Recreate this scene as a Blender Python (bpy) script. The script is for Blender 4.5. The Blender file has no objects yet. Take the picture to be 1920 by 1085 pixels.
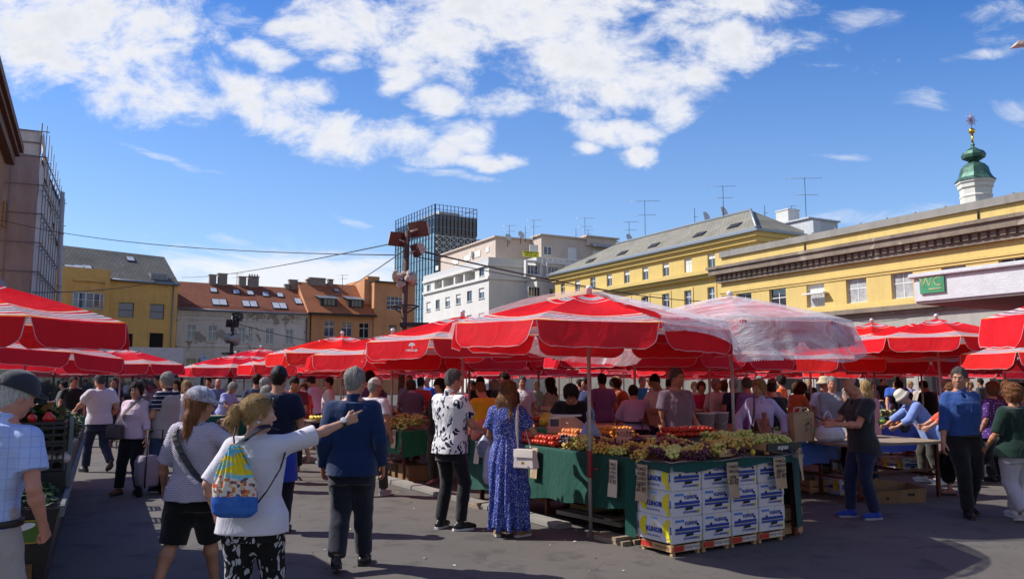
import bpy, bmesh, math, random
import numpy as np
from mathutils import Vector, Matrix
rnd = random.Random(7)
R = math.radians
scene = bpy.context.scene
COL = scene.collection
F, CX, CY, CAMZ = 1500.0, 960.0, 542.5, 1.68
TP = (712 - 542.5) / F
PITCH = math.atan(TP); CP, SP = math.cos(PITCH), math.sin(PITCH)

def ray(px, py):
    dx = (px - CX) / F; dy = (CY - py) / F
    return Vector((dx, CP - SP * dy, SP + CP * dy))
def at(px, py, Y):
    d = ray(px, py); s = Y / d.y
    return Vector((d.x * s, Y, CAMZ + d.z * s))
def ground(px, py, z=0.0):
    d = ray(px, py); s = (z - CAMZ) / d.z
    return Vector((d.x * s, d.y * s, z))
def atx(px, Y):            # plan position of a pixel column at depth Y (near the horizon row)
    return at(px, 712, Y).x

# ---------- camera ----------
cam = bpy.data.cameras.new('camera'); cam_o = bpy.data.objects.new('camera', cam); COL.objects.link(cam_o)
cam.sensor_width = 36; cam.lens = F / 1920 * 36; cam.clip_start = .05; cam.clip_end = 3000
cam_o.location = (0, 0, CAMZ); cam_o.rotation_euler = (math.pi / 2 + PITCH, 0, 0)
scene.camera = cam_o

# ---------- materials ----------
def new_mat(name):
    m = bpy.data.materials.new(name); m.use_nodes = True
    nt = m.node_tree; nt.nodes.clear()
    return m, nt
class N:
    """small node-graph helper"""
    def __init__(s, nt): s.nt = nt
    def n(s, t, **kw):
        nd = s.nt.nodes.new(t)
        for k, v in kw.items():
            if k == 'inp':
                for a, b in v.items(): s.set(nd, a, b)
            else: setattr(nd, k, v)
        return nd
    def set(s, nd, a, b):
        i = nd.inputs[a]
        if isinstance(b, bpy.types.NodeSocket): s.nt.links.new(b, i)
        else:
            if isinstance(b, (tuple, list)) and len(b) == 3 and i.type == 'RGBA': b = (*b, 1)
            i.default_value = b
    def math(s, op, a, b=0.0, c=None, clamp=False):
        nd = s.n('ShaderNodeMath', operation=op, use_clamp=clamp); s.set(nd, 0, a); s.set(nd, 1, b)
        if c is not None: s.set(nd, 2, c)
        return nd.outputs[0]
    def mix(s, f, a, b, blend='MIX'):
        nd = s.n('ShaderNodeMix', data_type='RGBA', blend_type=blend)
        s.set(nd, 0, f); s.set(nd, 6, a); s.set(nd, 7, b)
        return nd.outputs[2]
    def ramp(s, f, stops, interp='LINEAR'):
        nd = s.n('ShaderNodeValToRGB'); cr = nd.color_ramp; cr.interpolation = interp
        while len(cr.elements) < len(stops): cr.elements.new(.5)
        for e, (p, c) in zip(cr.elements, stops):
            e.position = p; e.color = (*c, 1) if len(c) == 3 else c
        s.set(nd, 0, f); return nd.outputs[0]
    def noise(s, vec, scale, detail=4, rough=.55, dist=0.0):
        nd = s.n('ShaderNodeTexNoise', inp={'Scale': scale, 'Detail': detail, 'Roughness': rough, 'Distortion': dist})
        if vec is not None: s.set(nd, 'Vector', vec)
        return nd.outputs['Fac']
    def obj(s): return s.n('ShaderNodeTexCoord').outputs['Object']
    def sep(s, v):
        nd = s.n('ShaderNodeSeparateXYZ'); s.set(nd, 0, v); return nd.outputs
    def comb(s, x, y, z=0.0):
        nd = s.n('ShaderNodeCombineXYZ'); s.set(nd, 0, x); s.set(nd, 1, y); s.set(nd, 2, z); return nd.outputs[0]
    def mapping(s, v, loc=(0,0,0), rot=(0,0,0), scale=(1,1,1), vt='POINT'):
        nd = s.n('ShaderNodeMapping', vector_type=vt); s.set(nd, 0, v)
        nd.inputs['Location'].default_value = loc
        nd.inputs['Rotation'].default_value = rot; nd.inputs['Scale'].default_value = scale
        return nd.outputs[0]
    def attr(s, name): return s.n('ShaderNodeAttribute', attribute_name=name).outputs['Fac']
    def out(s, surf):
        o = s.n('ShaderNodeOutputMaterial'); s.nt.links.new(surf, o.inputs[0])
    def bsdf(s, col, rough=.8, metal=0.0, normal=None, spec=.5, **kw):
        nd = s.n('ShaderNodeBsdfPrincipled')
        s.set(nd, 'Base Color', col); s.set(nd, 'Roughness', rough); s.set(nd, 'Metallic', metal)
        s.set(nd, 'Specular IOR Level', spec)
        if normal is not None: s.set(nd, 'Normal', normal)
        for k, v in kw.items(): s.set(nd, k, v)
        return nd.outputs[0]
    def bump(s, h, strength=.3, dist=.01):
        nd = s.n('ShaderNodeBump', inp={'Strength': strength, 'Distance': dist, 'Height': h})
        return nd.outputs[0]
_mats = {}
def M(name, col, rough=.8, var=.12, scale=6.0, bump=0.0, bscale=40.0, bdist=.01, metal=0.0, spec=.4, **kw):
    if name in _mats: return _mats[name]
    m, nt = new_mat(name); g = N(nt); c = g.obj()
    f = g.noise(c, scale, 5)
    f = g.ramp(f, [(.3, (0,0,0)), (.7, (1,1,1))])
    lo = tuple(x * (1 - var) for x in col); hi = tuple(min(1, x * (1 + var)) for x in col)
    base = g.mix(f, lo, hi)
    nrm = None
    if bump: nrm = g.bump(g.noise(c, bscale, 4), bump, bdist)
    g.out(g.bsdf(base, rough, metal, nrm, spec, **kw)); _mats[name] = m
    return m
def hx(s):
    """sRGB hex -> linear"""
    v = [int(s[i:i+2], 16) / 255 for i in (0, 2, 4)]
    return tuple(x / 12.92 if x <= .04045 else ((x + .055) / 1.055) ** 2.4 for x in v)

# ---------- mesh builder ----------
class MB:
    def __init__(s): s.v = []; s.f = []; s.mi = []; s.sm = []; s.at = {}
    def add(s, verts, faces, mi=0, smooth=False, **attrs):
        o = len(s.v); s.v.extend(tuple(p) for p in verts)
        for fc in faces:
            s.f.append([i + o for i in fc]); s.mi.append(mi); s.sm.append(smooth)
        for k, vals in attrs.items():
            a = s.at.setdefault(k, {})
            for i, x in enumerate(vals): a[o + i] = x
        return o
    def box(s, c, size, rz=0.0, mi=0, M4=None):
        x, y, z = (q / 2 for q in size)
        pts = [Vector((sx * x, sy * y, sz * z)) for sz in (-1, 1) for sy in (-1, 1) for sx in (-1, 1)]
        if rz: r = Matrix.Rotation(rz, 3, 'Z'); pts = [r @ p for p in pts]
        if M4 is not None: pts = [M4 @ p for p in pts]
        pts = [p + Vector(c) for p in pts]
        s.add(pts, [(0,2,3,1), (4,5,7,6), (0,1,5,4), (2,6,7,3), (0,4,6,2), (1,3,7,5)], mi)
    def bb(s, x0, x1, y0, y1, z0, z1, mi=0):
        s.box(((x0+x1)/2, (y0+y1)/2, (z0+z1)/2), (abs(x1-x0), abs(y1-y0), abs(z1-z0)), 0, mi)
    def quad(s, a, b, c, d, mi=0, smooth=False): s.add([a, b, c, d], [(0, 1, 2, 3)], mi, smooth)
    def poly(s, pts, mi=0): s.add(pts, [tuple(range(len(pts)))], mi)
    def prism(s, pts, z0, z1, mi=0):
        n = len(pts); v = [(x, y, z0) for x, y in pts] + [(x, y, z1) for x, y in pts]
        f = [tuple(range(n))[::-1], tuple(range(n, 2*n))] + [(i, (i+1) % n, n + (i+1) % n, n + i) for i in range(n)]
        s.add(v, f, mi)
    def tube(s, pts, r, n=8, mi=0, cap=True, smooth=True):
        pts = [Vector(p) for p in pts]; k = len(pts)
        rs = r if isinstance(r, (list, tuple)) else [r] * k
        v = []; prev = None
        for i, p in enumerate(pts):
            d = (pts[min(i+1, k-1)] - pts[max(i-1, 0)]).normalized()
            if prev is None:
                a = Vector((0, 0, 1)) if abs(d.z) < .9 else Vector((1, 0, 0))
                u = d.cross(a).normalized()
            else: u = (prev - d * prev.dot(d)).normalized()
            prev = u; w = d.cross(u)
            for j in range(n):
                t = 2 * math.pi * j / n
                v.append(p + (u * math.cos(t) + w * math.sin(t)) * rs[i])
        f = [(i*n + j, i*n + (j+1) % n, (i+1)*n + (j+1) % n, (i+1)*n + j) for i in range(k-1) for j in range(n)]
        o = s.add(v, f, mi, smooth)
        if cap:
            s.f += [[o + j for j in range(n)][::-1], [o + (k-1)*n + j for j in range(n)]]; s.mi += [mi]*2; s.sm += [False]*2
    def lathe(s, prof, n=16, c=(0,0,0), mi=0, smooth=True, rot=0.0):
        v = []; k = len(prof)
        for r, z in prof:
            for j in range(n):
                t = 2 * math.pi * j / n + rot
                v.append((c[0] + r * math.cos(t), c[1] + r * math.sin(t), c[2] + z))
        f = [(i*n + j, i*n + (j+1) % n, (i+1)*n + (j+1) % n, (i+1)*n + j) for i in range(k-1) for j in range(n)]
        s.add(v, f, mi, smooth)
        if prof[0][0] > 1e-4: s.f.append([len(s.v) - k*n + j for j in range(n)][::-1]); s.mi.append(mi); s.sm.append(False)
        if prof[-1][0] > 1e-4: s.f.append([len(s.v) - n + j for j in range(n)]); s.mi.append(mi); s.sm.append(False)
    def sphere(s, c, r, nu=10, nv=7, mi=0, rot=None):
        rr = r if isinstance(r, (tuple, list)) else (r, r, r)
        v = []; 
        for i in range(nv + 1):
            a = math.pi * i / nv
            for j in range(nu):
                t = 2 * math.pi * j / nu
                p = Vector((rr[0]*math.sin(a)*math.cos(t), rr[1]*math.sin(a)*math.sin(t), -rr[2]*math.cos(a)))
                if rot is not None: p = rot @ p
                v.append(p + Vector(c))
        f = [(i*nu + j, i*nu + (j+1) % nu, (i+1)*nu + (j+1) % nu, (i+1)*nu + j) for i in range(nv) for j in range(nu)]
        s.add(v, f, mi, True)
    def grid(s, fn, nu, nv, mi=0, smooth=True):
        v = [fn(i / nu, j / nv) for j in range(nv + 1) for i in range(nu + 1)]
        f = [(j*(nu+1)+i, j*(nu+1)+i+1, (j+1)*(nu+1)+i+1, (j+1)*(nu+1)+i) for j in range(nv) for i in range(nu)]
        return s.add(v, f, mi, smooth)
    def mesh(s, name, mats, bevel=0.0, weld=False):
        me = bpy.data.meshes.new(name); me.from_pydata(s.v, [], s.f)
        mats = mats if isinstance(mats, (list, tuple)) else [mats]
        for m in mats: me.materials.append(m)
        me.polygons.foreach_set('material_index', s.mi); me.polygons.foreach_set('use_smooth', s.sm)
        for k, a in s.at.items():
            at_ = me.attributes.new(k, 'FLOAT', 'POINT'); arr = [a.get(i, 0.0) for i in range(len(s.v))]
            at_.data.foreach_set('value', arr)
        if bevel or weld:
            bm = bmesh.new(); bm.from_mesh(me)
            if weld: bmesh.ops.remove_doubles(bm, verts=bm.verts, dist=1e-4)
            if bevel:
                es = [e for e in bm.edges if len(e.link_faces) == 2 and e.calc_face_angle(0) > .6]
                bmesh.ops.bevel(bm, geom=es, offset=bevel, segments=2, affect='EDGES', clamp_overlap=True)
            bm.to_mesh(me); bm.free()
        me.update(); return me
    def build(s, name, mats, parent=None, bevel=0.0, loc=None, rot=None, weld=False):
        return link(name, s.mesh(name, mats, bevel, weld), parent, loc, rot)
def link(name, me, parent=None, loc=None, rot=None):
    o = bpy.data.objects.new(name, me); COL.objects.link(o)
    if parent is not None: o.parent = parent
    if loc is not None: o.location = loc
    if rot is not None: o.rotation_euler = rot
    return o
def tag(o, label=None, cat=None, group=None, kind=None):
    if label: o['label'] = label
    if cat: o['category'] = cat
    if group: o['group'] = group
    if kind: o['kind'] = kind
    return o
def thing(name, label, cat, loc=(0,0,0), rz=0.0, group=None):
    o = bpy.data.objects.new(name, None); COL.objects.link(o)
    o.empty_display_size = .1
    o.location = loc; o.rotation_euler = (0, 0, rz)
    return tag(o, label, cat, group)
def copy_tree(o, parent=None):
    c = o.copy(); COL.objects.link(c)
    if parent is not None: c.parent = parent
    for ch in list(o.children): copy_tree(ch, c)
    return c
def set_mat(o, m, i=0):
    o.material_slots[i].link = 'OBJECT'; o.material_slots[i].material = m
def text_mesh(txt, size, depth=0.0, align='CENTER', space=1.0, line=1.0, bold=0.0, shear=0.0):
    cu = bpy.data.curves.new('lettering', 'FONT'); cu.body = txt; cu.size = size; cu.extrude = depth
    cu.align_x = align; cu.align_y = 'CENTER'; cu.space_character = space; cu.space_line = line; cu.offset = bold; cu.shear = shear
    cu.resolution_u = 2
    o = bpy.data.objects.new('lettering', cu); COL.objects.link(o)
    dg = bpy.context.evaluated_depsgraph_get(); dg.update()
    me = bpy.data.meshes.new_from_object(o.evaluated_get(dg))
    bpy.data.objects.remove(o); bpy.data.curves.remove(cu)
    return me
_txt = {}
def text(txt, size, mat, parent, loc, rot, name='lettering', **kw):
    """flat letters facing local +Z, turned by rot"""
    key = (txt, size, mat.name, tuple(sorted(kw.items())))
    if key not in _txt:
        me = text_mesh(txt, size, **kw); me.materials.clear(); me.materials.append(mat); _txt[key] = me
    return link(name, _txt[key], parent, loc, rot)
# ---------- sun, sky, clouds ----------
SUN_DIR = Vector((-.987 * .719, .16 * .719, .695)).normalized()
sun = bpy.data.lights.new('sun', 'SUN'); sun.energy = 5.0; sun.angle = R(.55); sun.color = (1, .95, .87)
sun_o = bpy.data.objects.new('sun', sun); COL.objects.link(sun_o)
sun_o.rotation_euler = (-SUN_DIR).to_track_quat('-Z', 'Y').to_euler()
sun_o.location = (0, 0, 60)
world = bpy.data.worlds.new('World'); scene.world = world; world.use_nodes = True
nt = world.node_tree; nt.nodes.clear(); g = N(nt)
sky = g.n('ShaderNodeTexSky', sky_type='NISHITA'); sky.sun_disc = False
sky.sun_elevation = math.asin(SUN_DIR.z); sky.sun_rotation = math.atan2(SUN_DIR.x, SUN_DIR.y)
sky.air_density = 1.0; sky.dust_density = .4; sky.ozone_density = 2.5; sky.altitude = 100
hs = g.n('ShaderNodeHueSaturation', inp={'Hue': .513, 'Saturation': 1.38, 'Value': 1.75, 'Color': sky.outputs[0]})
D = g.n('ShaderNodeTexCoord').outputs['Generated']
x, y, z = g.sep(D)
yy = g.math('MAXIMUM', y, .06)
u = g.math('DIVIDE', x, yy); w = g.math('DIVIDE', z, yy)
P = g.comb(u, w, 0.0)
wob = g.noise(g.mapping(P, scale=(5, 8, 1)), 1.0, 3)
wob2 = g.noise(g.mapping(P, loc=(7, 3, 0), scale=(5, 8, 1)), 1.0, 3)
Pw = g.comb(g.math('ADD', u, g.math('MULTIPLY', g.math('SUBTRACT', wob, .5), .10)), g.math('ADD', w, g.math('MULTIPLY', g.math('SUBTRACT', wob2, .5), .07)), 0.0)
def cl(px, py, rx, ry, rot=0.0):
    d = ray(px, py)
    return (d.x / d.y, d.z / d.y, rx / F * 1.06, ry / F * 1.06, R(-rot))
BL = [cl(90,20,330,120,8), cl(230,110,230,105,12), cl(40,110,160,70,10), cl(330,150,120,75,0), cl(500,105,65,32,10), cl(480,175,110,48,15),
 cl(545,220,125,45,18), cl(600,170,45,32,0), cl(640,250,110,45,12), cl(760,270,110,38,5), cl(860,252,70,30,10), cl(905,298,70,20,0), cl(640,118,42,24,0),
 cl(740,158,48,34,0), cl(820,200,60,35,20), cl(930,190,75,38,0), cl(1000,30,480,92,6), cl(820,70,240,88,10), cl(1100,110,250,88,5), cl(1170,160,170,72,0),
 cl(1250,205,58,42,0), cl(1330,148,55,44,0), cl(1375,95,75,60,0), cl(1150,245,90,34,0), cl(1195,292,44,24,0), cl(1100,210,60,24,0), cl(1090,290,28,20,0),
 cl(1400,20,120,55,0), cl(1415,115,45,35,0), cl(640,40,110,50,0)]
THIN = [cl(430,453,62,15,10), cl(640,408,52,11,15), cl(560,520,430,78,2), cl(690,535,260,70,0), cl(430,525,230,70,0), cl(600,510,260,60,0), cl(1600,30,100,26,-20), cl(1725,190,70,22,10),
 cl(1900,205,60,24,5), cl(1890,30,90,40,-10), cl(1650,405,180,24,-8), cl(830,325,120,10,5), cl(500,60,140,30,20), cl(1560,290,70,12,0), cl(330,300,120,12,20), cl(1850,95,90,16,-15)]
def field(bl):
    q = None
    for (a, b, rx, ry, ro) in bl:
        mp = g.mapping(Pw, (a, b, 0), (0, 0, ro), (rx, ry, 1), 'TEXTURE')
        dt = g.n('ShaderNodeVectorMath', operation='DOT_PRODUCT'); g.set(dt, 0, mp); g.set(dt, 1, mp)
        q = dt.outputs['Value'] if q is None else g.math('MINIMUM', q, dt.outputs['Value'])
    return g.math('SUBTRACT', 1.0, q)
n1 = g.noise(g.mapping(P, scale=(9, 14, 1)), 1.0, 10, .64, .3)
n2 = g.noise(g.mapping(P, loc=(4, 9, 2), scale=(34, 46, 1)), 1.0, 6, .6)
nn = g.math('ADD', g.math('MULTIPLY', g.math('SUBTRACT', n1, .5), 5.6), g.math('MULTIPLY', g.math('SUBTRACT', n2, .5), 1.0))
def smooth(v, a, b):
    nd = g.n('ShaderNodeMapRange', interpolation_type='SMOOTHSTEP'); g.set(nd, 'Value', v)
    nd.inputs['From Min'].default_value = a; nd.inputs['From Max'].default_value = b
    return nd.outputs[0]
f1 = field(BL)
d1 = g.math('ADD', g.math('MULTIPLY', g.math('MAXIMUM', f1, -2.0), 1.0), nn)
dens = smooth(d1, -.3, 1.3)
wn = g.noise(g.mapping(P, loc=(1, 2, 5), rot=(0, 0, R(12)), scale=(9, 24, 1)), 1.0, 8, .66, .6)
d2 = g.math('ADD', g.math('MAXIMUM', field(THIN), -2.0), g.math('MULTIPLY', g.math('SUBTRACT', wn, .5), 5.0))
thin = g.math('MULTIPLY', smooth(d2, .1, 2.4), .8)
bq = g.mapping(P, (ray(570, 520).x/ray(570, 520).y, ray(570, 525).z/ray(570, 525).y, 0), (0, 0, 0), (.27, .042, 1), 'TEXTURE'); bd = g.n('ShaderNodeVectorMath', operation='DOT_PRODUCT'); g.set(bd, 0, bq); g.set(bd, 1, bq)
bank = g.math('ADD', g.math('SUBTRACT', 1.0, bd.outputs['Value']), g.math('MULTIPLY', g.math('SUBTRACT', wn, .5), 2.6)); thin = g.math('MAXIMUM', thin, g.math('MULTIPLY', smooth(bank, -.1, 1.0), .9))
dens = g.math('MAXIMUM', dens, thin)
front = smooth(y, .06, .2)
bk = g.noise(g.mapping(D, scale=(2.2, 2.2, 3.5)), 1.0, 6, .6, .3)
back = g.math('MULTIPLY', smooth(g.math('ADD', bk, g.math('MULTIPLY', z, -.1)), .36, .56), smooth(y, .02, -.2))  # unseen clouds added behind the camera as fill light for the shaded facades
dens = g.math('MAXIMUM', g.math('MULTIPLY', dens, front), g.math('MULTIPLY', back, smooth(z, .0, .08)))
thick = smooth(g.math('ADD', g.math('MULTIPLY', f1, .7), g.math('MULTIPLY', g.math('SUBTRACT', n1, .5), 5.0)), .2, 1.6)
ccol = g.mix(thick, (9.7, 9.8, 10.2), (7.9, 8.1, 8.8))
SKYG = g.n('ShaderNodeVectorMath', operation='SCALE'); g.set(SKYG, 0, hs.outputs[0]); SKYG.inputs['Scale'].default_value = 1.0
hz = g.math('MULTIPLY', smooth(w, .62, .02), .42)
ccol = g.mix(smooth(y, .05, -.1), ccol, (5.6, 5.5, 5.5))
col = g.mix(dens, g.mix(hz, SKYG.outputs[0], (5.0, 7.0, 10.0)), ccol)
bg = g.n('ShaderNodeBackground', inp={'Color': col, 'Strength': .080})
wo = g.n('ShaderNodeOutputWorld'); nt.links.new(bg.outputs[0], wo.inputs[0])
scene.view_settings.view_transform = 'Standard'; scene.view_settings.look = 'None'
scene.view_settings.exposure = 0.27; scene.view_settings.gamma = 1.0
scene.cycles.max_bounces = 6; scene.cycles.diffuse_bounces = 3; scene.cycles.glossy_bounces = 3; scene.cycles.transmission_bounces = 4
scene.cycles.transparent_max_bounces = 10; scene.cycles.caustics_reflective = False; scene.cycles.caustics_refractive = False
scene.cycles.sample_clamp_indirect = 6.0

# ---------- ground ----------
def ground_mat():
    m, nt = new_mat('asphalt'); g = N(nt); c = g.obj()
    big = g.noise(c, .35, 6, .6); mid = g.noise(c, 2.2, 6, .65, .3); fine = g.noise(c, 130, 3, .7)
    base = g.mix(g.ramp(big, [(.35, (0,0,0)), (.65, (1,1,1))]), (.094, .086, .078), (.130, .119, .108))
    stain = g.ramp(mid, [(.36, (1,1,1)), (.47, (0,0,0))])
    base = g.mix(g.math('MULTIPLY', stain, .65), base, (.050, .048, .047))
    sp = g.ramp(g.noise(c, 5.5, 3, .5), [(.70, (0,0,0)), (.75, (1,1,1))])
    base = g.mix(g.math('MULTIPLY', sp, .6), base, (.032, .031, .031))
    vor = g.n('ShaderNodeTexVoronoi', feature='DISTANCE_TO_EDGE', inp={'Scale': .42})
    vm = g.n('ShaderNodeVectorMath', operation='ADD'); g.set(vm, 0, c)
    nz = g.n('ShaderNodeTexNoise', inp={'Scale': 2.0, 'Detail': 5.0}); g.set(nz, 'Vector', c); g.set(vm, 1, nz.outputs['Color'])
    g.set(vor, 'Vector', vm.outputs[0])
    crack = g.ramp(vor.outputs['Distance'], [(.0, (1,1,1)), (.007, (0,0,0))])
    base = g.mix(g.math('MULTIPLY', crack, .2), base, (.025, .024, .024))
    spots = g.ramp(g.noise(c, 42, 2, .5), [(.70, (0,0,0)), (.74, (1,1,1))])
    base = g.mix(g.math('MULTIPLY', spots, .35), base, (.22, .21, .2))
    base = g.mix(g.math('MULTIPLY', g.math('SUBTRACT', fine, .5), 1.3), base, (.2, .195, .19))
    pt = g.n('ShaderNodeTexBrick', inp={'Color1': (1,1,1), 'Color2': (0,0,0), 'Mortar': (.5,.5,.5), 'Scale': .22, 'Mortar Size': .004, 'Brick Width': .8, 'Row Height': .55, 'Bias': -.6}); g.set(pt, 'Vector', g.mapping(vm.outputs[0], rot=(0, 0, R(28)), scale=(1, 1, 1)))
    base = g.mix(g.math('MULTIPLY', pt.outputs['Color'], .14), base, (.05, .048, .046)); base = g.mix(g.math('MULTIPLY', pt.outputs['Fac'], .22), base, (.035, .033, .032))
    h = g.math('ADD', g.math('MULTIPLY', fine, .5), g.math('MULTIPLY', crack, -1.0))
    g.out(g.bsdf(base, .82, 0, g.bump(h, .35, .006), .35)); return m
mb = MB(); mb.quad((-900, -300, 0), (900, -300, 0), (900, 1600, 0), (-900, 1600, 0))
tag(mb.build('ground', ground_mat()), kind='structure')
# ---------- building materials ----------
def stucco(name, col, grime=.35, var=.10, patch=None, pcol=(.2,.17,.14), rough=.9, pthr=.60):
    m, nt = new_mat(name); g = N(nt); c = g.obj()
    f = g.noise(c, .5, 6, .6)
    base = g.mix(g.ramp(f, [(.35, (0,0,0)), (.7, (1,1,1))]), tuple(x*(1-var) for x in col), tuple(min(1, x*(1+var*.7)) for x in col))
    st = g.noise(g.mapping(c, scale=(2.2, 2.2, .22)), 1.0, 6, .65)
    base = g.mix(g.math('MULTIPLY', g.ramp(st, [(.50, (0,0,0)), (.75, (1,1,1))]), grime), base, tuple(x*.45 for x in col))
    if patch:
        p = g.noise(g.mapping(c, scale=(.55, .55, .42)), 1.0, 6, .62, .4)
        pm = g.ramp(p, [(pthr, (0,0,0)), (pthr + .012, (1,1,1))])
        base = g.mix(g.math('MULTIPLY', pm, patch), base, pcol)
    cr = g.n('ShaderNodeTexVoronoi', feature='DISTANCE_TO_EDGE', inp={'Scale': .28}); g.set(cr, 'Vector', g.mapping(c, scale=(1, 1, 1.3)))
    base = g.mix(g.math('MULTIPLY', g.ramp(cr.outputs['Distance'], [(0, (1,1,1)), (.006, (0,0,0))]), grime), base, tuple(x*.5 for x in col))
    sm = g.ramp(g.noise(g.mapping(c, loc=(3, 1, 2), scale=(.16, .16, .3)), 1.0, 6, .7), [(.5, (0,0,0)), (.68, (1,1,1))]); base = g.mix(g.math('MULTIPLY', sm, grime*.7), base, tuple(x*.62 for x in col))
    g.out(g.bsdf(base, rough, 0, g.bump(g.noise(c, 9, 5, .7), .25, .02), .25)); _mats[name] = m; return m
def tiles(name, c1, c2, mortar, w=.3, h=.22, kz=1.25, rough=.85, sheet=0.0):
    m, nt = new_mat(name); g = N(nt); c = g.obj(); x, y, z = g.sep(c)
    b = g.n('ShaderNodeTexBrick', inp={'Color1': c1, 'Color2': c2, 'Mortar': mortar, 'Scale': 1.0, 'Mortar Size': .025, 'Brick Width': w, 'Row Height': h})
    g.set(b, 'Vector', g.comb(g.math('ADD', x, g.math('MULTIPLY', y, sheet)), g.math('MULTIPLY', z, kz), 0.0))
    st = g.noise(g.mapping(c, scale=(.5, .5, .5)), 1.0, 6, .65)
    base = g.mix(g.math('MULTIPLY', g.ramp(st, [(.45, (0,0,0)), (.7, (1,1,1))]), .5), b.outputs['Color'], tuple(q*.5 for q in c1))
    g.out(g.bsdf(base, rough, 0, g.bump(b.outputs['Fac'], -.4, .03), .3)); _mats[name] = m; return m
def glass_mat(name, tint, rough=.04, var=.5, spec=.9):
    m, nt = new_mat(name); g = N(nt); c = g.obj()
    f = g.noise(c, .9, 2)
    base = g.mix(f, tuple(x*(1-var) for x in tint), tuple(x*(1+var) for x in tint))
    g.out(g.bsdf(base, rough, 0, g.bump(g.noise(c, .8, 2), .02, .05), spec, **{'Coat Weight': .6, 'Coat Roughness': .03})); _mats[name] = m; return m
WHITE = M('white_paint', (.74, .74, .73), .5, .05)
OFFW = M('weathered_white_paint', (.6, .6, .58), .6, .12)
BROWNF = M('brown_window_paint', (.10, .06, .04), .6)
GREYF = M('grey_window_paint', (.3, .3, .3), .6)
GLASS = glass_mat('window_glass', (.03, .036, .05))
GLASSB = glass_mat('blue_window_glass', (.035, .06, .13))
CURT = M('net_curtain_behind_glass', (.42, .43, .44), .12, .25, 3, spec=.8)
BLIND = M('roller_blind', (.72, .72, .70), .6, .06)
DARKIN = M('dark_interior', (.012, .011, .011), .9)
SLATE = tiles('slate_roof_tiles', (.13, .128, .118), (.17, .165, .15), (.06, .06, .055), .4, .3)
SLATE2 = tiles('light_slate_roof_tiles', (.22, .21, .175), (.27, .255, .21), (.11, .105, .09), .5, .35, 1.6)
TILE_R = tiles('red_clay_roof_tiles', (.26, .085, .045), (.33, .11, .055), (.11, .04, .025), .24, .2, 1.4)
TILE_O = tiles('orange_clay_roof_tiles', (.40, .14, .06), (.48, .17, .075), (.18, .065, .03), .24, .2, 1.4)
ZINC = M('zinc_gutter', (.26, .29, .33), .45, .1, metal=.6)
DARKMETAL = M('dark_metal', (.035, .035, .037), .55, .2, metal=.5)
STEEL = M('galvanised_steel', (.42, .42, .43), .42, .12, metal=.85)
BRICKC = M('chimney_render', (.26, .22, .19), .9, .25)
RUST = M('rusty_painted_metal', (.10, .05, .042), .8, .45, 14, bump=.3)
HORNP = M('faded_horn_paint', (.46, .36, .31), .7, .4, 16)

class Bld:
    def __init__(s, name, label, cat, A, B, group=None):
        s.A = Vector((A[0], A[1], 0)); B = Vector((B[0], B[1], 0)); s.u = (B - s.A).normalized(); s.L = (B - s.A).length
        s.n = Vector((-s.u.y, s.u.x, 0)); rz = math.atan2(s.u.y, s.u.x)
        s.root = thing(name, label, cat, s.A, rz, group)
    def loc(s, px, py, y=0.0):
        C = Vector((0, 0, CAMZ)); d = ray(px, py); P0 = s.A + s.n * y
        t = (P0 - C).dot(s.n) / d.dot(s.n); p = C + d * t
        return (p - s.A).dot(s.u), p.z
    def rect(s, x0, y0, x1, y1, y=0.0):
        cx, cy = (x0 + x1) / 2, (y0 + y1) / 2
        a = s.loc(x0, cy, y)[0]; b = s.loc(x1, cy, y)[0]; z1 = s.loc(cx, y0, y)[1]; z0 = s.loc(cx, y1, y)[1]
        return (a, b, z0, z1)
    def part(s, name, mb, mats, parent=None, **k): return mb.build(name, mats, parent or s.root, **k)

def wall_front(mb, s0, s1, z0, z1, holes, depth=.22, y=0.0, mi=0, back=None):
    xs = sorted({s0, s1, *[h[0] for h in holes], *[h[1] for h in holes]}); zs = sorted({z0, z1, *[h[2] for h in holes], *[h[3] for h in holes]})
    xs = [q for q in xs if s0 - 1e-6 <= q <= s1 + 1e-6]; zs = [q for q in zs if z0 - 1e-6 <= q <= z1 + 1e-6]
    for i in range(len(xs) - 1):
        for j in range(len(zs) - 1):
            cx, cz = (xs[i] + xs[i+1]) / 2, (zs[j] + zs[j+1]) / 2
            if any(h[0] < cx < h[1] and h[2] < cz < h[3] for h in holes): continue
            mb.quad((xs[i], y, zs[j]), (xs[i+1], y, zs[j]), (xs[i+1], y, zs[j+1]), (xs[i], y, zs[j+1]), mi)
    for h in holes:
        a, b, c, d = h[:4]; dp = h[4] if len(h) > 4 else depth
        Y = y + dp
        mb.quad((a, y, c), (a, Y, c), (b, Y, c), (b, y, c), mi); mb.quad((a, y, d), (b, y, d), (b, Y, d), (a, Y, d), mi)
        mb.quad((a, y, c), (a, y, d), (a, Y, d), (a, Y, c), mi); mb.quad((b, y, c), (b, Y, c), (b, Y, d), (b, y, d), mi)
        if dp > .5: mb.quad((a, Y, c), (b, Y, c), (b, Y, d), (a, Y, d), mi)
def body(mb, s0, s1, z0, z1, dep, y=0.0, mi=0, top=True):
    mb.quad((s0, y, z0), (s0, y, z1), (s0, y+dep, z1), (s0, y+dep, z0), mi); mb.quad((s1, y, z0), (s1, y+dep, z0), (s1, y+dep, z1), (s1, y, z1), mi)
    mb.quad((s0, y+dep, z0), (s0, y+dep, z1), (s1, y+dep, z1), (s1, y+dep, z0), mi)
    if top: mb.quad((s0, y, z1), (s1, y, z1), (s1, y+dep, z1), (s0, y+dep, z1), mi)
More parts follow.
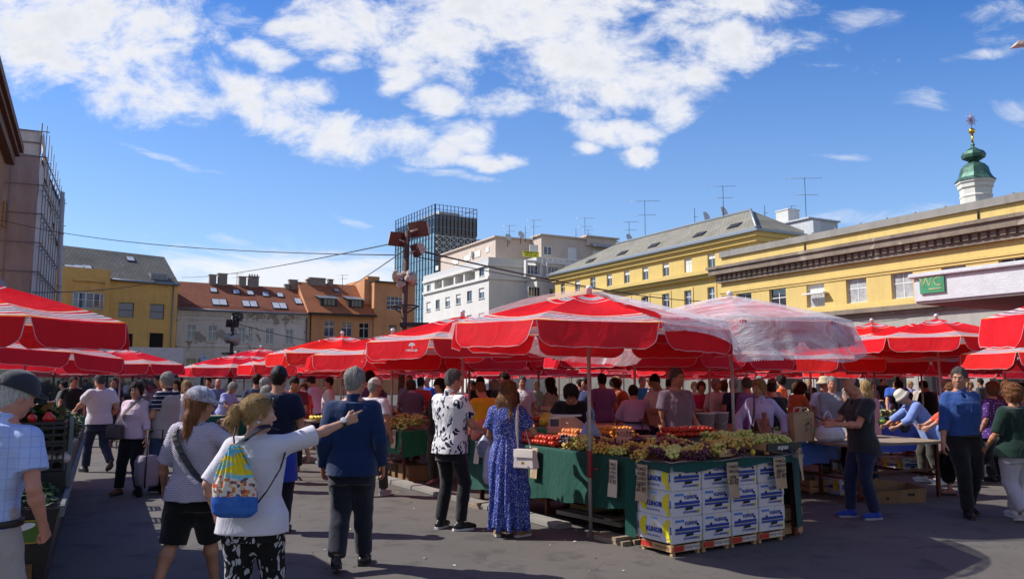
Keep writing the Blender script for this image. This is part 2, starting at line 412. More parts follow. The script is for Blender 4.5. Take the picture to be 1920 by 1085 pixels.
def window(b, h, nx=2, tr=(.36,), fm=None, pm=None, y=.12, t=.055, sill=None, parent=None, surround=None, half=None):
    a, c, z0, z1 = h[:4]; fm = fm or WHITE; pm = pm or GLASS
    fr = MB(); w, hh = c - a, z1 - z0
    fr.bb(a, c, y, y + .07, z0, z0 + t); fr.bb(a, c, y, y + .07, z1 - t, z1)
    fr.bb(a, a + t, y + .002, y + .068, z0 + t, z1 - t); fr.bb(c - t, c, y + .002, y + .068, z0 + t, z1 - t)
    for i in range(1, nx): q = a + w * i / nx; fr.bb(q - t*.5, q + t*.5, y + .006, y + .064, z0 + t, z1 - t)
    for f in tr: q = z1 - hh * f; fr.bb(a + t, c - t, y + .004, y + .066, q - t*.6, q + t*.6)
    if surround:
        sw = surround
        for (x0, x1, q0, q1) in ((a - sw, a, z0 - sw*.5, z1 + sw), (c, c + sw, z0 - sw*.5, z1 + sw), (a, c, z1, z1 + sw)):
            fr.bb(x0, x1, -.06, .02, q0, q1, 1)
    if sill: fr.bb(a - .1, c + .1, -.12, .1, z0 - .1, z0 - .003, 1)
    o = b.part('window', fr, [fm, sill or (b.wm if hasattr(b, 'wm') else fm)], parent)
    pn = MB()
    if half is None: pn.bb(a + t*.5, c - t*.5, y + .03, y + .04, z0 + t*.5, z1 - t*.5)
    else:
        zm = z0 + hh * half
        pn.bb(a + t*.5, c - t*.5, y + .03, y + .04, z0 + t*.5, zm); pn.bb(a + t*.5, c - t*.5, y + .03, y + .04, zm, z1 - t*.5, 1)
    pn.build('pane', [pm, BLIND], o)
    return o
def chimney(b, x, y, z, w, d, h, mat=None, pots=0, parent=None):
    mb = MB(); mb.bb(x - w/2, x + w/2, y - d/2, y + d/2, z - 1.2, z + h); mb.bb(x - w/2 - .06, x + w/2 + .06, y - d/2 - .06, y + d/2 + .06, z + h, z + h + .12)
    for i in range(pots): q = x - w/2 + w * (i + .5) / pots; mb.lathe([(.09, z + h + .12), (.07, z + h + .4)], 8, (q, y, 0))
    return b.part('chimney', mb, mat or BRICKC, parent)
def skylight(b, c, w, h, roof, mat=None):
    """c: (s, z) on the sloping roof plane given by roof(z) -> y; part of the roof"""
    mb = MB(); s0, z0 = c
    dy = roof(z0 + h) - roof(z0); up = Vector((0, dy, h)); nrm = Vector((0, -h, dy)).normalized(); o = Vector((s0, roof(z0), z0))
    X = Vector((1, 0, 0))
    def slab(x0, x1, v0, v1, t, mi):
        p = [o + X*x0 + up*v0, o + X*x1 + up*v0, o + X*x1 + up*v1, o + X*x0 + up*v1]
        mb.add([q + nrm*.0 for q in p] + [q + nrm*t for q in p], [(4,5,6,7), (0,1,5,4), (1,2,6,5), (2,3,7,6), (3,0,4,7)], mi)
    slab(-w/2 - .08, w/2 + .08, -.06, 1.06, .08, 0); slab(-w/2, w/2, .02, .98, .10, 1)
    return b.part('skylight', mb, [DARKMETAL, mat or SKYG_], b.roof)
SKYG_ = M('skylight_glass', (.55, .57, .6), .08, .1, spec=1.0)

# ================= yellow house on the left =================
YEL1 = stucco('ochre_stucco', (.70, .43, .14), .3, .1, .4, (.36, .26, .13), pthr=.66)
A = (-.57*76.5, 76.5); B = (at(332, 580, 84).x, 84)
b = Bld('yellow_house', 'ochre yellow house with a grey slate roof and curved bay window', 'house', A, B); b.wm = YEL1
eave = b.loc(270, 530)[1]; L = b.L
ho = [b.rect(222, 567, 251, 595), b.rect(281, 570, 308, 598)]; lo_ = [b.rect(232, 625, 249, 650), b.rect(280, 624, 306, 655)]
base_holes = [b.rect(245, 668, 270, 700), b.rect(285, 672, 312, 706)]
mb = MB(); wall_front(mb, 0, L, 0, eave, ho + lo_ + base_holes, .3); body(mb, 0, L, 0, eave, 9)
bs = b.loc(203, 520)[0]; pz = b.loc(150, 503)[1]
mb.bb(-3.5, bs, -.75, -.003, 0, pz)                                  # the projecting bay front
bx0, bx1 = b.loc(137, 560, -.75)[0], b.loc(193, 560, -.75)[0]; bz0, bz1 = b.loc(165, 580, -.75)[1], b.loc(165, 549, -.75)[1]
bc = (bx0 + bx1) / 2; hw = (bx1 - bx0) / 2
def bow(t, r): a = math.pi * (.12 + .76 * t); return (bc - math.cos(a) * hw / math.cos(math.pi*.12) , -.75 - math.sin(a) * r + .25)
arc = [bow(i / 10, .8) for i in range(11)]; back = [(bc + hw, -.74), (bc - hw, -.74)]
mb.prism(arc + back, 0, bz0); mb.prism(arc + back, bz1, b.loc(165, 528, -.75)[1])
b.part('wall', mb, YEL1)
wb = MB()
for i in range(5):
    x, y = bow(i / 5 + .1, .76); x0, y0 = bow(i / 5, .76); x1, y1 = bow((i + 1) / 5, .76)
    wb.quad((x0, y0, bz0), (x1, y1, bz0), (x1, y1, bz1), (x0, y0, bz1), 1)
for i in range(6):
    x0, y0 = bow(i / 5, .79); wb.tube([(x0, y0, bz0), (x0, y0, bz1)], .07, 6)
wb.tube([(*bow(i/10, .79), bz0 + (bz1-bz0)*.55) for i in range(11)], .04, 6); wb.tube([(*bow(i/10, .79), bz0 + .05) for i in range(11)], .06, 6); wb.tube([(*bow(i/10, .79), bz1 - .05) for i in range(11)], .06, 6)
b.part('bay_window', wb, [OFFW, GLASSB])
mb = MB(); mb.tube([(*bow(i/10, .95), b.loc(165, 528, -.75)[1] + .05) for i in range(11)], .14, 6); b.part('bay_cornice', mb, YEL1)
for h in ho: window(b, h, 1, (.5,), BROWNF, GLASSB)
for h in lo_: window(b, h, 1, (), BROWNF, DARKIN)
for h in base_holes: window(b, h, 2, (.3,), GREYF, GLASS)
rz_ = b.loc(220, 473, 5.0)[1]
mb = MB(); mb.add([(-4, -.25, eave), (L + .1, -.25, eave), (L + .1, 5, rz_), (-4, 5, rz_ + .25)], [(0,1,2,3)])
mb.add([(L + .1, -.25, eave), (L + .1, 9, eave), (L + .1, 5, rz_)], [(0,1,2)]); mb.add([(-4, 9, eave), (L + .1, 9, eave), (L + .1, 5, rz_), (-4, 5, rz_ + .25)], [(3,2,1,0)])
b.roof = b.part('roof', mb, SLATE)
rf = lambda z: -.25 + (z - eave) / (rz_ - eave) * 5.25 - .02
mb = MB(); mb.tube([(bs, -.32, eave + .05), (L + .1, -.32, eave + .05)], .12, 8); b.part('gutter', mb, ZINC)
mb = MB(); d0 = b.rect(283, 515, 312, 528, .8); mb.bb(d0[0]-.1, d0[1]+.1, .55, 3, d0[2]-.1, d0[3]+.15); dm = b.part('dormer', mb, ZINC, b.roof)
mb = MB(); ww = (d0[1]-d0[0])/3
for i in range(3): mb.bb(d0[0]+ww*i+.06, d0[0]+ww*(i+1)-.06, .52, .549, d0[2]+.05, d0[3], 0)
b.part('dormer_window', mb, GLASSB, b.roof)
for (px, py, w_, h_) in ((248, 489, .7, .5), (133, 507, .9, .55), (152, 507, .9, .55), (166, 506, .8, .5)):
    q = b.loc(px, py, 3.2 if py < 500 else .9); skylight(b, (q[0], q[1]), w_, h_, rf)

mb = MB(); mb.tube([(L - .5, -.12, 0), (L - .5, -.12, eave)], .06, 6); b.part('downpipe', mb, ZINC)
# ================= white peeling house =================
PEEL = stucco('peeling_white_plaster', (.66, .61, .55), .45, .1, .85, (.27, .235, .19), pthr=.575)
A = (at(332.5, 590, 86.5).x, 86.5); B = (atx(572, 93.8), 93.8)
b = Bld('peeling_white_house', 'white house with peeling plaster, red tile roof and rows of skylights', 'house', A, B); b.wm = PEEL; L = b.L
eave = (b.loc(340, 578)[1] + b.loc(560, 591)[1]) / 2
wins = [(350.5,608.5,366.5,638.7), (390,610,406.5,640), (433,612,441.5,641), (446.5,612,460,642), (465.5,612,473.5,642), (498,615,513,645), (535.5,617,549.7,645)]
low = [(348,672,367,706), (389,674,406,708), (446,678,472,712), (498,680,514,712), (536,682,550,712)]
H1 = [b.rect(*w_) for w_ in wins]; H2 = [b.rect(*w_) for w_ in low]
mb = MB(); wall_front(mb, 0, L, 0, eave, H1 + H2, .22); body(mb, 0, L, 0, eave, 9, top=False); b.part('wall', mb, PEEL)
for h in H1: window(b, h, 2, (.35,), WHITE, GLASSB, sill=PEEL, y=.1)
SHUT = M('faded_board', (.42, .37, .22), .8)
for i, h in enumerate(H2): window(b, h, 2, (.3,), OFFW, SHUT if i < 2 else GLASS, sill=PEEL)
mb = MB()
for z, d, hh in ((eave - .30, .28, .30), (eave - .55, .14, .25), (eave - 1.05, .07, .12)): mb.bb(-.02, L + .02, -d, -.002, z, z + hh - .004)
for i in range(9): s_ = L * (i + .5) / 9; mb.bb(s_ - .45, s_ + .45, -.05, -.002, eave - 1.0, eave - .62)
zs = H1[0][2] - .5; mb.bb(-.02, L + .02, -.10, -.002, zs - .12, zs)
b.part('cornice', mb, PEEL)
mb = MB(); mb.tube([(0, -.42, eave + .02), (L, -.42, eave + .02)], .13, 8); mb.tube([(L - .1, -.15, 0), (L - .1, -.15, eave)], .06, 8); b.part('gutter', mb, ZINC)
dp = 4.6; rz_ = b.loc(450, 534, dp)[1]
mb = MB(); mb.add([(0, -.45, eave + .05), (L, -.45, eave + .05), (L, dp, rz_), (0, dp, rz_), (0, 9, eave), (L, 9, eave)], [(0,1,2,3), (3,2,5,4), (0,3,4), (1,5,2)])
b.roof = b.part('roof', mb, TILE_R)
rf = lambda z: -.45 + (z - eave - .05) / (rz_ - eave - .05) * (dp + .45)
def on_roof(px, py):
    y = 2.0
    for _ in range(12): s_, z = b.loc(px, py, y); y = .6 * y + .4 * rf(z)
    return s_, z
for px, py in ((401.5, 548), (444, 551), (470.5, 553), (499, 555.5), (526.5, 557)): skylight(b, on_roof(px, py), .65, .5, rf)
for px, py in ((406, 572), (419.5, 572.5), (463, 575), (477, 575.5), (519.5, 578.5), (532.5, 579), (561, 570)): skylight(b, on_roof(px, py), .72, .72, rf)
for px, w_, h_, p in ((398, .75, .9, 0), (416.5, 1.0, 1.1, 0), (454, .8, .9, 0), (474.5, 1.2, 1.0, 4), (540, .8, .3, 0), (549, 1.0, .9, 0)):
    s_, z = b.loc(px, 534, dp); chimney(b, s_, dp, rz_, w_, .6, h_, pots=p)
mb = MB(); mb.tube([(.3, .1, eave + .55), (L - .3, .1, eave + .55)], .02, 5)
for i in range(30): s_ = .3 + (L - .6) * i / 29; mb.tube([(s_, .1, eave + .2), (s_, .1, eave + .58)], .012, 4)
b.part('snow_guard', mb, DARKMETAL)

# ================= orange house =================
ORA = stucco('terracotta_stucco', (.60, .30, .15), .3, .1, .35, (.40, .24, .15), pthr=.68)
A = (atx(573.5, 93.9), 93.9); B = (atx(775, 101.2), 101.2)
b = Bld('orange_house', 'terracotta house with orange tile roof, two dormers and a taller flat-roofed wing', 'house', A, B); b.wm = ORA; L = b.L
eave = b.loc(650, 590)[1]; s1 = b.loc(689, 600)[0]
wins = [(608,601,627,631), (641,603,660,633), (673.5,605,692,633.5)]
H1 = [b.rect(*w_) for w_ in wins]; s1 = max(s1, H1[2][1] + .5)
H2 = [(h[0], h[1], .8, 2.8) for h in H1]
mb = MB(); wall_front(mb, 0, s1, 0, eave, H1 + H2, .2); body(mb, 0, s1, 0, eave, 9, top=False)
tz = b.loc(730, 531)[1]
t1 = [b.rect(725,556,756,581, -.2), b.rect(729,609,744,621, -.2)]
wall_front(mb, s1, L, 0, tz, t1, .2, -.2); body(mb, s1, L, 0, tz, 8, -.2)
tw = b.loc(690, 540)[0]; mb.bb(tw, s1 - .003, 1.2, 7.8, eave - 1, tz + .5)
b.part('wall', mb, ORA)
for h in H1[:2]: window(b, h, 2, (.36,), WHITE, GLASSB, sill=ORA)
window(b, H1[2], 2, (.36,), WHITE, DARKIN, sill=ORA)
for h in H2: window(b, h, 2, (.3,), WHITE, GLASS)
window(b, t1[0], 4, (.3, .65), WHITE, GLASSB, y=-.08); window(b, t1[1], 1, (.5,), GREYF, GLASSB, y=-.08)
dp = 4.2; rz_ = b.loc(620, 532, dp)[1]; e0 = eave + .05
mb = MB(); mb.add([(-.1, -.6, e0), (s1 + .2, -.6, e0), (tw, dp, rz_), (-.1, dp, rz_), (-.1, 9, eave), (s1 - .003, 9, eave)], [(0,1,2,3), (3,2,5,4)])
mb.add([(-.1, -.6, e0), (-.1, dp, rz_), (-.1, 9, eave)], [(0,1,2)], 1)
b.roof = b.part('roof', mb, [TILE_O, ORA])
mb = MB(); mb.bb(-.1, s1 + .25, -.72, -.602, e0 - .22, e0 + .02); mb.bb(s1 - .05, L + .2, -.55, 8, tz + .003, tz + .16); b.part('eaves', mb, DARKMETAL)
rf = lambda z: -.6 + (z - e0) / (rz_ - e0) * (dp + .6)
for (x0, y0, x1, y1) in ((601, 561, 627, 573), (653, 563, 676, 576)):
    q = b.rect(x0, y0, x1, y1, 1.0); yr = rf(q[2])
    mb = MB(); mb.bb(q[0]-.15, q[1]+.15, yr - .1, yr + 2.4, q[2] - .1, q[3] + .1)
    mb.add([(q[0]-.5, yr-.35, q[3]+.11), (q[1]+.4, yr-.35, q[3]+.11), (q[1]+.1, yr+2.6, q[3]+.8), (q[0]-.5, yr+2.6, q[3]+.8), (q[0]-.5, yr-.35, q[3]+.02), (q[1]+.4, yr-.35, q[3]+.02)], [(0,1,2,3), (4,5,1,0)], 1)
    dm = b.part('dormer', mb, [DARKMETAL, ZINC], b.roof)
    mb = MB(); n_ = 3; ww = (q[1] - q[0] - .3) / n_
    for i in range(n_): mb.bb(q[0]+.2+ww*i+.04, q[0]+.2+ww*(i+1)-.04, yr - .14, yr - .102, q[2]+.05, q[3]-.05)
    b.part('dormer_window', mb, GLASS, b.roof)
skylight(b, (b.loc(633, 547, 2.6)[0], b.loc(633, 547, 2.6)[1]), .6, .4, rf, GREYF)
chimney(b, b.loc(594, 530, dp)[0], dp, rz_, 2.0, .8, .5); chimney(b, b.loc(619, 530, dp)[0], dp, rz_, .6, .6, .45); chimney(b, b.loc(550+30, 533, dp)[0], dp, rz_, .8, .6, .25)
mb = MB(); q = b.loc(712, 531)[0]; mb.bb(q - .8, q + .8, 2, 3.5, tz + .163, tz + 1.0); b.part('roof_hut', mb, ORA)

mb = MB(); mb.tube([(.35, -.1, 0), (.35, -.1, e0)], .06, 6); b.part('downpipe', mb, DARKMETAL)
# ================= glass tower =================
TG = glass_mat('tower_glass', (.20, .36, .46), .06, .35)
TGD = glass_mat('dark_tower_glass', (.012, .016, .022), .08, .3)
Cn = Vector((at(816, 420, 170).x, 170)); dl = Vector((.527, -.85)); dr = Vector((.771, .637)); 
A = Cn - Vector((.527, -.85)) * 20.9
b = Bld('glass_tower', 'tall blue glass office tower with an open steel frame on top', 'tower', A, Cn); L = b.L
topz = b.loc(815, 383)[1]; z_s = b.loc(813, 402)[1]; z_d = b.loc(813, 437)[1]
RW = 10.2
def tower_pt(s_, y, z): return (s_, y, z)
mb = MB(); mb.bb(0, L, 0, RW, 0, z_d - .003); b.part('curtain_wall', mb, TG)
mb = MB(); mb.bb(0, L, .02, RW - .02, z_d, z_s); b.part('upper_floors', mb, TGD)
mb = MB()
for i in range(1, 18):                                              # floor bands
    z = i * 2.15
    if z < z_s: mb.bb(-.04, L + .04, -.04, RW + .04, z, z + (.12 if z < z_d else .3))
b.part('floor_band', mb, M('tower_band', (.10, .15, .2), .3, .2, spec=.7))
mb = MB()
for i in range(15): s_ = L * i / 14; mb.bb(s_ - .06, s_ + .06, -.22, -.052, 0, topz)
for i in range(12): y = RW * i / 11; mb.bb(L + .052, L + .22, y - .05, y + .05, z_d if i % 2 else 18, topz)
for z in (topz - .1, z_s + .1, (z_s + topz) / 2): mb.tube([(-.1, -.15, z), (L + .15, -.15, z), (L + .15, RW, z)], .05, 4)
for i in range(18):
    s_ = L * i / 17; mb.tube([(s_, RW, z_s), (s_, RW, topz)], .03, 4)
for i in range(10): y = RW * i / 9; mb.tube([(0, y, z_s), (0, y, topz)], .03, 4)
mb.tube([(-.1, RW, topz - .1), (L + .15, RW, topz - .1)], .07, 5)
b.part('roof_screen', mb, M('tower_mullion', (.03, .045, .08), .4, .1))
mb = MB(); mb.bb(L * .35, L * .8, 3, RW - 2, z_s + .003, z_s + 1.7); b.part('plant_room', mb, OFFW)
mb = MB(); zt0, zt1 = b.loc(818, 478)[1], b.loc(818, 441)[1]; n_ = 7
for r_ in range(3):
    za, zb = zt0 + (zt1 - zt0) * r_ / 3, zt0 + (zt1 - zt0) * (r_ + 1) / 3
    mb.tube([(L + .4, 0, zb), (L + .4, RW + 2, zb)], .10, 5)
    for i in range(n_):
        ya, yb = (RW + 2) * i / n_, (RW + 2) * (i + 1) / n_
        mb.tube([(L + .4, ya, za), (L + .4, yb, zb)], .09, 5); mb.tube([(L + .4, yb, za), (L + .4, ya, zb)], .09, 5); mb.tube([(L + .4, yb, za), (L + .4, yb, zb)], .08, 5)
b.part('steel_lattice', mb, OFFW)
mb = MB(); mb.bb(L + .012, L + .03, .3, RW - .2, zt0 - 6, zt1 + 1); b.part('dark_panel', mb, TGD)

# ================= pale stone apartment block =================
STONE = stucco('pale_stone_cladding', (.66, .65, .63), .16, .06)
ATT = stucco('pink_attic_stucco', (.60, .50, .43), .15, .06)
corner = Vector((atx(916, 105), 105)); dd = Vector((.475, -.88)).normalized()
A = corner - dd * 22.8
b = Bld('apartment_block', 'pale stone apartment block with roof terrace, loggias and set-back pink attic', 'apartment block', A, corner); b.wm = STONE; L = b.L
zp = b.loc(916, 482)[1]; zc = b.loc(916, 518)[1]; zt = zp - 1.1
za = b.loc(923, 447, 2.0)[1]
Z = lambda *t: tuple(700 + q / 3.617 if i % 2 == 0 else 360 + q / 3.617 for i, q in enumerate(t))
log = [b.rect(*Z(*q)) for q in ((415,600,465,655), (475,575,545,640), (555,545,610,612), (620,525,690,592))]
rowA = [b.rect(*Z(*q)) for q in ((363,628,388,680), (718,508,752,570))]
rowB = [b.rect(*Z(*q)) for q in ((360,745,388,808), (423,730,450,793), (488,712,520,776), (560,692,592,757), (635,670,668,740), (715,650,752,720))]
stp = (rowB[0][2] - 3.2) 
rowC = [(h[0], h[1], h[2] - 3.35, h[3] - 3.35) for h in rowB]; rowD = [(h[0], h[1], h[2] - 3.35, h[3] - 3.35) for h in rowC]
lz0, lz1 = min(h[2] for h in log) + .1, sum(h[3] for h in log) / 4
log = [(h[0], h[1], lz0, lz1, 1.3) for h in log]
mb = MB(); wall_front(mb, 0, L, 0, zt, log + rowA + rowB + rowC + rowD, .25)
dp1, st1 = 5.6, 3.0
body(mb, 0, L, 0, zt, 14, top=True)
# front faces: first facet 5.6 m deep, then the main front steps out to the camera side
mb.bb(L, L + st1, dp1, 30, 0, zt)
w1 = MB()
FR = lambda px, py: None
b.part('wall', mb, STONE)
def facet_rect(pl_s, x0, y0, x1, y1):
    """rect on the plane s = pl_s (front facing the camera); returns y0,y1,z0,z1"""
    def hit(px, py):
        P0 = b.A + b.u * pl_s; C = Vector((0, 0, CAMZ)); d = ray(px, py); t = (P0 - C).dot(b.u) / d.dot(b.u); p = C + d * t
        return (p - b.A).dot(b.n), p.z
    cx, cy = (x0+x1)/2, (y0+y1)/2
    return hit(x0, cy)[0], hit(x1, cy)[0], hit(cx, y1)[1], hit(cx, y0)[1]
mb = MB()
for z in (zc - .35, zt - .05): mb.bb(-.02, L + .25, -.25, -.003, z, z + .35); mb.bb(L + .003, L + .22, -.003, dp1 - .26, z, z + .35); mb.bb(L + .003, L + st1 + .25, dp1 - .25, dp1 - .003, z, z + .35); mb.bb(L + st1 + .003, L + st1 + .25, dp1 - .003, 30, z, z + .35)
b.part('cornice', mb, STONE)
PAR = M('terrace_parapet_panel', (.56, .56, .56), .5, .06)
mb = MB(); zr0, zr1 = zt + .31, zp
mb.bb(0, L + .1, -.12, -.05, zr0, zr1); mb.bb(L + .06, L + .12, -.05, dp1 - .2, zr0, zr1)
for i in range(30): y = dp1 + 24 * i / 30; mb.bb(L + st1 + .1, L + st1 + .14, y, y + .62, zr0, zr1)
mb.bb(L + .12, L + st1 + .14, dp1 - .14, dp1 - .08, zr0, zr1); mb.tube([(L + st1 + .12, dp1, zr1), (L + st1 + .12, 30, zr1)], .05, 6)
b.part('terrace_parapet', mb, PAR)
mb = MB(); at_w = [b.rect(*Z(*q), 2.0) for q in ((425,500,442,530), (540,455,578,490), (618,430,660,465), (690,400,728,440), (765,374,786,408))]
wall_front(mb, 2.0, L - 2, zt + .003, za, [], .2, 2.0); body(mb, 2.0, L - 2, zt + .003, za, 12, 2.0)
mb.bb(L - 2 + .003, L + st1 - 2.2, dp1 + 2, 30, zt + .003, za + .3)
mb.bb(1.6, L - 1.7, 1.7, 14, za + .003, za + .2); mb.bb(L - 1.7, L + st1 - 1.9, dp1 + 1.7, 30, za + .303, za + .5)
b.part('attic', mb, ATT)
for h in at_w:
    mb = MB(); mb.bb(h[0], h[1], 1.92, 1.997, h[2], h[3], 0); b.part('attic_blind', mb, BLIND)
for h in rowA + rowB + rowC + rowD:
    k = rnd.random(); window(b, h, 2, (), WHITE if k > .25 else BROWNF, GLASS, sill=STONE, half=(.0 if k > .72 else .3 if k > .55 else .62 if k > .35 else None))
for h in log:
    w_ = h[1] - h[0]; hh = (h[0] + w_*.3, h[1] - w_*.12, h[2] + .5, h[3] - .35); window(b, hh, 2, (), WHITE, GLASS, y=1.2)
mb = MB(); h = log[0]; mb.bb(h[0] + .2, h[0] + .9, .5, .9, h[2] + .7, h[2] + 1.3); b.part('air_conditioner', mb, OFFW)
mb = MB(); h = at_w[2]; mb.bb(h[1]+.3, h[1] + 1.0, 1.6, 1.95, h[3] - .4, h[3] + .3); b.part('air_conditioner', mb, OFFW)
# windows on the front that faces the camera
pl = L + st1
def fwin(x0, y0, x1, y1, mat, frame=WHITE, pl_s=None, n_=2, recess=0.0):
    p = pl if pl_s is None else pl_s
    y0_, y1_, z0, z1 = facet_rect(p, x0, y0, x1, y1); mb = MB()
    mb.bb(p + .003, p + .05, y0_, y1_, z0, z1, 1)
    t = .08
    mb.bb(p + .003, p + .09, y0_ - t, y0_, z0 - t, z1 + t); mb.bb(p + .003, p + .09, y1_, y1_ + t, z0 - t, z1 + t)
    mb.bb(p + .003, p + .088, y0_, y1_, z1, z1 + t); mb.bb(p + .003, p + .14, y0_ - .1, y1_ + .1, z0 - t - .03, z0 - .001)
    for i in range(1, n_): q = y0_ + (y1_ - y0_) * i / n_; mb.bb(p + .051, p + .085, q - .04, q + .04, z0, z1)
    o = b.part('window', mb, [frame, mat])
for q in ((1052,645,1125,706), (1193,655,1216,710), (1052,765,1120,830)): fwin(*Z(*q), GLASS, n_=4 if q[2]-q[0] > 60 else 1)
for q in ((1040,500,1110,556), (1180,512,1250,566)): fwin(*Z(*q), GLASSB, n_=3)
mb = MB()
for q in ((1032,482,1118,562), (1172,492,1284,572), (1308,500,1400,580)):
    y0_, y1_, z0, z1 = facet_rect(pl, *Z(*q))
    mb.bb(pl + .003, pl + .55, y0_ - .25, y0_, z0 - .3, z1 + .3); mb.bb(pl + .003, pl + .55, y1_, y1_ + .25, z0 - .3, z1 + .3); mb.bb(pl + .003, pl + .548, y0_, y1_, z1, z1 + .3); mb.bb(pl + .003, pl + .6, y0_, y1_, z0 - .3, z0)
b.part('loggia_frame', mb, STONE)
pa = L + st1 - 2.2
fwin(*Z(1062,362,1112,412), BLIND, pl_s=pa, n_=1); fwin(*Z(1155,372,1205,425), GLASSB, pl_s=pa); fwin(*Z(1320,382,1372,462), BLIND, pl_s=pa, n_=1); fwin(*Z(1490,402,1540,440), BLIND, pl_s=pa, n_=1)
y0_, y1_, z0, z1 = facet_rect(pl + .2, *Z(1015,402,1122,440))
ban = MB(); ban.bb(pl + .16, pl + .20, y0_, y1_, z0, z1)
YB = M('yellow_banner_cloth', (.88, .86, .06), .7, .05); INK = M('black_ink', (.012, .012, .013), .7, .1)
bo = b.part('banner', ban, YB)
wb_, hb_ = y1_ - y0_, z1 - z0
# letters in the plane s = pl+.2, reading along +y
for t_, dz, sz in (('IZNAJMLJUJE SE STAN', .27, hb_*.36), ('099 231 162', -.2, hb_*.46)):
    o = text(t_, sz, INK, bo, (pl + .205, (y0_+y1_)/2, (z0+z1)/2 + hb_*dz), (math.pi/2, 0, math.pi/2), bold=.01)
    o.scale = (min(1.0, wb_*.92 / max(.01, o.dimensions.x)), 1, 1)
y0_, y1_, z0, z1 = facet_rect(pa, *Z(1440,316,1640,430))
mb = MB(); mb.bb(pa - 4, pa + .4, y0_, y1_, za - .5, z1); mb.bb(pa - 4.2, pa + .7, y0_ - .3, y1_ + .3, z1 + .003, z1 + .2); b.part('roof_hut', mb, ATT)
mb = MB(); mb.add([(pa + .41, y0_ + .6, z0 + 1.6), (pa + .41, y1_, z0 + 1.6), (pa + 1.3, y1_, z0 + 1.05), (pa + 1.3, y0_ + .6, z0 + 1.05)], [(0,1,2,3)]); b.part('awning', mb, M('striped_awning', (.4, .4, .4), .8, .4, 9))

# ================= long yellow building with hip roof =================
GST0 = stucco('dark_grey_plinth', (.20, .19, .175), .5, .15); YEL2 = stucco('pale_yellow_stucco', (.64, .48, .18), .22, .06)
near = Vector((at(1418.5, 435, 72).x, 72)); A = near - dd * 35.3
b = Bld('long_yellow_building', 'long pale yellow building under a grey hipped roof, behind the stone block', 'building', A, near); b.wm = YEL2; L = b.L
eave = b.loc(1300, 459)[1]
Q = lambda *t: tuple(1020 + q / 3.556 if i % 2 == 0 else 320 + q / 3.556 for i, q in enumerate(t))
up = [b.rect(*Q(*q)) for q in ((112,756,138,828), (207,731,240,806), (308,709,343,791), (418,686,453,770), (533,662,570,748), (655,638,695,727), (790,607,833,702), (935,576,985,677), (1090,543,1140,646))]
uz0, uz1 = sum(h[2] for h in up) / 9, sum(h[3] for h in up) / 9; up = [(h[0], h[1], uz0, uz1) for h in up]; up += [(up[-1][0] + 4.2*k, up[-1][1] + 4.2*k, uz0, uz1) for k in (1, 2) if up[-1][1] + 4.2*k < L - .6]
lowz1 = b.loc(*Q(1116, 775))[1]; lw = [b.rect(*Q(*q)) for q in ((532,862,575,930), (652,840,698,910), (790,820,838,895), (938,798,985,870), (1093,770,1140,850))]
lw = [(h[0], h[1], lowz1 - 1.9, lowz1) for h in lw] + [(h[0], h[1], lowz1 - 1.9, lowz1) for h in up[:4]]
l2 = [(h[0], h[1], h[2] - 3.7, h[3] - 3.7) for h in lw]
mb = MB(); wall_front(mb, 0, L, 0, eave, up + lw + l2, .3); body(mb, 0, L, 0, eave, 6.4, top=False); b.part('wall', mb, YEL2); mb = MB(); mb.bb(-.05, L + .05, -.12, -.003, 0, 4.2); b.part('plinth', mb, GST0)
for i, h in enumerate(up): window(b, h, 2, (.34,), OFFW, BLIND if i == 7 else GLASS, half=(None if rnd.random() > .4 else .65))
for h in lw: window(b, h, 2, (.34,), WHITE, GLASSB, surround=.28, sill=YEL2)
for h in l2: window(b, h, 2, (.34,), WHITE, GLASS)
zc = b.loc(1200, 530)[1]; mb = MB()
for z, d, hh in ((zc - .35, .75, .35), (zc - .7, .45, .34), (eave - .5, .6, .5), (eave - .95, .3, .44)): mb.bb(-d, L + d*.8, -d, -.003, z, z + hh - .004)
for z, d, hh in ((eave - .5, .6, .5), (eave - .95, .3, .44)): mb.bb(L + .003, L + d*.8, -.002, 6.4, z, z + hh - .004)
mb.bb(0, L, -.02, -.003, uz1 + .42, uz1 + .47)
b.part('cornice', mb, YEL2)
dp = 3.2; rz_ = b.loc(1408, 394.5, dp)[1]; rs1 = b.loc(1408, 394.5, dp)[0]; rs0 = b.loc(1156, 458, dp)[0]
e0 = eave + .05
mb = MB(); mb.add([(-.7, -.7, e0), (L + .7, -.7, e0), (rs1, dp, rz_), (rs0, dp, rz_), (L + .7, 7.1, e0), (-.7, 7.1, e0)], [(0,1,2,3), (1,4,2), (3,2,4,5), (0,3,5)])
b.roof = b.part('roof', mb, SLATE2)
mb = MB(); mb.tube([(rs0, dp, rz_ + .05), (rs1, dp, rz_ + .05), (L + .7, -.7, e0 + .08)], .16, 6); b.part('ridge_cap', mb, ZINC)
mb = MB(); mb.add([(-.7, -.75, e0 - .12), (L + .75, -.75, e0 - .12), (L + .75, -.4, e0 + .25), (-.7, -.4, e0 + .25)], [(0,1,2,3)]); mb.bb(-.7, L + .75, -.86, -.752, e0 - .18, e0 + .04); mb.bb(L + .752, L + .86, -.86, 7, e0 - .18, e0 + .04); b.part('gutter', mb, ZINC)
rf = lambda z: -.7 + (z - e0) / (rz_ - e0) * (dp + .7)
def on_roof2(px, py):
    y = 2.0
    for _ in range(14): s_, z = b.loc(px, py, y); y = .6 * y + .4 * rf(z)
    return s_, z
for q in ((300, 612), (512, 562), (720, 512), (1025, 440), (1258, 382)):
    px, py = Q(*q); skylight(b, on_roof2(px, py), 1.3, .45, rf, DARKMETAL)
for q, w_, h_ in (((1675, 300), 2.0, 1.5),):
    s_, z = L + 3, rz_ - .2
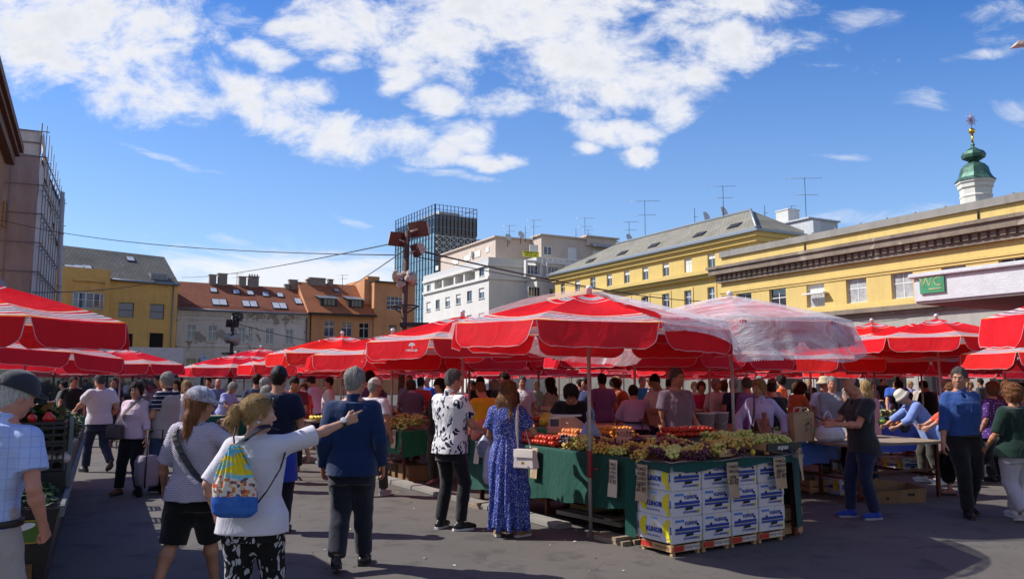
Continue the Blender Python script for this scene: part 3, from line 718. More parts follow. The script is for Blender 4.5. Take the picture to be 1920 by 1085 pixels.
# small roof buildings behind the hip
mb = MB(); mb.bb(L - 6, L - .5, 7.4, 11.5, 0, rz_ - 1.0); mb.bb(L - 6.2, L - .3, 7.2, 11.7, rz_ - .997, rz_ - .85); mb.bb(L + .5, L + 1.6, 5.6, 6.6, 0, e0 + 1.2); b.part('roof_hut', mb, M('pale_blue_render', (.5, .53, .57), .8))
chimney(b, L - 4.5, 9.0, rz_ - .4, 1.6, 1.6, 1.0, OFFW)

# ================= right yellow building with heavy cornice =================
YEL3 = stucco('warm_yellow_stucco', (.68, .51, .19), .28, .07)
COR = stucco('dirty_stone_cornice', (.25, .205, .165), .6, .3, .5, (.5, .45, .38))
GST = stucco('grey_stone_base', (.40, .385, .355), .5, .12)
A = Vector((at(1351, 490, 68).x, 68)); B = A + Vector((.475, -.88)).normalized() * 34
b = Bld('market_hall_building', 'yellow building with a heavy stone cornice and grey arcaded base along the right side', 'building', A, B); b.wm = YEL3; L = b.L
zpar = (b.loc(1360, 474)[1] + b.loc(1900, 359)[1]) / 2; zc1 = (b.loc(1352, 502)[1] + b.loc(1900, 413)[1]) / 2; zc0 = (b.loc(1360, 528)[1] + b.loc(1900, 452)[1]) / 2
zl = (b.loc(1509, 589)[1] + b.loc(1700, 571)[1]) / 2
W5 = lambda *t: tuple(1400 + q / 2.466 if i % 2 == 0 else 180 + q / 2.466 for i, q in enumerate(t))
wr = [b.rect(*W5(*q)) for q in ((105,892,182,985), (277,868,360,978), (460,840,555,957), (668,808,770,935))]
wz0, wz1 = sum(h[2] for h in wr) / 4, sum(h[3] for h in wr) / 4; wr = [(h[0], h[1], wz0, wz1) for h in wr]
pw = wr[3][0] - wr[2][0]; wr += [(wr[3][0] + pw * k, wr[3][1] + pw * k, wz0, wz1) for k in (1, 2, 3)]; wr = [h for h in wr if h[1] < L - .3]
wr.append((wr[0][0] - pw, wr[0][1] - pw, wz0, wz1))
mb = MB(); wall_front(mb, 0, L, zl, zc0, wr, .35); body(mb, 0, L, zl, zc0, 16, top=False)
mb.bb(0, L, .12, 16, zc1 + .15, zpar - .5); b.part('wall', mb, YEL3)
CURTS = [GLASS, CURT, CURT, CURT, CURT, GLASS, GLASS, GLASS]
for i, h in enumerate(wr): window(b, h, 2, (.42,), WHITE, CURTS[i % 8], half=(.55 if i == 1 else None), y=.2)
mb = MB(); h = wr[1]; mb.bb(h[0] + .05, h[1] + .35, -.55, -.05, h[2] + (h[3]-h[2])*.52, h[2] + (h[3]-h[2])*.58); b.part('open_casement', mb, WHITE)
mb = MB(); mb.bb(-.1, L, -.08, 16, zpar - .497, zpar)
for i in range(16): s_ = L * (i + .5) / 16; mb.bb(s_ - .05, s_ + .05, .3, .4, zpar + .003, zpar + .18)
b.part('parapet_coping', mb, stucco('grey_coping', (.30, .29, .27), .5))
mb = MB(); hc = zc1 - zc0
mb.bb(-.9, L, -.9, 15, zc1 - .08, zc1 + .147); mb.bb(-.75, L, -.75, 15, zc1 - hc*.45, zc1 - .083); mb.bb(-.3, L, -.3, 15, zc0 + .003, zc1 - hc*.45 - .003)
n_ = 60
for i in range(n_): s_ = L * (i + .3) / n_; mb.bb(s_, s_ + .34, -.47, -.303, zc0 + hc*.24, zc1 - hc*.47)
b.part('cornice', mb, COR)
mb = MB(); zm = (b.loc(1360, 550)[1] + b.loc(1880, 472)[1]) / 2
mb.bb(-.12, L, -.12, -.003, zm - .12, zm + .06); mb.bb(-.06, L, -.06, -.003, zm - .3, zm - .123); mb.bb(-.1, L, -.1, -.003, zl + .003, zl + .3); b.part('string_course', mb, YEL3)
mb = MB(); mb.bb(-.45, L, -.45, 14, zl - .32, zl - .003); mb.bb(-.25, L, -.25, -.003, zl - .55, zl - .323); b.part('ledge', mb, COR)
mb = MB()                                                           # arcaded stone base
bay = 4.3; ar = 1.55; zt_ = zl - .33; zspr = zt_ - 3.05
for k in range(int(L / bay) + 1):
    c0 = k * bay + .4; c1 = c0 + bay; m_ = (c0 + c1) / 2
    mb.quad((c0, 0, 0), (m_ - ar, 0, 0), (m_ - ar, 0, zt_), (c0, 0, zt_)); mb.quad((m_ + ar, 0, 0), (c1, 0, 0), (c1, 0, zt_), (m_ + ar, 0, zt_))
    pr = None
    for i in range(13):
        a = math.pi * i / 12; p = (m_ - ar * math.cos(a), zspr + ar * math.sin(a))
        if pr: mb.quad((pr[0], 0, pr[1]), (p[0], 0, p[1]), (p[0], 0, zt_), (pr[0], 0, zt_)); mb.quad((pr[0], 0, pr[1]), (pr[0], .9, pr[1]), (p[0], .9, p[1]), (p[0], 0, p[1]))
        if pr: mb.quad((pr[0]*1.0, -.05, pr[1]), (p[0], -.05, p[1]), (m_ + (p[0]-m_)*1.14, -.05, zspr + (p[1]-zspr)*1.14), (m_ + (pr[0]-m_)*1.14, -.05, zspr + (pr[1]-zspr)*1.14))
        pr = p
    for sg in (-1, 1): mb.quad((m_ + sg*ar, 0, 0), (m_ + sg*ar, .9, 0), (m_ + sg*ar, .9, zspr), (m_ + sg*ar, 0, zspr))
mb.quad((-.003, 0, 0), (-.003, 15, 0), (-.003, 15, zt_), (-.003, 0, zt_))
b.part('arcade', mb, GST)
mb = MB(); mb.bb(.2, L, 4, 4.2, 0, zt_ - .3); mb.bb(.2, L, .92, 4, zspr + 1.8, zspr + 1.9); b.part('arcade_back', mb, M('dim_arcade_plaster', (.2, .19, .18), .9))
mb = MB()
for px in (1508, 1837): s_ = b.loc(px, 470)[0]; mb.tube([(s_, .06, zc1 + .2), (s_, .06, zpar - .6)], .05, 6)
b.part('downpipe', mb, DARKMETAL)
hallB = b

# ================= church tower =================
cx, cyy = at(1829, 350, 112).x, 112.0; k = 112 / F
zz = lambda py: at(1831, py, 112).z
t = thing('church_tower', 'white church tower with a green copper onion dome and gold ball', 'church tower', (cx, cyy, 0))
WST = stucco('white_church_stucco', (.72, .70, .64), .1, .05); COP = M('green_copper', (.055, .13, .10), .5, .5, 1.5, metal=.4, bump=.2, bscale=6); GOLD = M('gilded_metal', (.85, .5, .06), .22, .05, metal=1.0)
mb = MB(); r0 = 27 * k
mb.lathe([(r0, 0), (r0, zz(372)), (r0*1.06, zz(369)), (r0, zz(366)), (r0*1.02, zz(356)), (r0*1.12, zz(353)), (r0*1.14, zz(347)), (r0*1.24, zz(344)), (r0*1.26, zz(339))], 8, rot=R(12), smooth=False)
mb.build('tower_wall', WST, t)
mb = MB(); mb.lathe([(36*k, zz(340)), (30*k, zz(334)), (26*k, zz(326)), (24*k, zz(316)), (18*k, zz(309)), (11*k, zz(305)), (9*k, zz(303)), (12*k, zz(301)), (20*k, zz(297)), (21.5*k, zz(291)), (18*k, zz(285)), (9*k, zz(280)), (3.5*k, zz(276)), (2.5*k, zz(274)), (4*k, zz(272)), (2*k, zz(268))], 8, rot=R(12), smooth=False)
mb.build('onion_dome', COP, t)
mb = MB(); mb.tube([(0,0,zz(269)), (0,0,zz(252))], .16, 8); mb.sphere((0,0,zz(246)), .45); mb.build('gold_ball', GOLD, t)
mb = MB(); top = zz(210); mid = zz(226); mb.tube([(0,0,zz(242)), (0,0,top)], .05, 5)
for i in range(16):
    a = 2*math.pi*i/16; r_ = .85 if i % 2 == 0 else .6; mb.tube([(0, 0, mid), (r_*math.cos(a), 0, mid + r_*math.sin(a)*1.15)], .035, 4)
    mb.tube([(r_*.55*math.cos(a), 0, mid + r_*.6*math.sin(a)), (r_*.8*math.cos(a+.3), 0, mid + r_*.9*math.sin(a+.3))], .03, 4)
mb.build('cross', M('pinkish_copper_cross', (.55, .24, .2), .4, .1, metal=.6), t)

# ================= left side: tan building, scaffolding, shop =================
TAN = stucco('tan_stucco', (.36, .22, .13), .2, .08); EAV = M('brown_eave_boards', (.15, .075, .04), .7, .25)
dL = Vector((-.53, 1)).normalized()
A = Vector((at(2, 420, 51).x, 51)); A0 = A - dL * 21
b = Bld('tan_building', 'tan building with deep brown eaves at the left edge of the square', 'building', A0, A); L = b.L; b.wm = TAN
ze = b.loc(44, 383)[1]
wi = [b.rect(10, 380, 16, 430), ]
mb = MB(); wall_front(mb, 0, L - .2, 0, ze, wi, .25); body(mb, 0, L - .2, 0, ze, 12); b.part('wall', mb, TAN)
for h in wi: window(b, h, 1, (.4,), BROWNF, GLASS, sill=TAN)
mb = MB(); mb.bb(-1, L + .2, -.75, 10, ze + .003, ze + .3); mb.bb(-1, L + .3, -.95, 10, ze + .303, ze + .75); mb.bb(-1, L + .2, -.5, -.003, ze - .6, ze); b.part('eaves', mb, EAV)
# canopy over the shops
mb = MB(); zk = 6.2; mb.bb(0, L - 4, -.9, -.02, zk, zk + 1.1); b.part('shop_canopy', mb, M('lilac_grey_canopy', (.30, .28, .33), .6, .15))

SHEET = None
def sheeting(name, col, alpha):
    m, nt = new_mat(name); g = N(nt); c = g.obj()
    f = g.noise(g.mapping(c, scale=(1, 1, .35)), 1.1, 6, .6); base = g.mix(g.ramp(f, [(.35, (0,0,0)), (.7, (1,1,1))]), tuple(q*.75 for q in col), col)
    g.out(g.bsdf(base, .7, 0, g.bump(g.noise(g.mapping(c, scale=(1,1,.4)), 2.2, 4), .8, .12), .3)); return m
MESHM = sheeting('mauve_scaffold_netting', (.37, .32, .33), 1); MESHW = sheeting('white_scaffold_sheeting', (.68, .66, .66), 1)
B = Vector((at(75, 300, 54).x, 54)); A = B - Vector((.907, .42)) * 5
b = Bld('scaffolded_building', 'building wrapped in mauve and white scaffold sheeting beside the tan building', 'building', A, B); L = b.L
ztop = b.loc(60, 246)[1]; zw = b.loc(60, 290)[1]; DP = 16
mb = MB()
def wrap(u, v):
    y = u * DP; z = .2 + v * (zw - .2) ; return (L + .10 * math.sin(y * 2.3 + z * .6) * math.sin(z * .9) , y, z - (u * 1.2 if v > .99 else 0))
mb.grid(lambda u, v: (u * L, -.0 - .06 * math.sin(u * 7) * math.sin(v * 23), .2 + v * (zw - .2)), 10, 40)
mb.quad((0, 0, 0), (0, DP, 0), (0, DP, zw), (0, 0, zw)); mb.quad((0, DP, 0), (L, DP, 0), (L, DP, zw), (0, DP, zw)); mb.quad((0, 0, zw), (L, 0, zw), (L, DP, zw), (0, DP, zw))
b.part('netting', mb, MESHM)
mb = MB(); mb.grid(wrap, 40, 40); mb.grid(lambda u, v: (u * L, -.04 + .04 * math.sin(u*9 + v*5), zw + v * (ztop - zw)), 8, 8); mb.grid(lambda u, v: (L + .06 + .08 * math.sin(u*30 + v*7), u * DP, zw - 4.5 * u + v * (ztop - zw) * (1 - .4*u)), 40, 10)
b.part('sheeting', mb, MESHW)
mb = MB()
for i in range(10): y = DP * i / 9; mb.tube([(L + .3, y, 0), (L + .3, y, ztop + .5 - y * .12)], .032, 5)
for i in range(9): z = 1 + i * 2.0; mb.tube([(L + .3, -.2, z), (L + .3, DP, z)], .04, 5)
for i in range(10):
    y = DP * i / 9
    for j in range(8): z = 3 + j*2.0; mb.tube([(L - .1, y, z), (L + .5, y, z)], .03, 4)
mb.tube([(0, -.15, zw), (0, -.15, ztop + .6)], .05, 5); mb.tube([(L, -.15, zw), (L, -.15, ztop + .6)], .05, 5); mb.tube([(-.9, -.15, ztop), (L + .5, -.15, ztop)], .04, 5); [mb.tube([(-.3, -.13, 3 + k*2.0), (L + .4, -.13, 3 + k*2.0)], .03, 4) for k in range(8)]; [mb.tube([(L*k/3, -.13, 0), (L*k/3, -.13, zw)], .03, 4) for k in range(3)]; mb.tube([(-.5, -.15, (zw+ztop)/2), (L, -.15, (zw+ztop)/2)], .04, 5)
b.part('scaffold_tubes', mb, M('dull_scaffold_steel', (.22, .19, .18), .7, .2))

A = Vector((-19.2, 30)); B = Vector((-13.6, 33.2))
b = Bld('glazed_shop', 'dark glazed shop with a white lettered fascia behind the left stall', 'shop', A, B); L = b.L
mb = MB(); mb.bb(0, L, 0, 4, 2.36, 3.0); mb.bb(0, L, 3.6, 4, 0, 2.35); fas = b.part('fascia', mb, M('white_fascia', (.5, .5, .5), .5, .1))
mb = MB()
for i in range(8): s_ = L * i / 7; mb.bb(s_ - .04, s_ + .04, .05, .13, .0, 2.355)
mb.bb(0, L, .06, .12, 1.0, 1.05); b.part('shop_frame', mb, DARKMETAL)
mb = MB(); mb.bb(.02, L - .02, .14, .16, .02, 2.34); b.part('shop_glass', mb, GLASS)
q = b.loc(87, 679)
text('HANKO', .62, INK, fas, (min(L - 1.2, max(1.2, q[0])), -.006, 2.62), (math.pi/2, 0, 0), bold=.012)

# ================= WC canopy on the right =================
Aw = Vector((at(1713, 540, 17).x, 17)); Bw = Aw + Vector((.475, -.88)).normalized() * 8.5
b = Bld('toilet_kiosk', 'white stuccoed concrete canopy of the public toilets with a green sign', 'kiosk', Aw, Bw); L = b.L
zb0 = b.loc(1716, 567)[1]; zb1 = b.loc(1712, 514)[1]
ROUGH = M('rough_white_stucco', (.56, .59, .63), .95, .08, 5, bump=.5, bscale=26, bdist=.02)
mb = MB(); mb.bb(0, L, 0, 6.2, zb0, zb1 - .1); mb.bb(-.08, L, -.08, 6.2, zb1 - .097, zb1); b.part('canopy', mb, ROUGH, bevel=.02)
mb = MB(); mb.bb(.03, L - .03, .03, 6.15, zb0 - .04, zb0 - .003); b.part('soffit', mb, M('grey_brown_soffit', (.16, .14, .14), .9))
mb = MB(); mb.bb(3.2, L, 3.6, 6.0, 0, zb0 - .043); b.part('wall', mb, M('kiosk_wall', (.35, .33, .31), .9))
x0, x1, z0, z1 = b.rect(1725, 519.5, 1771, 549, -.03)
mb = MB(); mb.bb(x0, x1, -.045, -.003, z0, z1); sg = b.part('sign', mb, M('green_sign_paint', (.045, .26, .13), .6, .25, 5))
text('WC', (z1 - z0) * .86, M('sign_lettering', (.30, .33, .16), .6, .5, 8), sg, ((x0 + x1) / 2 - .02, -.05, (z0 + z1) / 2 + .06), (math.pi/2, 0, 0), space=1.05)
mb = MB(); mb.bb(x0 + (x1-x0)*.38, x1 - .06, -.052, -.047, z0 + .07, z0 + .10); mb.build('underline', _mats['sign_lettering'], sg)
# ---------- market umbrellas ----------
def canvas(name, red, striped):
    m, nt = new_mat(name); g = N(nt); c = g.obj()
    W_, GR, OR, PK = (.74, .70, .72), (.24, .23, .28), (.85, .36, .03), tuple(min(1, q * 1.15) for q in red)
    f = g.noise(c, 1.6, 4); rd = g.mix(f, tuple(q*.82 for q in red), tuple(min(1, q*1.15) for q in red))
    if striped == 'c':
        t = g.attr('t'); K = (0, 0, 0)
        st = [(0, K), (.145, W_), (.155, K), (.17, W_), (.185, GR), (.205, W_), (.22, GR), (.235, W_), (.25, K), (.31, W_), (.322, K),
              (.755, OR), (.765, W_), (.785, K), (.81, W_), (.835, GR), (.852, W_), (.875, GR), (.895, W_), (.92, K), (.945, W_), (.97, OR), (.992, K)]
        sc = g.ramp(t, st, 'CONSTANT')
        lum = g.n('ShaderNodeSeparateColor', inp={'Color': sc}).outputs[0]
        base = g.mix(g.math('GREATER_THAN', lum, .01), rd, sc)
    else:
        e = g.attr('e'); base = g.mix(g.math('LESS_THAN', e, .5), rd, (.64, .48, .50))
    oi = g.n('ShaderNodeObjectInfo').outputs['Random']; fd = g.ramp(g.noise(c, .9, 5, .65), [(.42, (0,0,0)), (.75, (1,1,1))])
    base = g.mix(g.math('MULTIPLY', fd, g.math('MULTIPLY', oi, .38)), base, (.78, .07, .09))
    gr = g.ramp(g.noise(g.mapping(c, scale=(2.5, 2.5, 5)), 1.0, 6, .7), [(.52, (0,0,0)), (.78, (1,1,1))]); base = g.mix(g.math('MULTIPLY', gr, .32), base, (.20, .02, .025))
    nb = g.bump(g.noise(c, 4.0, 5, .62, .8), .5, .05)
    d = g.n('ShaderNodeBsdfDiffuse'); g.set(d, 'Color', base); g.set(d, 'Normal', nb)
    tr = g.n('ShaderNodeBsdfTranslucent'); g.set(tr, 'Color', base); g.set(tr, 'Normal', nb)
    gl = g.n('ShaderNodeBsdfGlossy'); g.set(gl, 'Roughness', .45); g.set(gl, 'Color', (.8, .8, .85))
    mx = g.n('ShaderNodeMixShader'); g.set(mx, 0, .32); nt.links.new(d.outputs[0], mx.inputs[1]); nt.links.new(tr.outputs[0], mx.inputs[2])
    m2 = g.n('ShaderNodeMixShader'); g.set(m2, 0, .010); nt.links.new(mx.outputs[0], m2.inputs[1]); nt.links.new(gl.outputs[0], m2.inputs[2])
    g.out(m2.outputs[0]); return m
REDS = [(.78, .014, .022), (.70, .016, .036), (.82, .020, .016)]
CANO = [canvas('striped_red_canvas', r_, 'c') for r_ in REDS]; FLAP = [canvas('red_valance_canvas', r_, 'f') for r_ in REDS]
POLE = M('umbrella_pole_steel', (.38, .34, .34), .45, .15, 8, metal=.5); CLAMP = M('red_pole_clamp', (.22, .02, .02), .5)
WPLAS = M('white_plastic', (.72, .72, .72), .4, .04)
NS, RR, RISE = 8, 1.52, .40
def cz(t): return RISE * (1 - t ** 1.22)
def canopy_mesh(nu, nv):
    mb = MB()
    for k in range(NS):
        a0, a1 = 2*math.pi*k/NS, 2*math.pi*(k+1)/NS; v = []; tt = []
        for j in range(nv + 1):
            t = .012 + .988 * (j / nv)
            for i in range(nu + 1):
                f = i / nu; x = (math.cos(a0)*(1-f) + math.cos(a1)*f) * RR * t; y = (math.sin(a0)*(1-f) + math.sin(a1)*f) * RR * t
                v.append((x, y, cz(t) - .05 * math.sin(math.pi*f) * math.sin(math.pi*min(1, t*.92)))); tt.append(t)
        fc = [(j*(nu+1)+i, (j+1)*(nu+1)+i, (j+1)*(nu+1)+i+1, j*(nu+1)+i+1) for j in range(nv) for i in range(nu)]
        mb.add(v, fc, 0, True, t=tt)
    return mb
def flap_geo(mb, k, us, vs, seed=0):
    a0, a1 = 2*math.pi*k/NS, 2*math.pi*(k+1)/NS; am = (a0 + a1) / 2; w = 2*RR*math.sin(math.pi/NS)
    tx, ty = -math.sin(am), math.cos(am); ox, oy = math.cos(am), math.sin(am); ap = RR * math.cos(math.pi/NS)
    v = []; ee = []; H = .245; rg = random.Random(seed); ph = rg.uniform(0, 6); am_ = rg.uniform(.006, .018)
    for j, q in enumerate(vs):
        for i, p in enumerate(us):
            s_ = (p - .5) * 2
            hw = w/2 - .012 - .045*q - .095*max(0, q-.62)**2/.144
            out = ap + .004 + .045*q + am_*math.sin(s_*5 + ph)*q
            z = -.003 - H*q*(1 - .02*math.cos(s_*9 + ph))
            v.append((ox*out + tx*s_*hw, oy*out + ty*s_*hw, z)); ee.append(0.0 if i in (0, len(us)-1) or j == len(vs)-1 else 1.0)
    n_ = len(us)
    fc = [(j*n_+i, (j+1)*n_+i, (j+1)*n_+i+1, j*n_+i+1) for j in range(len(vs)-1) for i in range(n_-1)]
    mb.add(v, fc, 0, True, e=ee)
US = [0, .015, .06, .14, .25, .375, .5, .625, .75, .86, .93, .985, 1]; VS = [0, .2, .4, .6, .72, .82, .90, .95, 1]
UF = [0, .03, .12, .35, .65, .88, .97, 1]; VF = [0, .5, .75, .9, 1]
near_canopy = canopy_mesh(6, 10).mesh('canopy', CANO[0], weld=False)
far_canopy = canopy_mesh(2, 4).mesh('canopy', CANO[0])
near_flaps = []
for sd in range(3):
    mb = MB(); flap_geo(mb, 0, US, VS, sd + 3); near_flaps.append(mb.mesh('valance_flap', FLAP[0]))
mb = MB()
for k in range(NS): flap_geo(mb, k, UF, VF, k)
far_flaps = mb.mesh('valance', FLAP[0])
mb = MB(); mb.lathe([(.035, RISE - .01), (.03, RISE + .05), (.045, RISE + .06), (.03, RISE + .09), (.0, RISE + .1)], 8); finial_me = mb.mesh('finial', WPLAS)
mb = MB()
mb.tube([(0, 0, RISE - .06), (RR*.5, 0, cz(.5) - .04), (RR*.985, 0, cz(.985) - .02)], .009, 5); mb.tube([(.02, 0, -.12), (RR*.45, 0, cz(.45) - .04)], .007, 5)
rib_me = mb.mesh('rib', POLE)
pole_me = {}
def pole_mesh(z):
    z = round(z, 1)
    if z not in pole_me:
        mb = MB(); mb.lathe([(.021, 0), (.021, z)], 10); pole_me[z] = mb.mesh('pole', POLE)
    return pole_me[z]
mb = MB(); mb.lathe([(.028, -.14), (.03, -.12), (.03, .12), (.028, .14)], 10); mb.tube([(.03, 0, -.05), (.075, 0, -.05)], .008, 6); mb.sphere((.08, 0, -.05), .016); clamp_me = mb.mesh('pole_clamp', CLAMP)
# umbrella emblem with lettering: dome, handle and the word below
mb = MB(); dome = [(.055*math.cos(math.pi*i/14), .055*math.sin(math.pi*i/14)*.78) for i in range(15)]
dome += [(-.055 + .11*(i+.5)/4 * 1.0, -.004 + (.006 if i % 2 else 0)) for i in range(4)]
mb.poly([(x, y + .02, 0) for x, y in dome]); mb.quad((-.004, -.02, 0), (.004, -.02, 0), (.004, .02, 0), (-.004, .02, 0))
emblem_me = mb.mesh('emblem', WPLAS)
def umbrella(X, Y, zr, label, group=None, rot=0.0, tilt=(0, 0), near=True, sc=1.0, logo=None, var=0, ribs=True):
    r = thing('market_umbrella', label, 'umbrella', (X, Y, 0), 0, group)
    TL = Matrix.Rotation(tilt[0], 4, 'X') @ Matrix.Rotation(tilt[1], 4, 'Y')
    def put(name, me, ang=0.0, par=None):
        o = link(name, me, r); o.matrix_local = Matrix.Translation((0, 0, zr)) @ TL @ Matrix.Rotation(rot + ang, 4, 'Z') @ Matrix.Diagonal((sc, sc, 1, 1)); return o
    o = put('canopy', near_canopy if near else far_canopy)
    if var: set_mat(o, CANO[var])
    if near:
        for k in range(NS):
            f = put('valance_flap', near_flaps[k % 3], 2*math.pi*k/NS)
            if var: set_mat(f, FLAP[var])
            if logo is not None and k in logo:
                am = math.pi / NS; ap = RR*math.cos(math.pi/NS) + .05
                base = Vector((math.cos(am)*ap, math.sin(am)*ap, -.10)) + Vector((-math.sin(am), math.cos(am), 0)) * logo[k]
                e = link('emblem', emblem_me, f, base, (math.pi/2 + R(8), 0, am + math.pi/2))
                text('tržnice.zgh', .046, WPLAS, f, base + Vector((.006*math.cos(am), .006*math.sin(am), -.035)), (math.pi/2 + R(8), 0, am + math.pi/2), bold=.0012)
            if ribs: put('rib', rib_me, 2*math.pi*k/NS)
    else:
        f = put('valance', far_flaps)
        if var: set_mat(f, FLAP[var])
    put('finial', finial_me)
    link('pole', pole_mesh(zr + .3), r)
    if near: link('pole_clamp', clamp_me, r, (0, 0, .78), (0, 0, rot))
    return r
UMB = []
def um(px, Y, zr, label, **k):
    X = atx(px, Y); UMB.append((X, Y)); return umbrella(X, Y, zr, label, k.pop('group', 'red market umbrellas over the stalls'), **k)
u0c, u1c = (.84, 8.78), (2.9, 10.6)
def umx(X, Y, zr, label, **k): UMB.append((X, Y)); return umbrella(X, Y, zr, label, 'red market umbrellas over the stalls', **k)
umx(-5.06, 7.1, 2.22, 'large red umbrella with a striped edge, filling the left edge above the leaf vegetable stall', rot=R(11.5), tilt=(R(1.5), R(1)))
umx(-8.0, 13.2, 2.12, 'dark undersided red umbrella hanging just below and behind the big left one', rot=R(10), var=1, tilt=(R(-3), R(3)))
um(225, 20, 2.06, 'pale striped red umbrella above the woman in the pink top', rot=R(5), var=1)
umx(*u0c, 2.22, 'red umbrella over the grape stall, half covered by clear plastic sheeting', rot=R(-24.5), tilt=(R(0), R(1.5)))
umx(*u1c, 2.36, 'red umbrella completely wrapped in clear plastic sheeting', rot=R(-10), var=1)
umx(-.72, 11.75, 2.21, 'red umbrella with a white umbrella emblem behind the man in the floral shirt', rot=R(-12), logo={5: .30, 1: .3}, tilt=(R(0), R(-1)))
um(640, 16.8, 2.2, 'red umbrella with white finial above the man in the navy cap', rot=R(12), var=2)
um(735, 14.0, 2.08, 'red umbrella tucked between the emblem umbrella and the navy cap man', rot=R(-5))
um(1762, 14.8, 2.40, 'high red umbrella with a white finial beneath the toilet sign', rot=R(-14), tilt=(R(0), R(.5)))
um(1728, 17.6, 2.05, 'wide red umbrella low behind the head of the denim shirt man', rot=R(-20), var=1)
umx(5.27, 6.0, 2.17, 'red umbrella cut off by the right edge, nearest on that side', rot=R(7), tilt=(R(2), R(0)))
um(1990, 13.2, 2.10, 'red umbrella at the right edge below the cut-off one', rot=R(-10), var=2)
um(1640, 17.2, 2.50, 'tallest red umbrella right behind the plastic wrapped one', rot=R(20), var=2)
um(1815, 22.5, 2.15, 'striped red umbrella peeping out right of the denim shirt man', rot=R(3), var=1)
um(1128, 20, 2.22, 'red umbrella with a small white emblem in the second row behind the vendor', rot=R(-15), logo={5: .25, 6: .2}, var=1)
um(1400, 18, 2.2, 'red umbrella below the plastic sheet hem, behind the lavender blouse woman', rot=R(-20))
um(1540, 21.5, 2.15, 'red umbrella with broad stripes behind the carrier bags on the plank table', rot=R(-15), var=1)
um(487, 26, 2.3, 'dark red umbrella with a finial in front of the peeling white house', rot=R(8), var=1)
um(440, 23.5, 2.02, 'low red umbrella left of the slim floodlight mast', rot=R(15), var=1)
um(1010, 15.6, 2.16, 'red umbrella behind the dress woman, in the row beyond the grape stall', rot=R(-18), var=1)
um(1250, 16.2, 2.14, 'red umbrella over the lilac vendor in the row beyond the grape stall', rot=R(4), var=2)
um(560, 21, 2.05, 'red umbrella between the navy cap man and the terracotta house', rot=R(14))
for px, Y, z, lb, v_ in ((1330, 14.6, 2.1, 'red umbrella beyond the plank table, left of the lavender blouse woman', 1), (1520, 16.6, 2.08, 'red umbrella beyond the paper tote bag on the plank table', 2), (880, 15.0, 2.1, 'red umbrella above the yellow shirt shopper', 1), (680, 19.0, 2.1, 'red umbrella behind the white knitted cap', 0), (1885, 18.6, 2.1, 'red umbrella above the polka dot top', 1), (1190, 13.4, 2.12, 'red umbrella just behind the grape stall umbrella', 1)): um(px, Y, z, lb, rot=R(px % 40), var=v_)
# plastic sheeting laid over the two umbrellas
def sheet_mat():
    m, nt = new_mat('clear_plastic_sheet'); g = N(nt); c = g.obj()
    f = g.noise(g.mapping(c, rot=(0,0,.6), scale=(.8, 2.6, 2)), 1.6, 7, .62, 1.6)
    nb = g.bump(f, .9, .05)
    d = g.n('ShaderNodeBsdfDiffuse', inp={'Color': (.90, .90, .92)}); tl = g.n('ShaderNodeBsdfTranslucent', inp={'Color': (.90, .88, .90)}); g.set(d, 'Normal', nb); g.set(tl, 'Normal', nb)
    mx = g.n('ShaderNodeMixShader'); g.set(mx, 0, .30); nt.links.new(d.outputs[0], mx.inputs[1]); nt.links.new(tl.outputs[0], mx.inputs[2])
    gl = g.n('ShaderNodeBsdfGlossy', inp={'Roughness': .18, 'Color': (1, 1, 1)}); g.set(gl, 'Normal', nb)
    m2 = g.n('ShaderNodeMixShader'); g.set(m2, 0, .08); nt.links.new(mx.outputs[0], m2.inputs[1]); nt.links.new(gl.outputs[0], m2.inputs[2])
    tp = g.n('ShaderNodeBsdfTransparent'); m3 = g.n('ShaderNodeMixShader')
    g.set(m3, 0, g.ramp(f, [(.32, (.22,)*3), (.74, (.86,)*3)])); nt.links.new(tp.outputs[0], m3.inputs[1]); nt.links.new(m2.outputs[0], m3.inputs[2])
    g.out(m3.outputs[0]); return m
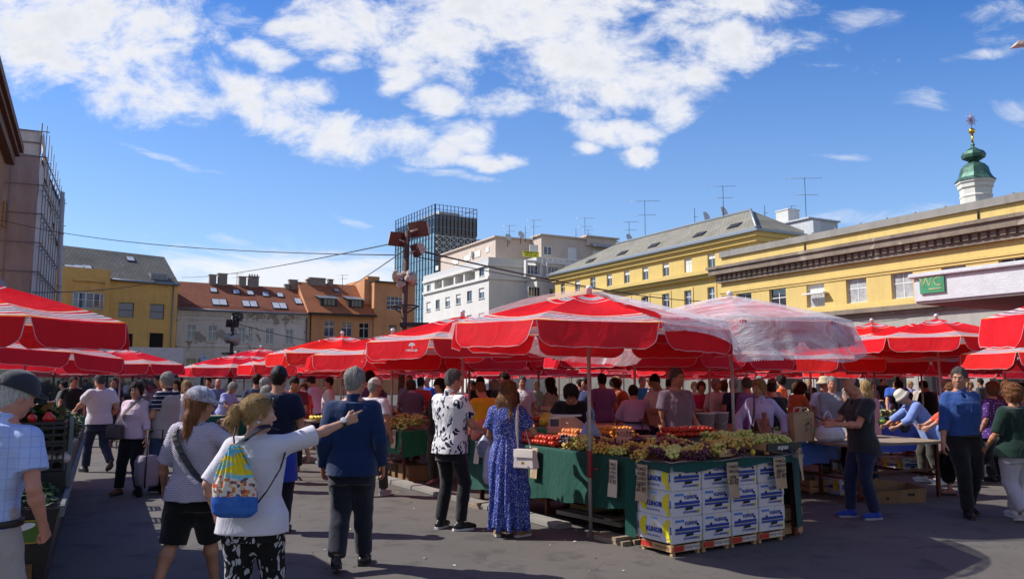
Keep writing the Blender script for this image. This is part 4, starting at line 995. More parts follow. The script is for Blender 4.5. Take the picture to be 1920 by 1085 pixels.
def drape():
    a = Vector((u1c[0]-u0c[0], u1c[1]-u0c[1])).normalized(); bv = Vector((-a.y, a.x)); dist = math.hypot(u1c[0]-u0c[0], u1c[1]-u0c[1])
    na, nb_ = 280, 190; a0, a1, b0, b1 = -1.25, dist + 2.0, -1.85, 1.95
    rg = np.random.RandomState(4); ph = rg.uniform(0, 6.28, (24,)); fx = rg.normal(0, 2.6, (24, 2)); 
    aa = np.linspace(a0, a1, na)[:, None] * np.ones((1, nb_)); bb = np.linspace(b0, b1, nb_)[None, :] * np.ones((na, 1))
    x = u0c[0] + a.x*aa + bv.x*bb; y = u0c[1] + a.y*aa + bv.y*bb
    def hgt(c, zr, xs, ys):
        t = np.hypot(xs - c[0], ys - c[1]) / (RR * 1.0)
        zi = zr + RISE * (1 - np.minimum(t, 1) ** 1.22) + .035
        return zi - np.maximum(0, t - .98) * RR * 2.6
    h0 = hgt(u0c, 2.22, x, y); h1 = hgt(u1c, 2.36, x, y); k = .12
    z = k * np.logaddexp(h0 / k, h1 / k)
    wr = sum(np.sin(fx[i,0]*x*1.6 + fx[i,1]*y*1.6 + ph[i]) for i in range(24)) / 24
    wr2 = sum(np.sin(fx[i,0]*x*5 + fx[i,1]*y*5 + ph[-i-1]) for i in range(24)) / 24
    hangf = np.clip((2.36 - z) / .4, 0, 1)
    z = z + (.015 + .05*hangf)*wr + (.004 + .03*hangf)*np.abs(wr2)
    z = z + .07*np.exp(-((aa + .2)/1.1)**2)*np.clip(bb*1.5 + .35, 0, 1)
    off = .10 * hangf * wr2; x = x + off * a.x; y = y + off * a.y
    dx, dy = x - u0c[0], y - u0c[1]; ang = np.degrees(np.arctan2(dy, dx)); r0 = np.hypot(dx, dy)
    bare = (ang < -71 + 5*np.sin(r0*6)) & (ang > -177 + 4*np.sin(r0*5)) & (r0 < 2.3)
    hem = 2.14 - .26*np.clip((aa + .3)/1.7, 0, 1) + .22*np.clip((aa - 2.4)/1.6, 0, 1) + .025*np.sin(aa*3.6 + 1)
    inside = z > hem; keep = inside & ~bare
    mb = MB(); idx = {}; v = []
    for i in range(na-1):
        for j in range(nb_-1):
            k4 = ((i, j), (i+1, j), (i+1, j+1), (i, j+1)); kk = [p for p in k4 if keep[p]]
            if len(kk) < 2 or sum(bool(bare[p]) for p in k4) > 1: continue
            fc = []; hi = max(kk, key=lambda p: z[p])
            for p in k4:
                if p not in idx:
                    q = np.array((x[p], y[p], z[p]))
                    if not inside[p]: h_ = np.array((x[hi], y[hi], z[hi])); t_ = (hem[p] - z[p]) / max(1e-4, z[hi] - z[p]); q = q + (h_ - q) * min(.96, t_)
                    idx[p] = len(v); v.append((q[0] - u0c[0], q[1] - u0c[1], q[2]))
                fc.append(idx[p])
            mb.f.append(fc); mb.mi.append(0); mb.sm.append(True)
    mb.v = v
    return tag(mb.build('plastic_sheet', sheet_mat(), loc=(u0c[0], u0c[1], 0)), 'crumpled clear plastic sheet draped across two red umbrellas over the grape stall', 'plastic sheet')
drape()
# the farther rows
rng = random.Random(11)
bnames = [(345, 'ochre yellow house'), (580, 'peeling white house'), (790, 'terracotta house'), (1035, 'pale stone block'), (1350, 'long yellow building'), (9999, 'grey arcade')]
e1, e2 = Vector((-.475, .88)).normalized(), Vector((.88, .475)).normalized()
spots = []
for i in range(-4, 18):
    for j in range(-7, 15):
        p = Vector((3.5, 19)) + e1 * (i * 3.35) + e2 * (j * 3.4)
        p += Vector((rng.uniform(-.4, .4), rng.uniform(-.4, .4))); spots.append(p)
spots += [Vector((3.5, 19)) + e1*(i*3.1 + 1.6) + e2*(j*3.3 + 1.5) for i in range(2, 16) for j in range(0, 14)]
spots += [Vector((atx(379, 44), 44)), Vector((atx(455, 52), 52)), Vector((atx(590, 33), 33)), Vector((atx(1545, 29), 29)), Vector((atx(1800, 25), 25)), Vector((atx(1215, 24.5), 24.5))]
nfar = 0
for p in spots:
    px = 960 + 1500 * p.x / p.y if p.y > 5 else -1
    if not (19 < p.y < 55 and 400 < px < 2000 or abs(px - 379) < 1 or abs(px - 455) < 1): continue
    if p.x > 17.7 + .54 * (68 - p.y) - 2.2: continue
    if px < 560 and p.y < 30: continue
    if any(math.hypot(p.x - q[0], p.y - q[1]) < 2.7 for q in UMB): continue
    UMB.append((p.x, p.y)); nfar += 1
    bn = next(n for lim, n in bnames if px < lim)
    row = 'middle' if p.y < 27 else 'back' if p.y < 38 else 'farthest'
    umbrella(p.x, p.y, rng.uniform(1.98, 2.26), f'small red umbrella in the {row} rows before the {bn}', f'far red umbrellas in the {row} rows before the {bn}', rot=rng.uniform(0, .78), tilt=(R(rng.uniform(-2, 2)), R(rng.uniform(-2, 2))), near=p.y < 24, ribs=False, var=rng.choice((0, 1, 1, 2)))
print('umbrellas', len(UMB))
# ---------- signed-distance modelling of bodies and clothes ----------
def quads_mesh(name, co, F_, mat):
    me = bpy.data.meshes.new(name); me.vertices.add(len(co)); me.vertices.foreach_set('co', co.astype(np.float32).ravel())
    me.loops.add(F_.size); me.loops.foreach_set('vertex_index', F_.ravel().astype(np.int32)); me.polygons.add(len(F_))
    me.polygons.foreach_set('loop_start', np.arange(0, F_.size, 4, dtype=np.int32)); me.polygons.foreach_set('loop_total', np.full(len(F_), 4, np.int32))
    me.polygons.foreach_set('use_smooth', np.ones(len(F_), bool)); me.update(calc_edges=True); me.validate()
    for q in (mat if isinstance(mat, (list, tuple)) else [mat]): me.materials.append(q)
    return me
def strands(me, crown, n, L, w, down, seed):
    """fine locks lying on the hair surface, grown from random points along the flow of the hair"""
    N_ = len(me.vertices); co = np.empty(N_*3, np.float32); nr = co.copy(); me.vertices.foreach_get('co', co); me.vertices.foreach_get('normal', nr); co = co.reshape(-1, 3); nr = nr.reshape(-1, 3)
    F0 = np.empty(len(me.loops), np.int32); me.loops.foreach_get('vertex_index', F0); F0 = F0.reshape(-1, 4); rg = np.random.RandomState(seed); i = rg.randint(0, N_, n); p, m = co[i], nr[i]
    fl = (p - crown) * (1 - down) + np.array((0, 0, -1.)) * down * .25 + rg.normal(0, .025, (n, 3)); fl -= m * (fl*m).sum(1)[:, None]; fl /= np.linalg.norm(fl, axis=1)[:, None] + 1e-6
    sd = np.cross(fl, m) * w; l = (L * rg.uniform(.5, 1.4, n))[:, None]; lf = rg.uniform(.001, .006, n)[:, None]; g_ = np.array((0, 0, -1.)) * l * .12
    rows = [p - m*.002, p + fl*l*.5 + m*lf, p + fl*l + m*lf*1.3 + g_]; k = (1, .9, .25)
    V = np.stack([r + sg*sd*k_ for r, k_ in zip(rows, k) for sg in (-1, 1)], 1).reshape(-1, 3); b = N_ + 6*np.arange(n)[:, None]
    Q = np.concatenate([b + np.array((0, 1, 3, 2)), b + np.array((2, 3, 5, 4))]); mat = me.materials[0]; nm_ = me.name; bpy.data.meshes.remove(me)
    return quads_mesh('hair', np.concatenate([co, V]), np.concatenate([F0, Q]), mat)
class SDF:
    def __init__(s, lo, hi, h):
        s.lo = np.array(lo, np.float32); s.h = h; s.n = (np.ceil((np.array(hi) - s.lo) / h).astype(int) + 1); s.v = np.full(s.n, .3, np.float32)
    def blk(s, lo, hi):
        a = np.clip(np.floor((np.array(lo) - s.lo) / s.h).astype(int), 0, s.n); b = np.clip(np.ceil((np.array(hi) - s.lo) / s.h).astype(int) + 1, 0, s.n)
        sl = tuple(slice(i, j) for i, j in zip(a, b)); ax = [s.lo[i] + s.h * np.arange(a[i], b[i], dtype=np.float32) for i in range(3)]
        return sl, ax[0][:, None, None], ax[1][None, :, None], ax[2][None, None, :]
    def put(s, fn, lo, hi, k=.02, op='u'):
        m = k + .02; sl, X, Y, Z = s.blk(np.array(lo) - m, np.array(hi) + m); v = s.v[sl]
        if v.size == 0: return
        d = fn(X, Y, Z).astype(np.float32)
        if op == 'u':
            if k > 0: q = np.clip(.5 + .5 * (v - d) / k, 0, 1); r = v * (1 - q) + d * q - k * q * (1 - q)
            else: r = np.minimum(v, d)
        elif op == 's':
            if k > 0: q = np.clip(.5 - .5 * (v + d) / k, 0, 1); r = v * (1 - q) - d * q + k * q * (1 - q)
            else: r = np.maximum(v, -d)
        else: r = np.maximum(v, d)
        s.v[sl] = r
    def cap(s, a, b, ra, rb, k=.02, op='u', flat=False, flata=False):
        a = np.array(a, float); b = np.array(b, float); ab = b - a; L2 = max(1e-9, ab @ ab); L = L2 ** .5; m = max(ra, rb)
        def fn(X, Y, Z):
            px, py, pz = X - a[0], Y - a[1], Z - a[2]; q = (px*ab[0] + py*ab[1] + pz*ab[2]) / L2; t = np.clip(q, 0, 1)
            d = np.sqrt((px - t*ab[0])**2 + (py - t*ab[1])**2 + (pz - t*ab[2])**2) - (ra + (rb - ra) * t)
            if flat: d = np.maximum(d, (q - 1) * L)
            if flata: d = np.maximum(d, -q * L)
            return d
        s.put(fn, np.minimum(a, b) - m, np.maximum(a, b) + m, k, op)
    def chain(s, pts, rs, k=.02, flat=False):
        for i in range(len(pts) - 1): s.cap(pts[i], pts[i+1], rs[i], rs[i+1], k if i == 0 else min(k, .02), flat=flat and i == len(pts) - 2)
    def ell(s, c, r, k=.02, op='u', Rm=None):
        c = np.array(c, float); r = np.array(r, float); Rn = np.array(Rm) if Rm is not None else None; m = max(r)
        def fn(X, Y, Z):
            x, y, z = X - c[0], Y - c[1], Z - c[2]
            if Rn is not None: x, y, z = Rn[0,0]*x + Rn[1,0]*y + Rn[2,0]*z, Rn[0,1]*x + Rn[1,1]*y + Rn[2,1]*z, Rn[0,2]*x + Rn[1,2]*y + Rn[2,2]*z
            k0 = np.sqrt((x/r[0])**2 + (y/r[1])**2 + (z/r[2])**2); k1 = np.sqrt((x/r[0]**2)**2 + (y/r[1]**2)**2 + (z/r[2]**2)**2)
            return k0 * (k0 - 1) / np.maximum(k1, 1e-6)
        s.put(fn, c - m, c + m, k, op)
    def loft(s, o, Rm, st, k=.03, op='u', pw=2.3):
        """stations (z, cx, cy, rx, ry) along the local z of frame (o, Rm)"""
        o = np.array(o, float); Rn = np.array(Rm); st = sorted(st); zs = [q[0] for q in st]; cols = [[q[i] for q in st] for i in range(1, 5)]
        m = max(max(cols[2]), max(cols[3])) + .05; p0 = o + Rn @ np.array((0, 0, zs[0])); p1 = o + Rn @ np.array((0, 0, zs[-1]))
        def fn(X, Y, Z):
            x, y, z = X - o[0], Y - o[1], Z - o[2]
            x, y, z = Rn[0,0]*x + Rn[1,0]*y + Rn[2,0]*z, Rn[0,1]*x + Rn[1,1]*y + Rn[2,1]*z, Rn[0,2]*x + Rn[1,2]*y + Rn[2,2]*z
            zf = z.ravel(); cx, cy, rx, ry = (np.interp(zf, zs, c).reshape(z.shape) for c in cols)
            q = (np.abs((x - cx)/rx)**pw + np.abs((y - cy)/ry)**pw) ** (1/pw)
            return np.maximum((q - 1) * np.minimum(rx, ry), np.maximum(z - zs[-1], zs[0] - z))
        s.put(fn, np.minimum(p0, p1) - m, np.maximum(p0, p1) + m, k, op)
    def half(s, p, n, lo, hi):
        """keep only the side of the plane against n inside the block"""
        p = np.array(p, float); n = np.array(n, float) / np.linalg.norm(n)
        s.put(lambda X, Y, Z: (X - p[0])*n[0] + (Y - p[1])*n[1] + (Z - p[2])*n[2] + 0*X, lo, hi, 0, 'i')
    def wrinkle(s, amp, freq, seed, zst=1.0):
        rg = np.random.RandomState(seed); X, Y, Z = s.blk(s.lo, s.lo + s.h * (s.n + 1))[1:]
        w = 0
        for _ in range(9):
            f = rg.normal(0, 1, 3); f *= freq * rg.uniform(.5, 1.6) / np.linalg.norm(f); w = w + np.sin(f[0]*X + f[1]*Y + f[2]*zst*Z + rg.uniform(0, 6.3))
        s.v += (amp / 3 * (w - .16 * w * np.abs(w))).astype(np.float32)
    def mesh(s, name, mat):
        v = s.v; v[0], v[-1] = .1, .1; v[:, 0], v[:, -1] = .1, .1; v[:, :, 0], v[:, :, -1] = .1, .1
        sg = v < 0; c = np.zeros(tuple(q - 1 for q in v.shape), np.int8); nx, ny, nz = v.shape
        OFF = [(i, j, k) for i in (0, 1) for j in (0, 1) for k in (0, 1)]
        for i, j, k in OFF: c += sg[i:nx-1+i, j:ny-1+j, k:nz-1+k]
        act = (c > 0) & (c < 8); ids = np.full(act.shape, -1, np.int64); idx = np.argwhere(act); ids[act] = np.arange(len(idx))
        V8 = {o: v[idx[:, 0]+o[0], idx[:, 1]+o[1], idx[:, 2]+o[2]] for o in OFF}
        pos = np.zeros((len(idx), 3)); cnt = np.zeros(len(idx))
        for a in OFF:
            for ax in range(3):
                if a[ax]: continue
                b = list(a); b[ax] = 1; b = tuple(b); va, vb = V8[a], V8[b]; m = (va < 0) != (vb < 0); t = np.where(m, va / np.where(m, va - vb, 1), 0)
                p = np.tile(np.array(a, float), (len(idx), 1)); p[:, ax] = t; pos[m] += p[m]; cnt[m] += 1
        co = s.lo + s.h * (pos / np.maximum(cnt, 1)[:, None] + idx); quads = []
        for ax in range(3):
            sl0 = [slice(1, -1)] * 3; sl1 = list(sl0); sl0[ax] = slice(0, -1); sl1[ax] = slice(1, None)
            A, B = sg[tuple(sl0)], sg[tuple(sl1)]; e = np.argwhere(A != B)
            if not len(e): continue
            o1, o2 = [q for q in range(3) if q != ax]; cells = []
            for d1, d2 in ((0,0), (1,0), (1,1), (0,1)):
                q = e.copy(); q[:, o1] += d1; q[:, o2] += d2; cells.append(ids[q[:, 0], q[:, 1], q[:, 2]])
            qd = np.stack(cells, 1); ins = A[e[:, 0], e[:, 1], e[:, 2]]; flip = ins if ax == 1 else ~ins
            qd[flip] = qd[flip][:, ::-1]; quads.append(qd)
        F_ = np.concatenate(quads) if quads else np.zeros((0, 4), int)
        return quads_mesh(name, co, F_, mat)
def rotm(ax, deg): return np.array(Matrix.Rotation(R(deg), 3, ax))
def ik(a, c, l1, l2, pole):
    a, c, pole = (np.array(q, float) for q in (a, c, pole)); d = c - a; L = np.linalg.norm(d)
    if L > (l1 + l2) * .999: c = a + d / L * (l1 + l2) * .999; d = c - a; L = np.linalg.norm(d)
    u = d / L; x = (l1*l1 - l2*l2 + L*L) / (2*L); h = max(0, l1*l1 - x*x) ** .5; p = pole - u * (pole @ u); p /= max(1e-6, np.linalg.norm(p))
    return a + u*x + p*h, c

class Rig:
    def __init__(g, H=1.75, fem=False, fat=0.0, lean=0, roll=0, turn=0, head=(0, 0), feet=((.10, 0, 0, -8), (-.10, 0, 0, 8)), hands=(None, None), style=('relax', 'relax'), drop=0.0,
                 poles=((.5, -1, -.3), (-.5, -1, -.3)), thumbs=(None, None), sh=1.0, hdirs=(None, None), legs=.84):
        s = H / 1.75; g.lg = legs; g.s, g.H, g.fem, g.fat, g.style, g.hdirs = s, H, fem, fat, style, hdirs
        g.P = np.array((0, 0, (.945 - drop) * s)); g.T = rotm('Z', turn) @ rotm('X', -lean) @ rotm('Y', roll)
        T = lambda x, y, z: g.P + g.T @ (np.array((x, y, z)) * s)
        g.Tp = T; w = (.150 if fem else .170) * sh + fat * .02
        g.neck = T(0, -.015, .545); g.nb = T(0, -.02, .49); g.S = [T(w, -.02, .442), T(-w, -.02, .442)]; g.w = w
        g.Rh = rotm('Z', head[0]) @ rotm('X', head[1] - lean * .75 if head[1] > -900 else 0) @ rotm('Y', roll * .4)
        g.Rh = rotm('Z', turn) @ g.Rh
        g.hc = g.neck + g.Rh @ (np.array((0, .022, .135)) * s) ; g.hs = s ** .5 * (.97 if fem else 1.0)
        hip = .088 * s; g.hip = [g.P + rotm('Z', turn * .5) @ np.array((sx * hip, 0, -.02 * s)) for sx in (1, -1)]
        g.ank, g.knee, g.fy = [], [], []
        for i, (x, y, lift, yaw) in enumerate(feet):
            a = np.array((x, y, .085 * s + lift)); 
            kn, a = ik(g.hip[i], a, .435 * s, .425 * s, (math.sin(R(-yaw)) * .6, 1, 0)); g.knee.append(kn); g.ank.append(a); g.fy.append((yaw, lift))
        g.elb, g.wri, g.hd, g.th = [], [], [], []
        for i, sx in enumerate((1, -1)):
            h = hands[i]
            if h is None: h = T(sx * (w + .085 + fat * .05), .05, -.06)
            h = np.array(h, float)
            e, wr = ik(g.S[i], h, .295 * s, .255 * s, g.T @ np.array(poles[i], float) if hands[i] is not None else np.array((sx * .35, -1, 0))); g.elb.append(e); g.wri.append(wr)
            f = (wr - e) / np.linalg.norm(wr - e); hdv = hdirs[i]
            if hdv is not None: f = np.array(hdv, float) / np.linalg.norm(hdv)
            g.hd.append(f); t = np.array(thumbs[i] if thumbs[i] is not None else (0, 1, .3), float); t = t - f * (t @ f); g.th.append(t / max(1e-6, np.linalg.norm(t)))
        q = [g.neck, g.hc, *g.S, *g.elb, *g.wri, *g.knee, *g.ank, *[w_ + d_ * .2 for w_, d_ in zip(g.wri, g.hd)]]
        g.lo = np.min(q, 0) - .24; g.hi = np.max(q, 0) + .24; g.lo[2] = min(g.lo[2], -.0) ; g.hi[2] = max(g.hi[2], g.hc[2] + .2)
    def hp(g, x, y, z): return g.hc + g.Rh @ (np.array((x, y, z)) * g.hs)
def hand(f, W, d, th, side, style, s, fine):
    pn = np.cross(d, th) * (-1 if side == 0 else 1); P = lambda a, b, c: W + (d*a + th*b + pn*c) * s
    if not fine:
        f.cap(W, P(.09, 0, .01), .028*s, .032*s, .015); f.cap(P(.09, 0, .01), P(.15, 0, .035), .026*s, .016*s, .01); f.cap(P(.03, .02, 0), P(.09, .06, .02), .013*s, .010*s, .01); return
    off = (.032, .011, -.011, -.031); ln = (.072, .080, .074, .058); cu = {'relax': 28, 'point': 85, 'grip': 80, 'flat': 10, 'pinch': 50}[style]
    for i, (o, l) in enumerate(zip(off, ln)):
        f.cap(P(0, o * .55, 0), P(.088, o, .0), .0155*s, .0135*s, .012); c = cu + i * 5
        if style == 'point' and i == 0: c = 4
        p = P(.088, o, 0); a = 0; r = .0095 * s
        for j, fr in enumerate((.46, .32, .22)):
            a += R(c * (.7 if j == 0 else .85)); q = p + (d * math.cos(a) + pn * math.sin(a) + th * (o * .8 * (1 - j*.4) if c < 60 else 0)) * l * fr * s
            f.cap(p, q, r, r * .9, .006); p = q; r *= .9
    a, b, c = P(.02, .024, .006), P(.055, .052, .022), P(.095 if style != 'flat' else .085, .050 if style in ('grip', 'point', 'pinch') else .066, .036)
    f.cap(P(.0, .012, .0), a, .016*s, .017*s, .012); f.cap(a, b, .0165*s, .0125*s, .01); f.cap(b, c, .0122*s, .0095*s, .006)
def torso_st(g, off=0.0, z0=-.12, z1=.50, bust=0.0, belly=None, open_neck=False):
    ft = g.fat; s = g.s; be = ft if belly is None else belly
    hipw, wst = (.172, .132) if g.fem else (.158, .146)
    st = [(-.20, hipw + .002 + ft*.03, .118 + ft*.03, -.012), (-.12, hipw + ft*.035, .120 + ft*.03, -.012), (-.02, hipw - .004 + ft*.035, .114 + be*.03, -.004), (.10, wst + ft*.055, .100 + be*.06, .004 + be*.03), (.20, wst + .012 + ft*.05, .104 + be*.05, .006 + be*.022),
          (.30, .158 - .012*g.fem + ft*.035, .116 + bust*.03 + be*.02, .006 + bust*.02), (.38, .168 - .014*g.fem + ft*.03, .112 + bust*.02, -.002 + bust*.008), (.44, .152 - .014*g.fem + ft*.02, .090, -.014), (.49, .098, .068, -.022), (.53, .066, .058, -.02)]
    out = [(z*s, 0, cy*s, rx*s + off, ry*s + off) for z, rx, ry, cy in st if z0 - 1e-6 <= z <= z1 + 1e-6]
    def lerp(z):
        for a, b in zip(st, st[1:]):
            if a[0] <= z <= b[0]: t = (z - a[0]) / (b[0] - a[0]); r = [a[i] + (b[i]-a[i])*t for i in range(4)]; return (z*s, 0, r[3]*s, r[1]*s + off, r[2]*s + off)
    for z in (z0, z1):
        if all(abs(q[0] - z*s) > 1e-6 for q in out) and lerp(z): out.append(lerp(z))
    return out
def body_mesh(g, h, mat, fine=True, ears=True):
    f = SDF(g.lo, g.hi, h); s = g.s; T = g.Tp; fem = g.fem; ft = g.fat
    f.loft(g.P, g.T, torso_st(g, -.012, -.16, .49), .02)
    for i, sx in enumerate((1, -1)):
        S, E, W = g.S[i], g.elb[i], g.wri[i]; am = (.85 if fem else 1.0) * (1 + .25*ft)
        f.ell(S, (.053*s, .053*s, .055*s), .05); f.cap(g.nb + (g.hc-g.nb)*.18, S + np.array((0,0,.012*s)), .040*s, .036*s, .03)
        f.chain([S, S + (E-S)*.45, E, E + (W-E)*.3, W], [.050*s*am, .047*s*am, .037*s*am, .041*s*am, .0245*s*(.93 if fem else 1)], .03)
        hand(f, W, g.hd[i], g.th[i], i, g.style[i], s * (.92 if fem else 1.0), fine)
        Hp, K, A = g.hip[i], g.knee[i], g.ank[i]
        bk = np.array((0, -.018 * s, 0))
        f.chain([Hp, Hp + (K-Hp)*.5, K, K + (A-K)*.32 + bk, K + (A-K)*.7 + bk*.4, A], [q*s*(1 + .15*ft)*g.lg for q in (.088, .075, .054, .057, .040, .035)], .03)
        yaw = R(g.fy[i][0]); fd = np.array((-math.sin(yaw), math.cos(yaw), 0)); lift = g.fy[i][1]; toe = np.array((0, 0, .028*s + (0 if lift > .02 else 0)))
        f.chain([A + np.array((0,0,-.02*s)), A*np.array((1,1,0)) + fd*.07*s + np.array((0,0,.045*s + lift*.6)), A*np.array((1,1,0)) + fd*.15*s + toe], [.034*s, .034*s, .026*s], .03)
    nr = (.046 if fem else .056) + ft*.008
    f.cap(g.nb, g.hp(0, -.022, -.055), nr*s*1.12, nr*s, .035)
    q = g.hs; hp = g.hp; Rh = g.Rh
    f.ell(hp(0, -.014, .034), (.073*q, .094*q, .088*q), .02, Rm=Rh)
    f.ell(hp(0, .022, -.038), ((.056 if fem else .059)*q, .066*q, .082*q), .035, Rm=Rh)
    f.ell(hp(0, .052, -.095), (.026*q, .024*q, .02*q), .03, Rm=Rh)
    for sx in (1, -1):
        f.ell(hp(sx*.036, .056, -.032), (.022*q, .02*q, .022*q), .025, Rm=Rh)
        f.ell(hp(sx*.052, -.0, -.065), (.016*q, .04*q, .026*q), .03, Rm=Rh)
    f.cap(hp(-.034, .074, .018), hp(.034, .074, .018), .012*q, .012*q, .02)
    for sx in (1, -1): f.ell(hp(sx*.031, .092, -.002), (.017*q, .012*q, .010*q), .012, 's', Rh)
    f.cap(hp(0, .082, .008), hp(0, .106, -.032), .0075*q, .0115*q, .012); f.ell(hp(0, .094, -.038), (.016*q, .012*q, .008*q), .008, Rm=Rh)
    f.ell(hp(0, .080, -.064), (.024*q, .011*q, .0065*q), .006, Rm=Rh); f.ell(hp(0, .078, -.076), (.019*q, .011*q, .007*q), .006, Rm=Rh)
    if ears:
        for sx in (1, -1): f.ell(hp(sx*.073, -.008, -.012), (.010*q, .021*q, .031*q), .008, Rm=Rh)
    return f.mesh('body', mat)
def shirt_mesh(g, h, mat, sleeve='short', hem=-.14, off=.014, loose=.016, neck=.505, bust=0.0, seed=1, wr=.007, flare=0.0, sl_r=1.0, collar=False, scoop=.47):
    f = SDF(g.lo, g.hi, h); s = g.s; am = (.88 if g.fem else 1.0) * (1 + .25*g.fat) * sl_r
    st = torso_st(g, off + loose, hem, neck, bust); 
    st = [(z, cx, cy, rx + (.022 if z < -.01 else 0), ry + (.014 if z < -.01 else 0)) for z, cx, cy, rx, ry in st]
    if flare: st = [(z, cx, cy, rx + flare*max(0, (.15*s - z)), ry + flare*max(0, (.15*s - z))) for z, cx, cy, rx, ry in st]
    f.loft(g.P, g.T, st, .01, pw=2.4)
    for i in (0, 1):
        S, E, W = g.S[i], g.elb[i], g.wri[i]
        f.ell(S, (.056*s + off*.5, .056*s + off*.5, .056*s + off*.4), .05); f.cap(g.nb + (g.hc-g.nb)*.12, S + np.array((0,0,.012*s)), .036*s + off*.5, .030*s + off*.5, .04)
        if sleeve == 'short': f.cap(S, S + (E-S)*.66, .056*s*am + off, .060*s*am + off, .035, flat=True)
        elif sleeve == 'half': f.cap(S, S + (E-S)*.97, .056*s*am + off, .052*s*am + off, .035, flat=True)
        elif sleeve in ('long', 'three'):
            k = .93 if sleeve == 'long' else .45
            f.chain([S, E, E + (W-E)*k], [.055*s*am + off, .043*s*am + off, (.030 if sleeve == 'long' else .036)*s*am + off], .035, flat=True)
    if wr: f.wrinkle(wr, 22, seed, .8)
    f.cap(g.Tp(0, .13, .60), g.Tp(0, .085, scoop), .062*s, .022*s, .012, 's')
    if collar: f.cap(g.nb + (g.hc - g.nb)*.02, g.nb + (g.hp(0, -.03, -.05) - g.nb)*.62, .068*s, .064*s, .012, flat=True); f.cap(g.Tp(0, .13, .62), g.Tp(0, .09, .43), .045*s, .008*s, .008, 's')
    return f.mesh('shirt', mat)
def trousers_mesh(g, h, mat, length=1.0, width=1.0, seed=2, wr=.006, top=.03, name='trousers'):
    f = SDF(g.lo, np.array((g.hi[0], g.hi[1], g.P[2] + .2)), h); s = g.s; ft = g.fat
    f.loft(g.P, rotm('X', 0) if abs(g.T[2][1]) > .3 else g.T, [q for q in torso_st(g, .006, -.20, top)], .01)
    for i in (0, 1):
        Hp, K, A = g.hip[i], g.knee[i], g.ank[i]; r = lambda v: v*s*width*(1 + .22*ft) + .010
        if length > .55: e = K + (A - K) * min(1, (length - .5) * 2) * .95; f.chain([Hp, Hp + (K-Hp)*.5, K, K + (e-K)*.4, e], [r(.090), r(.084), r(.066), r(.062), r(.056)], .05, flat=True)
        else: e = Hp + (K-Hp)*length*2; f.chain([Hp, Hp + (e-Hp)*.5, e], [r(.094), r(.088), r(.080)], .05, flat=True)
    if wr: f.wrinkle(wr, 26, seed, .7)
    return f.mesh(name, mat)
def skirt_mesh(g, h, mat, hem=.12, waist=.14, rx=.24, ry=.20, folds=9, seed=3, top_sleeve=None):
    f = SDF(g.lo, g.hi, h); s = g.s; wz = g.P[2] + waist*s
    stt = torso_st(g, .012, 0, waist); wst = stt[-1]; hipst = torso_st(g, .016, -.12, 0)[0]
    fx, fy = (g.ank[0] + g.ank[1])[:2] / 2
    st = [(hem, fx, fy, rx, ry), (hem + .3, fx*.7, fy*.7, rx*.93, ry*.93), (g.P[2] - .12*s, 0, hipst[2], hipst[3] + .015, hipst[4] + .015), (wz, 0, 0, max(q[3] for q in stt if abs(q[0]-waist*s) < 1e-5), max(q[4] for q in stt if abs(q[0]-waist*s) < 1e-5))]
    f.loft((0, 0, 0), np.eye(3), st, .01, pw=2.1)
    for i in (0, 1): f.cap(g.hip[i], g.knee[i], .105*s, .085*s, .04); f.cap(g.knee[i], g.knee[i] + (g.ank[i]-g.knee[i])*.55, .085*s, .08*s, .04)
    X, Y, Z = f.blk(f.lo, f.lo + f.h * (f.n + 1))[1:]; ang = np.arctan2(Y - fy*.5, X - fx*.5); rg = np.random.RandomState(seed)
    amp = np.clip((wz - Z) / (wz - hem), 0, 1) * .020 + .003
    f.v += (amp * (np.sin(ang*folds + Z*1.2) + .6*np.sin(ang*(folds*1.7) + 2 - Z*2))).astype(np.float32)
    return f.mesh('skirt', mat)
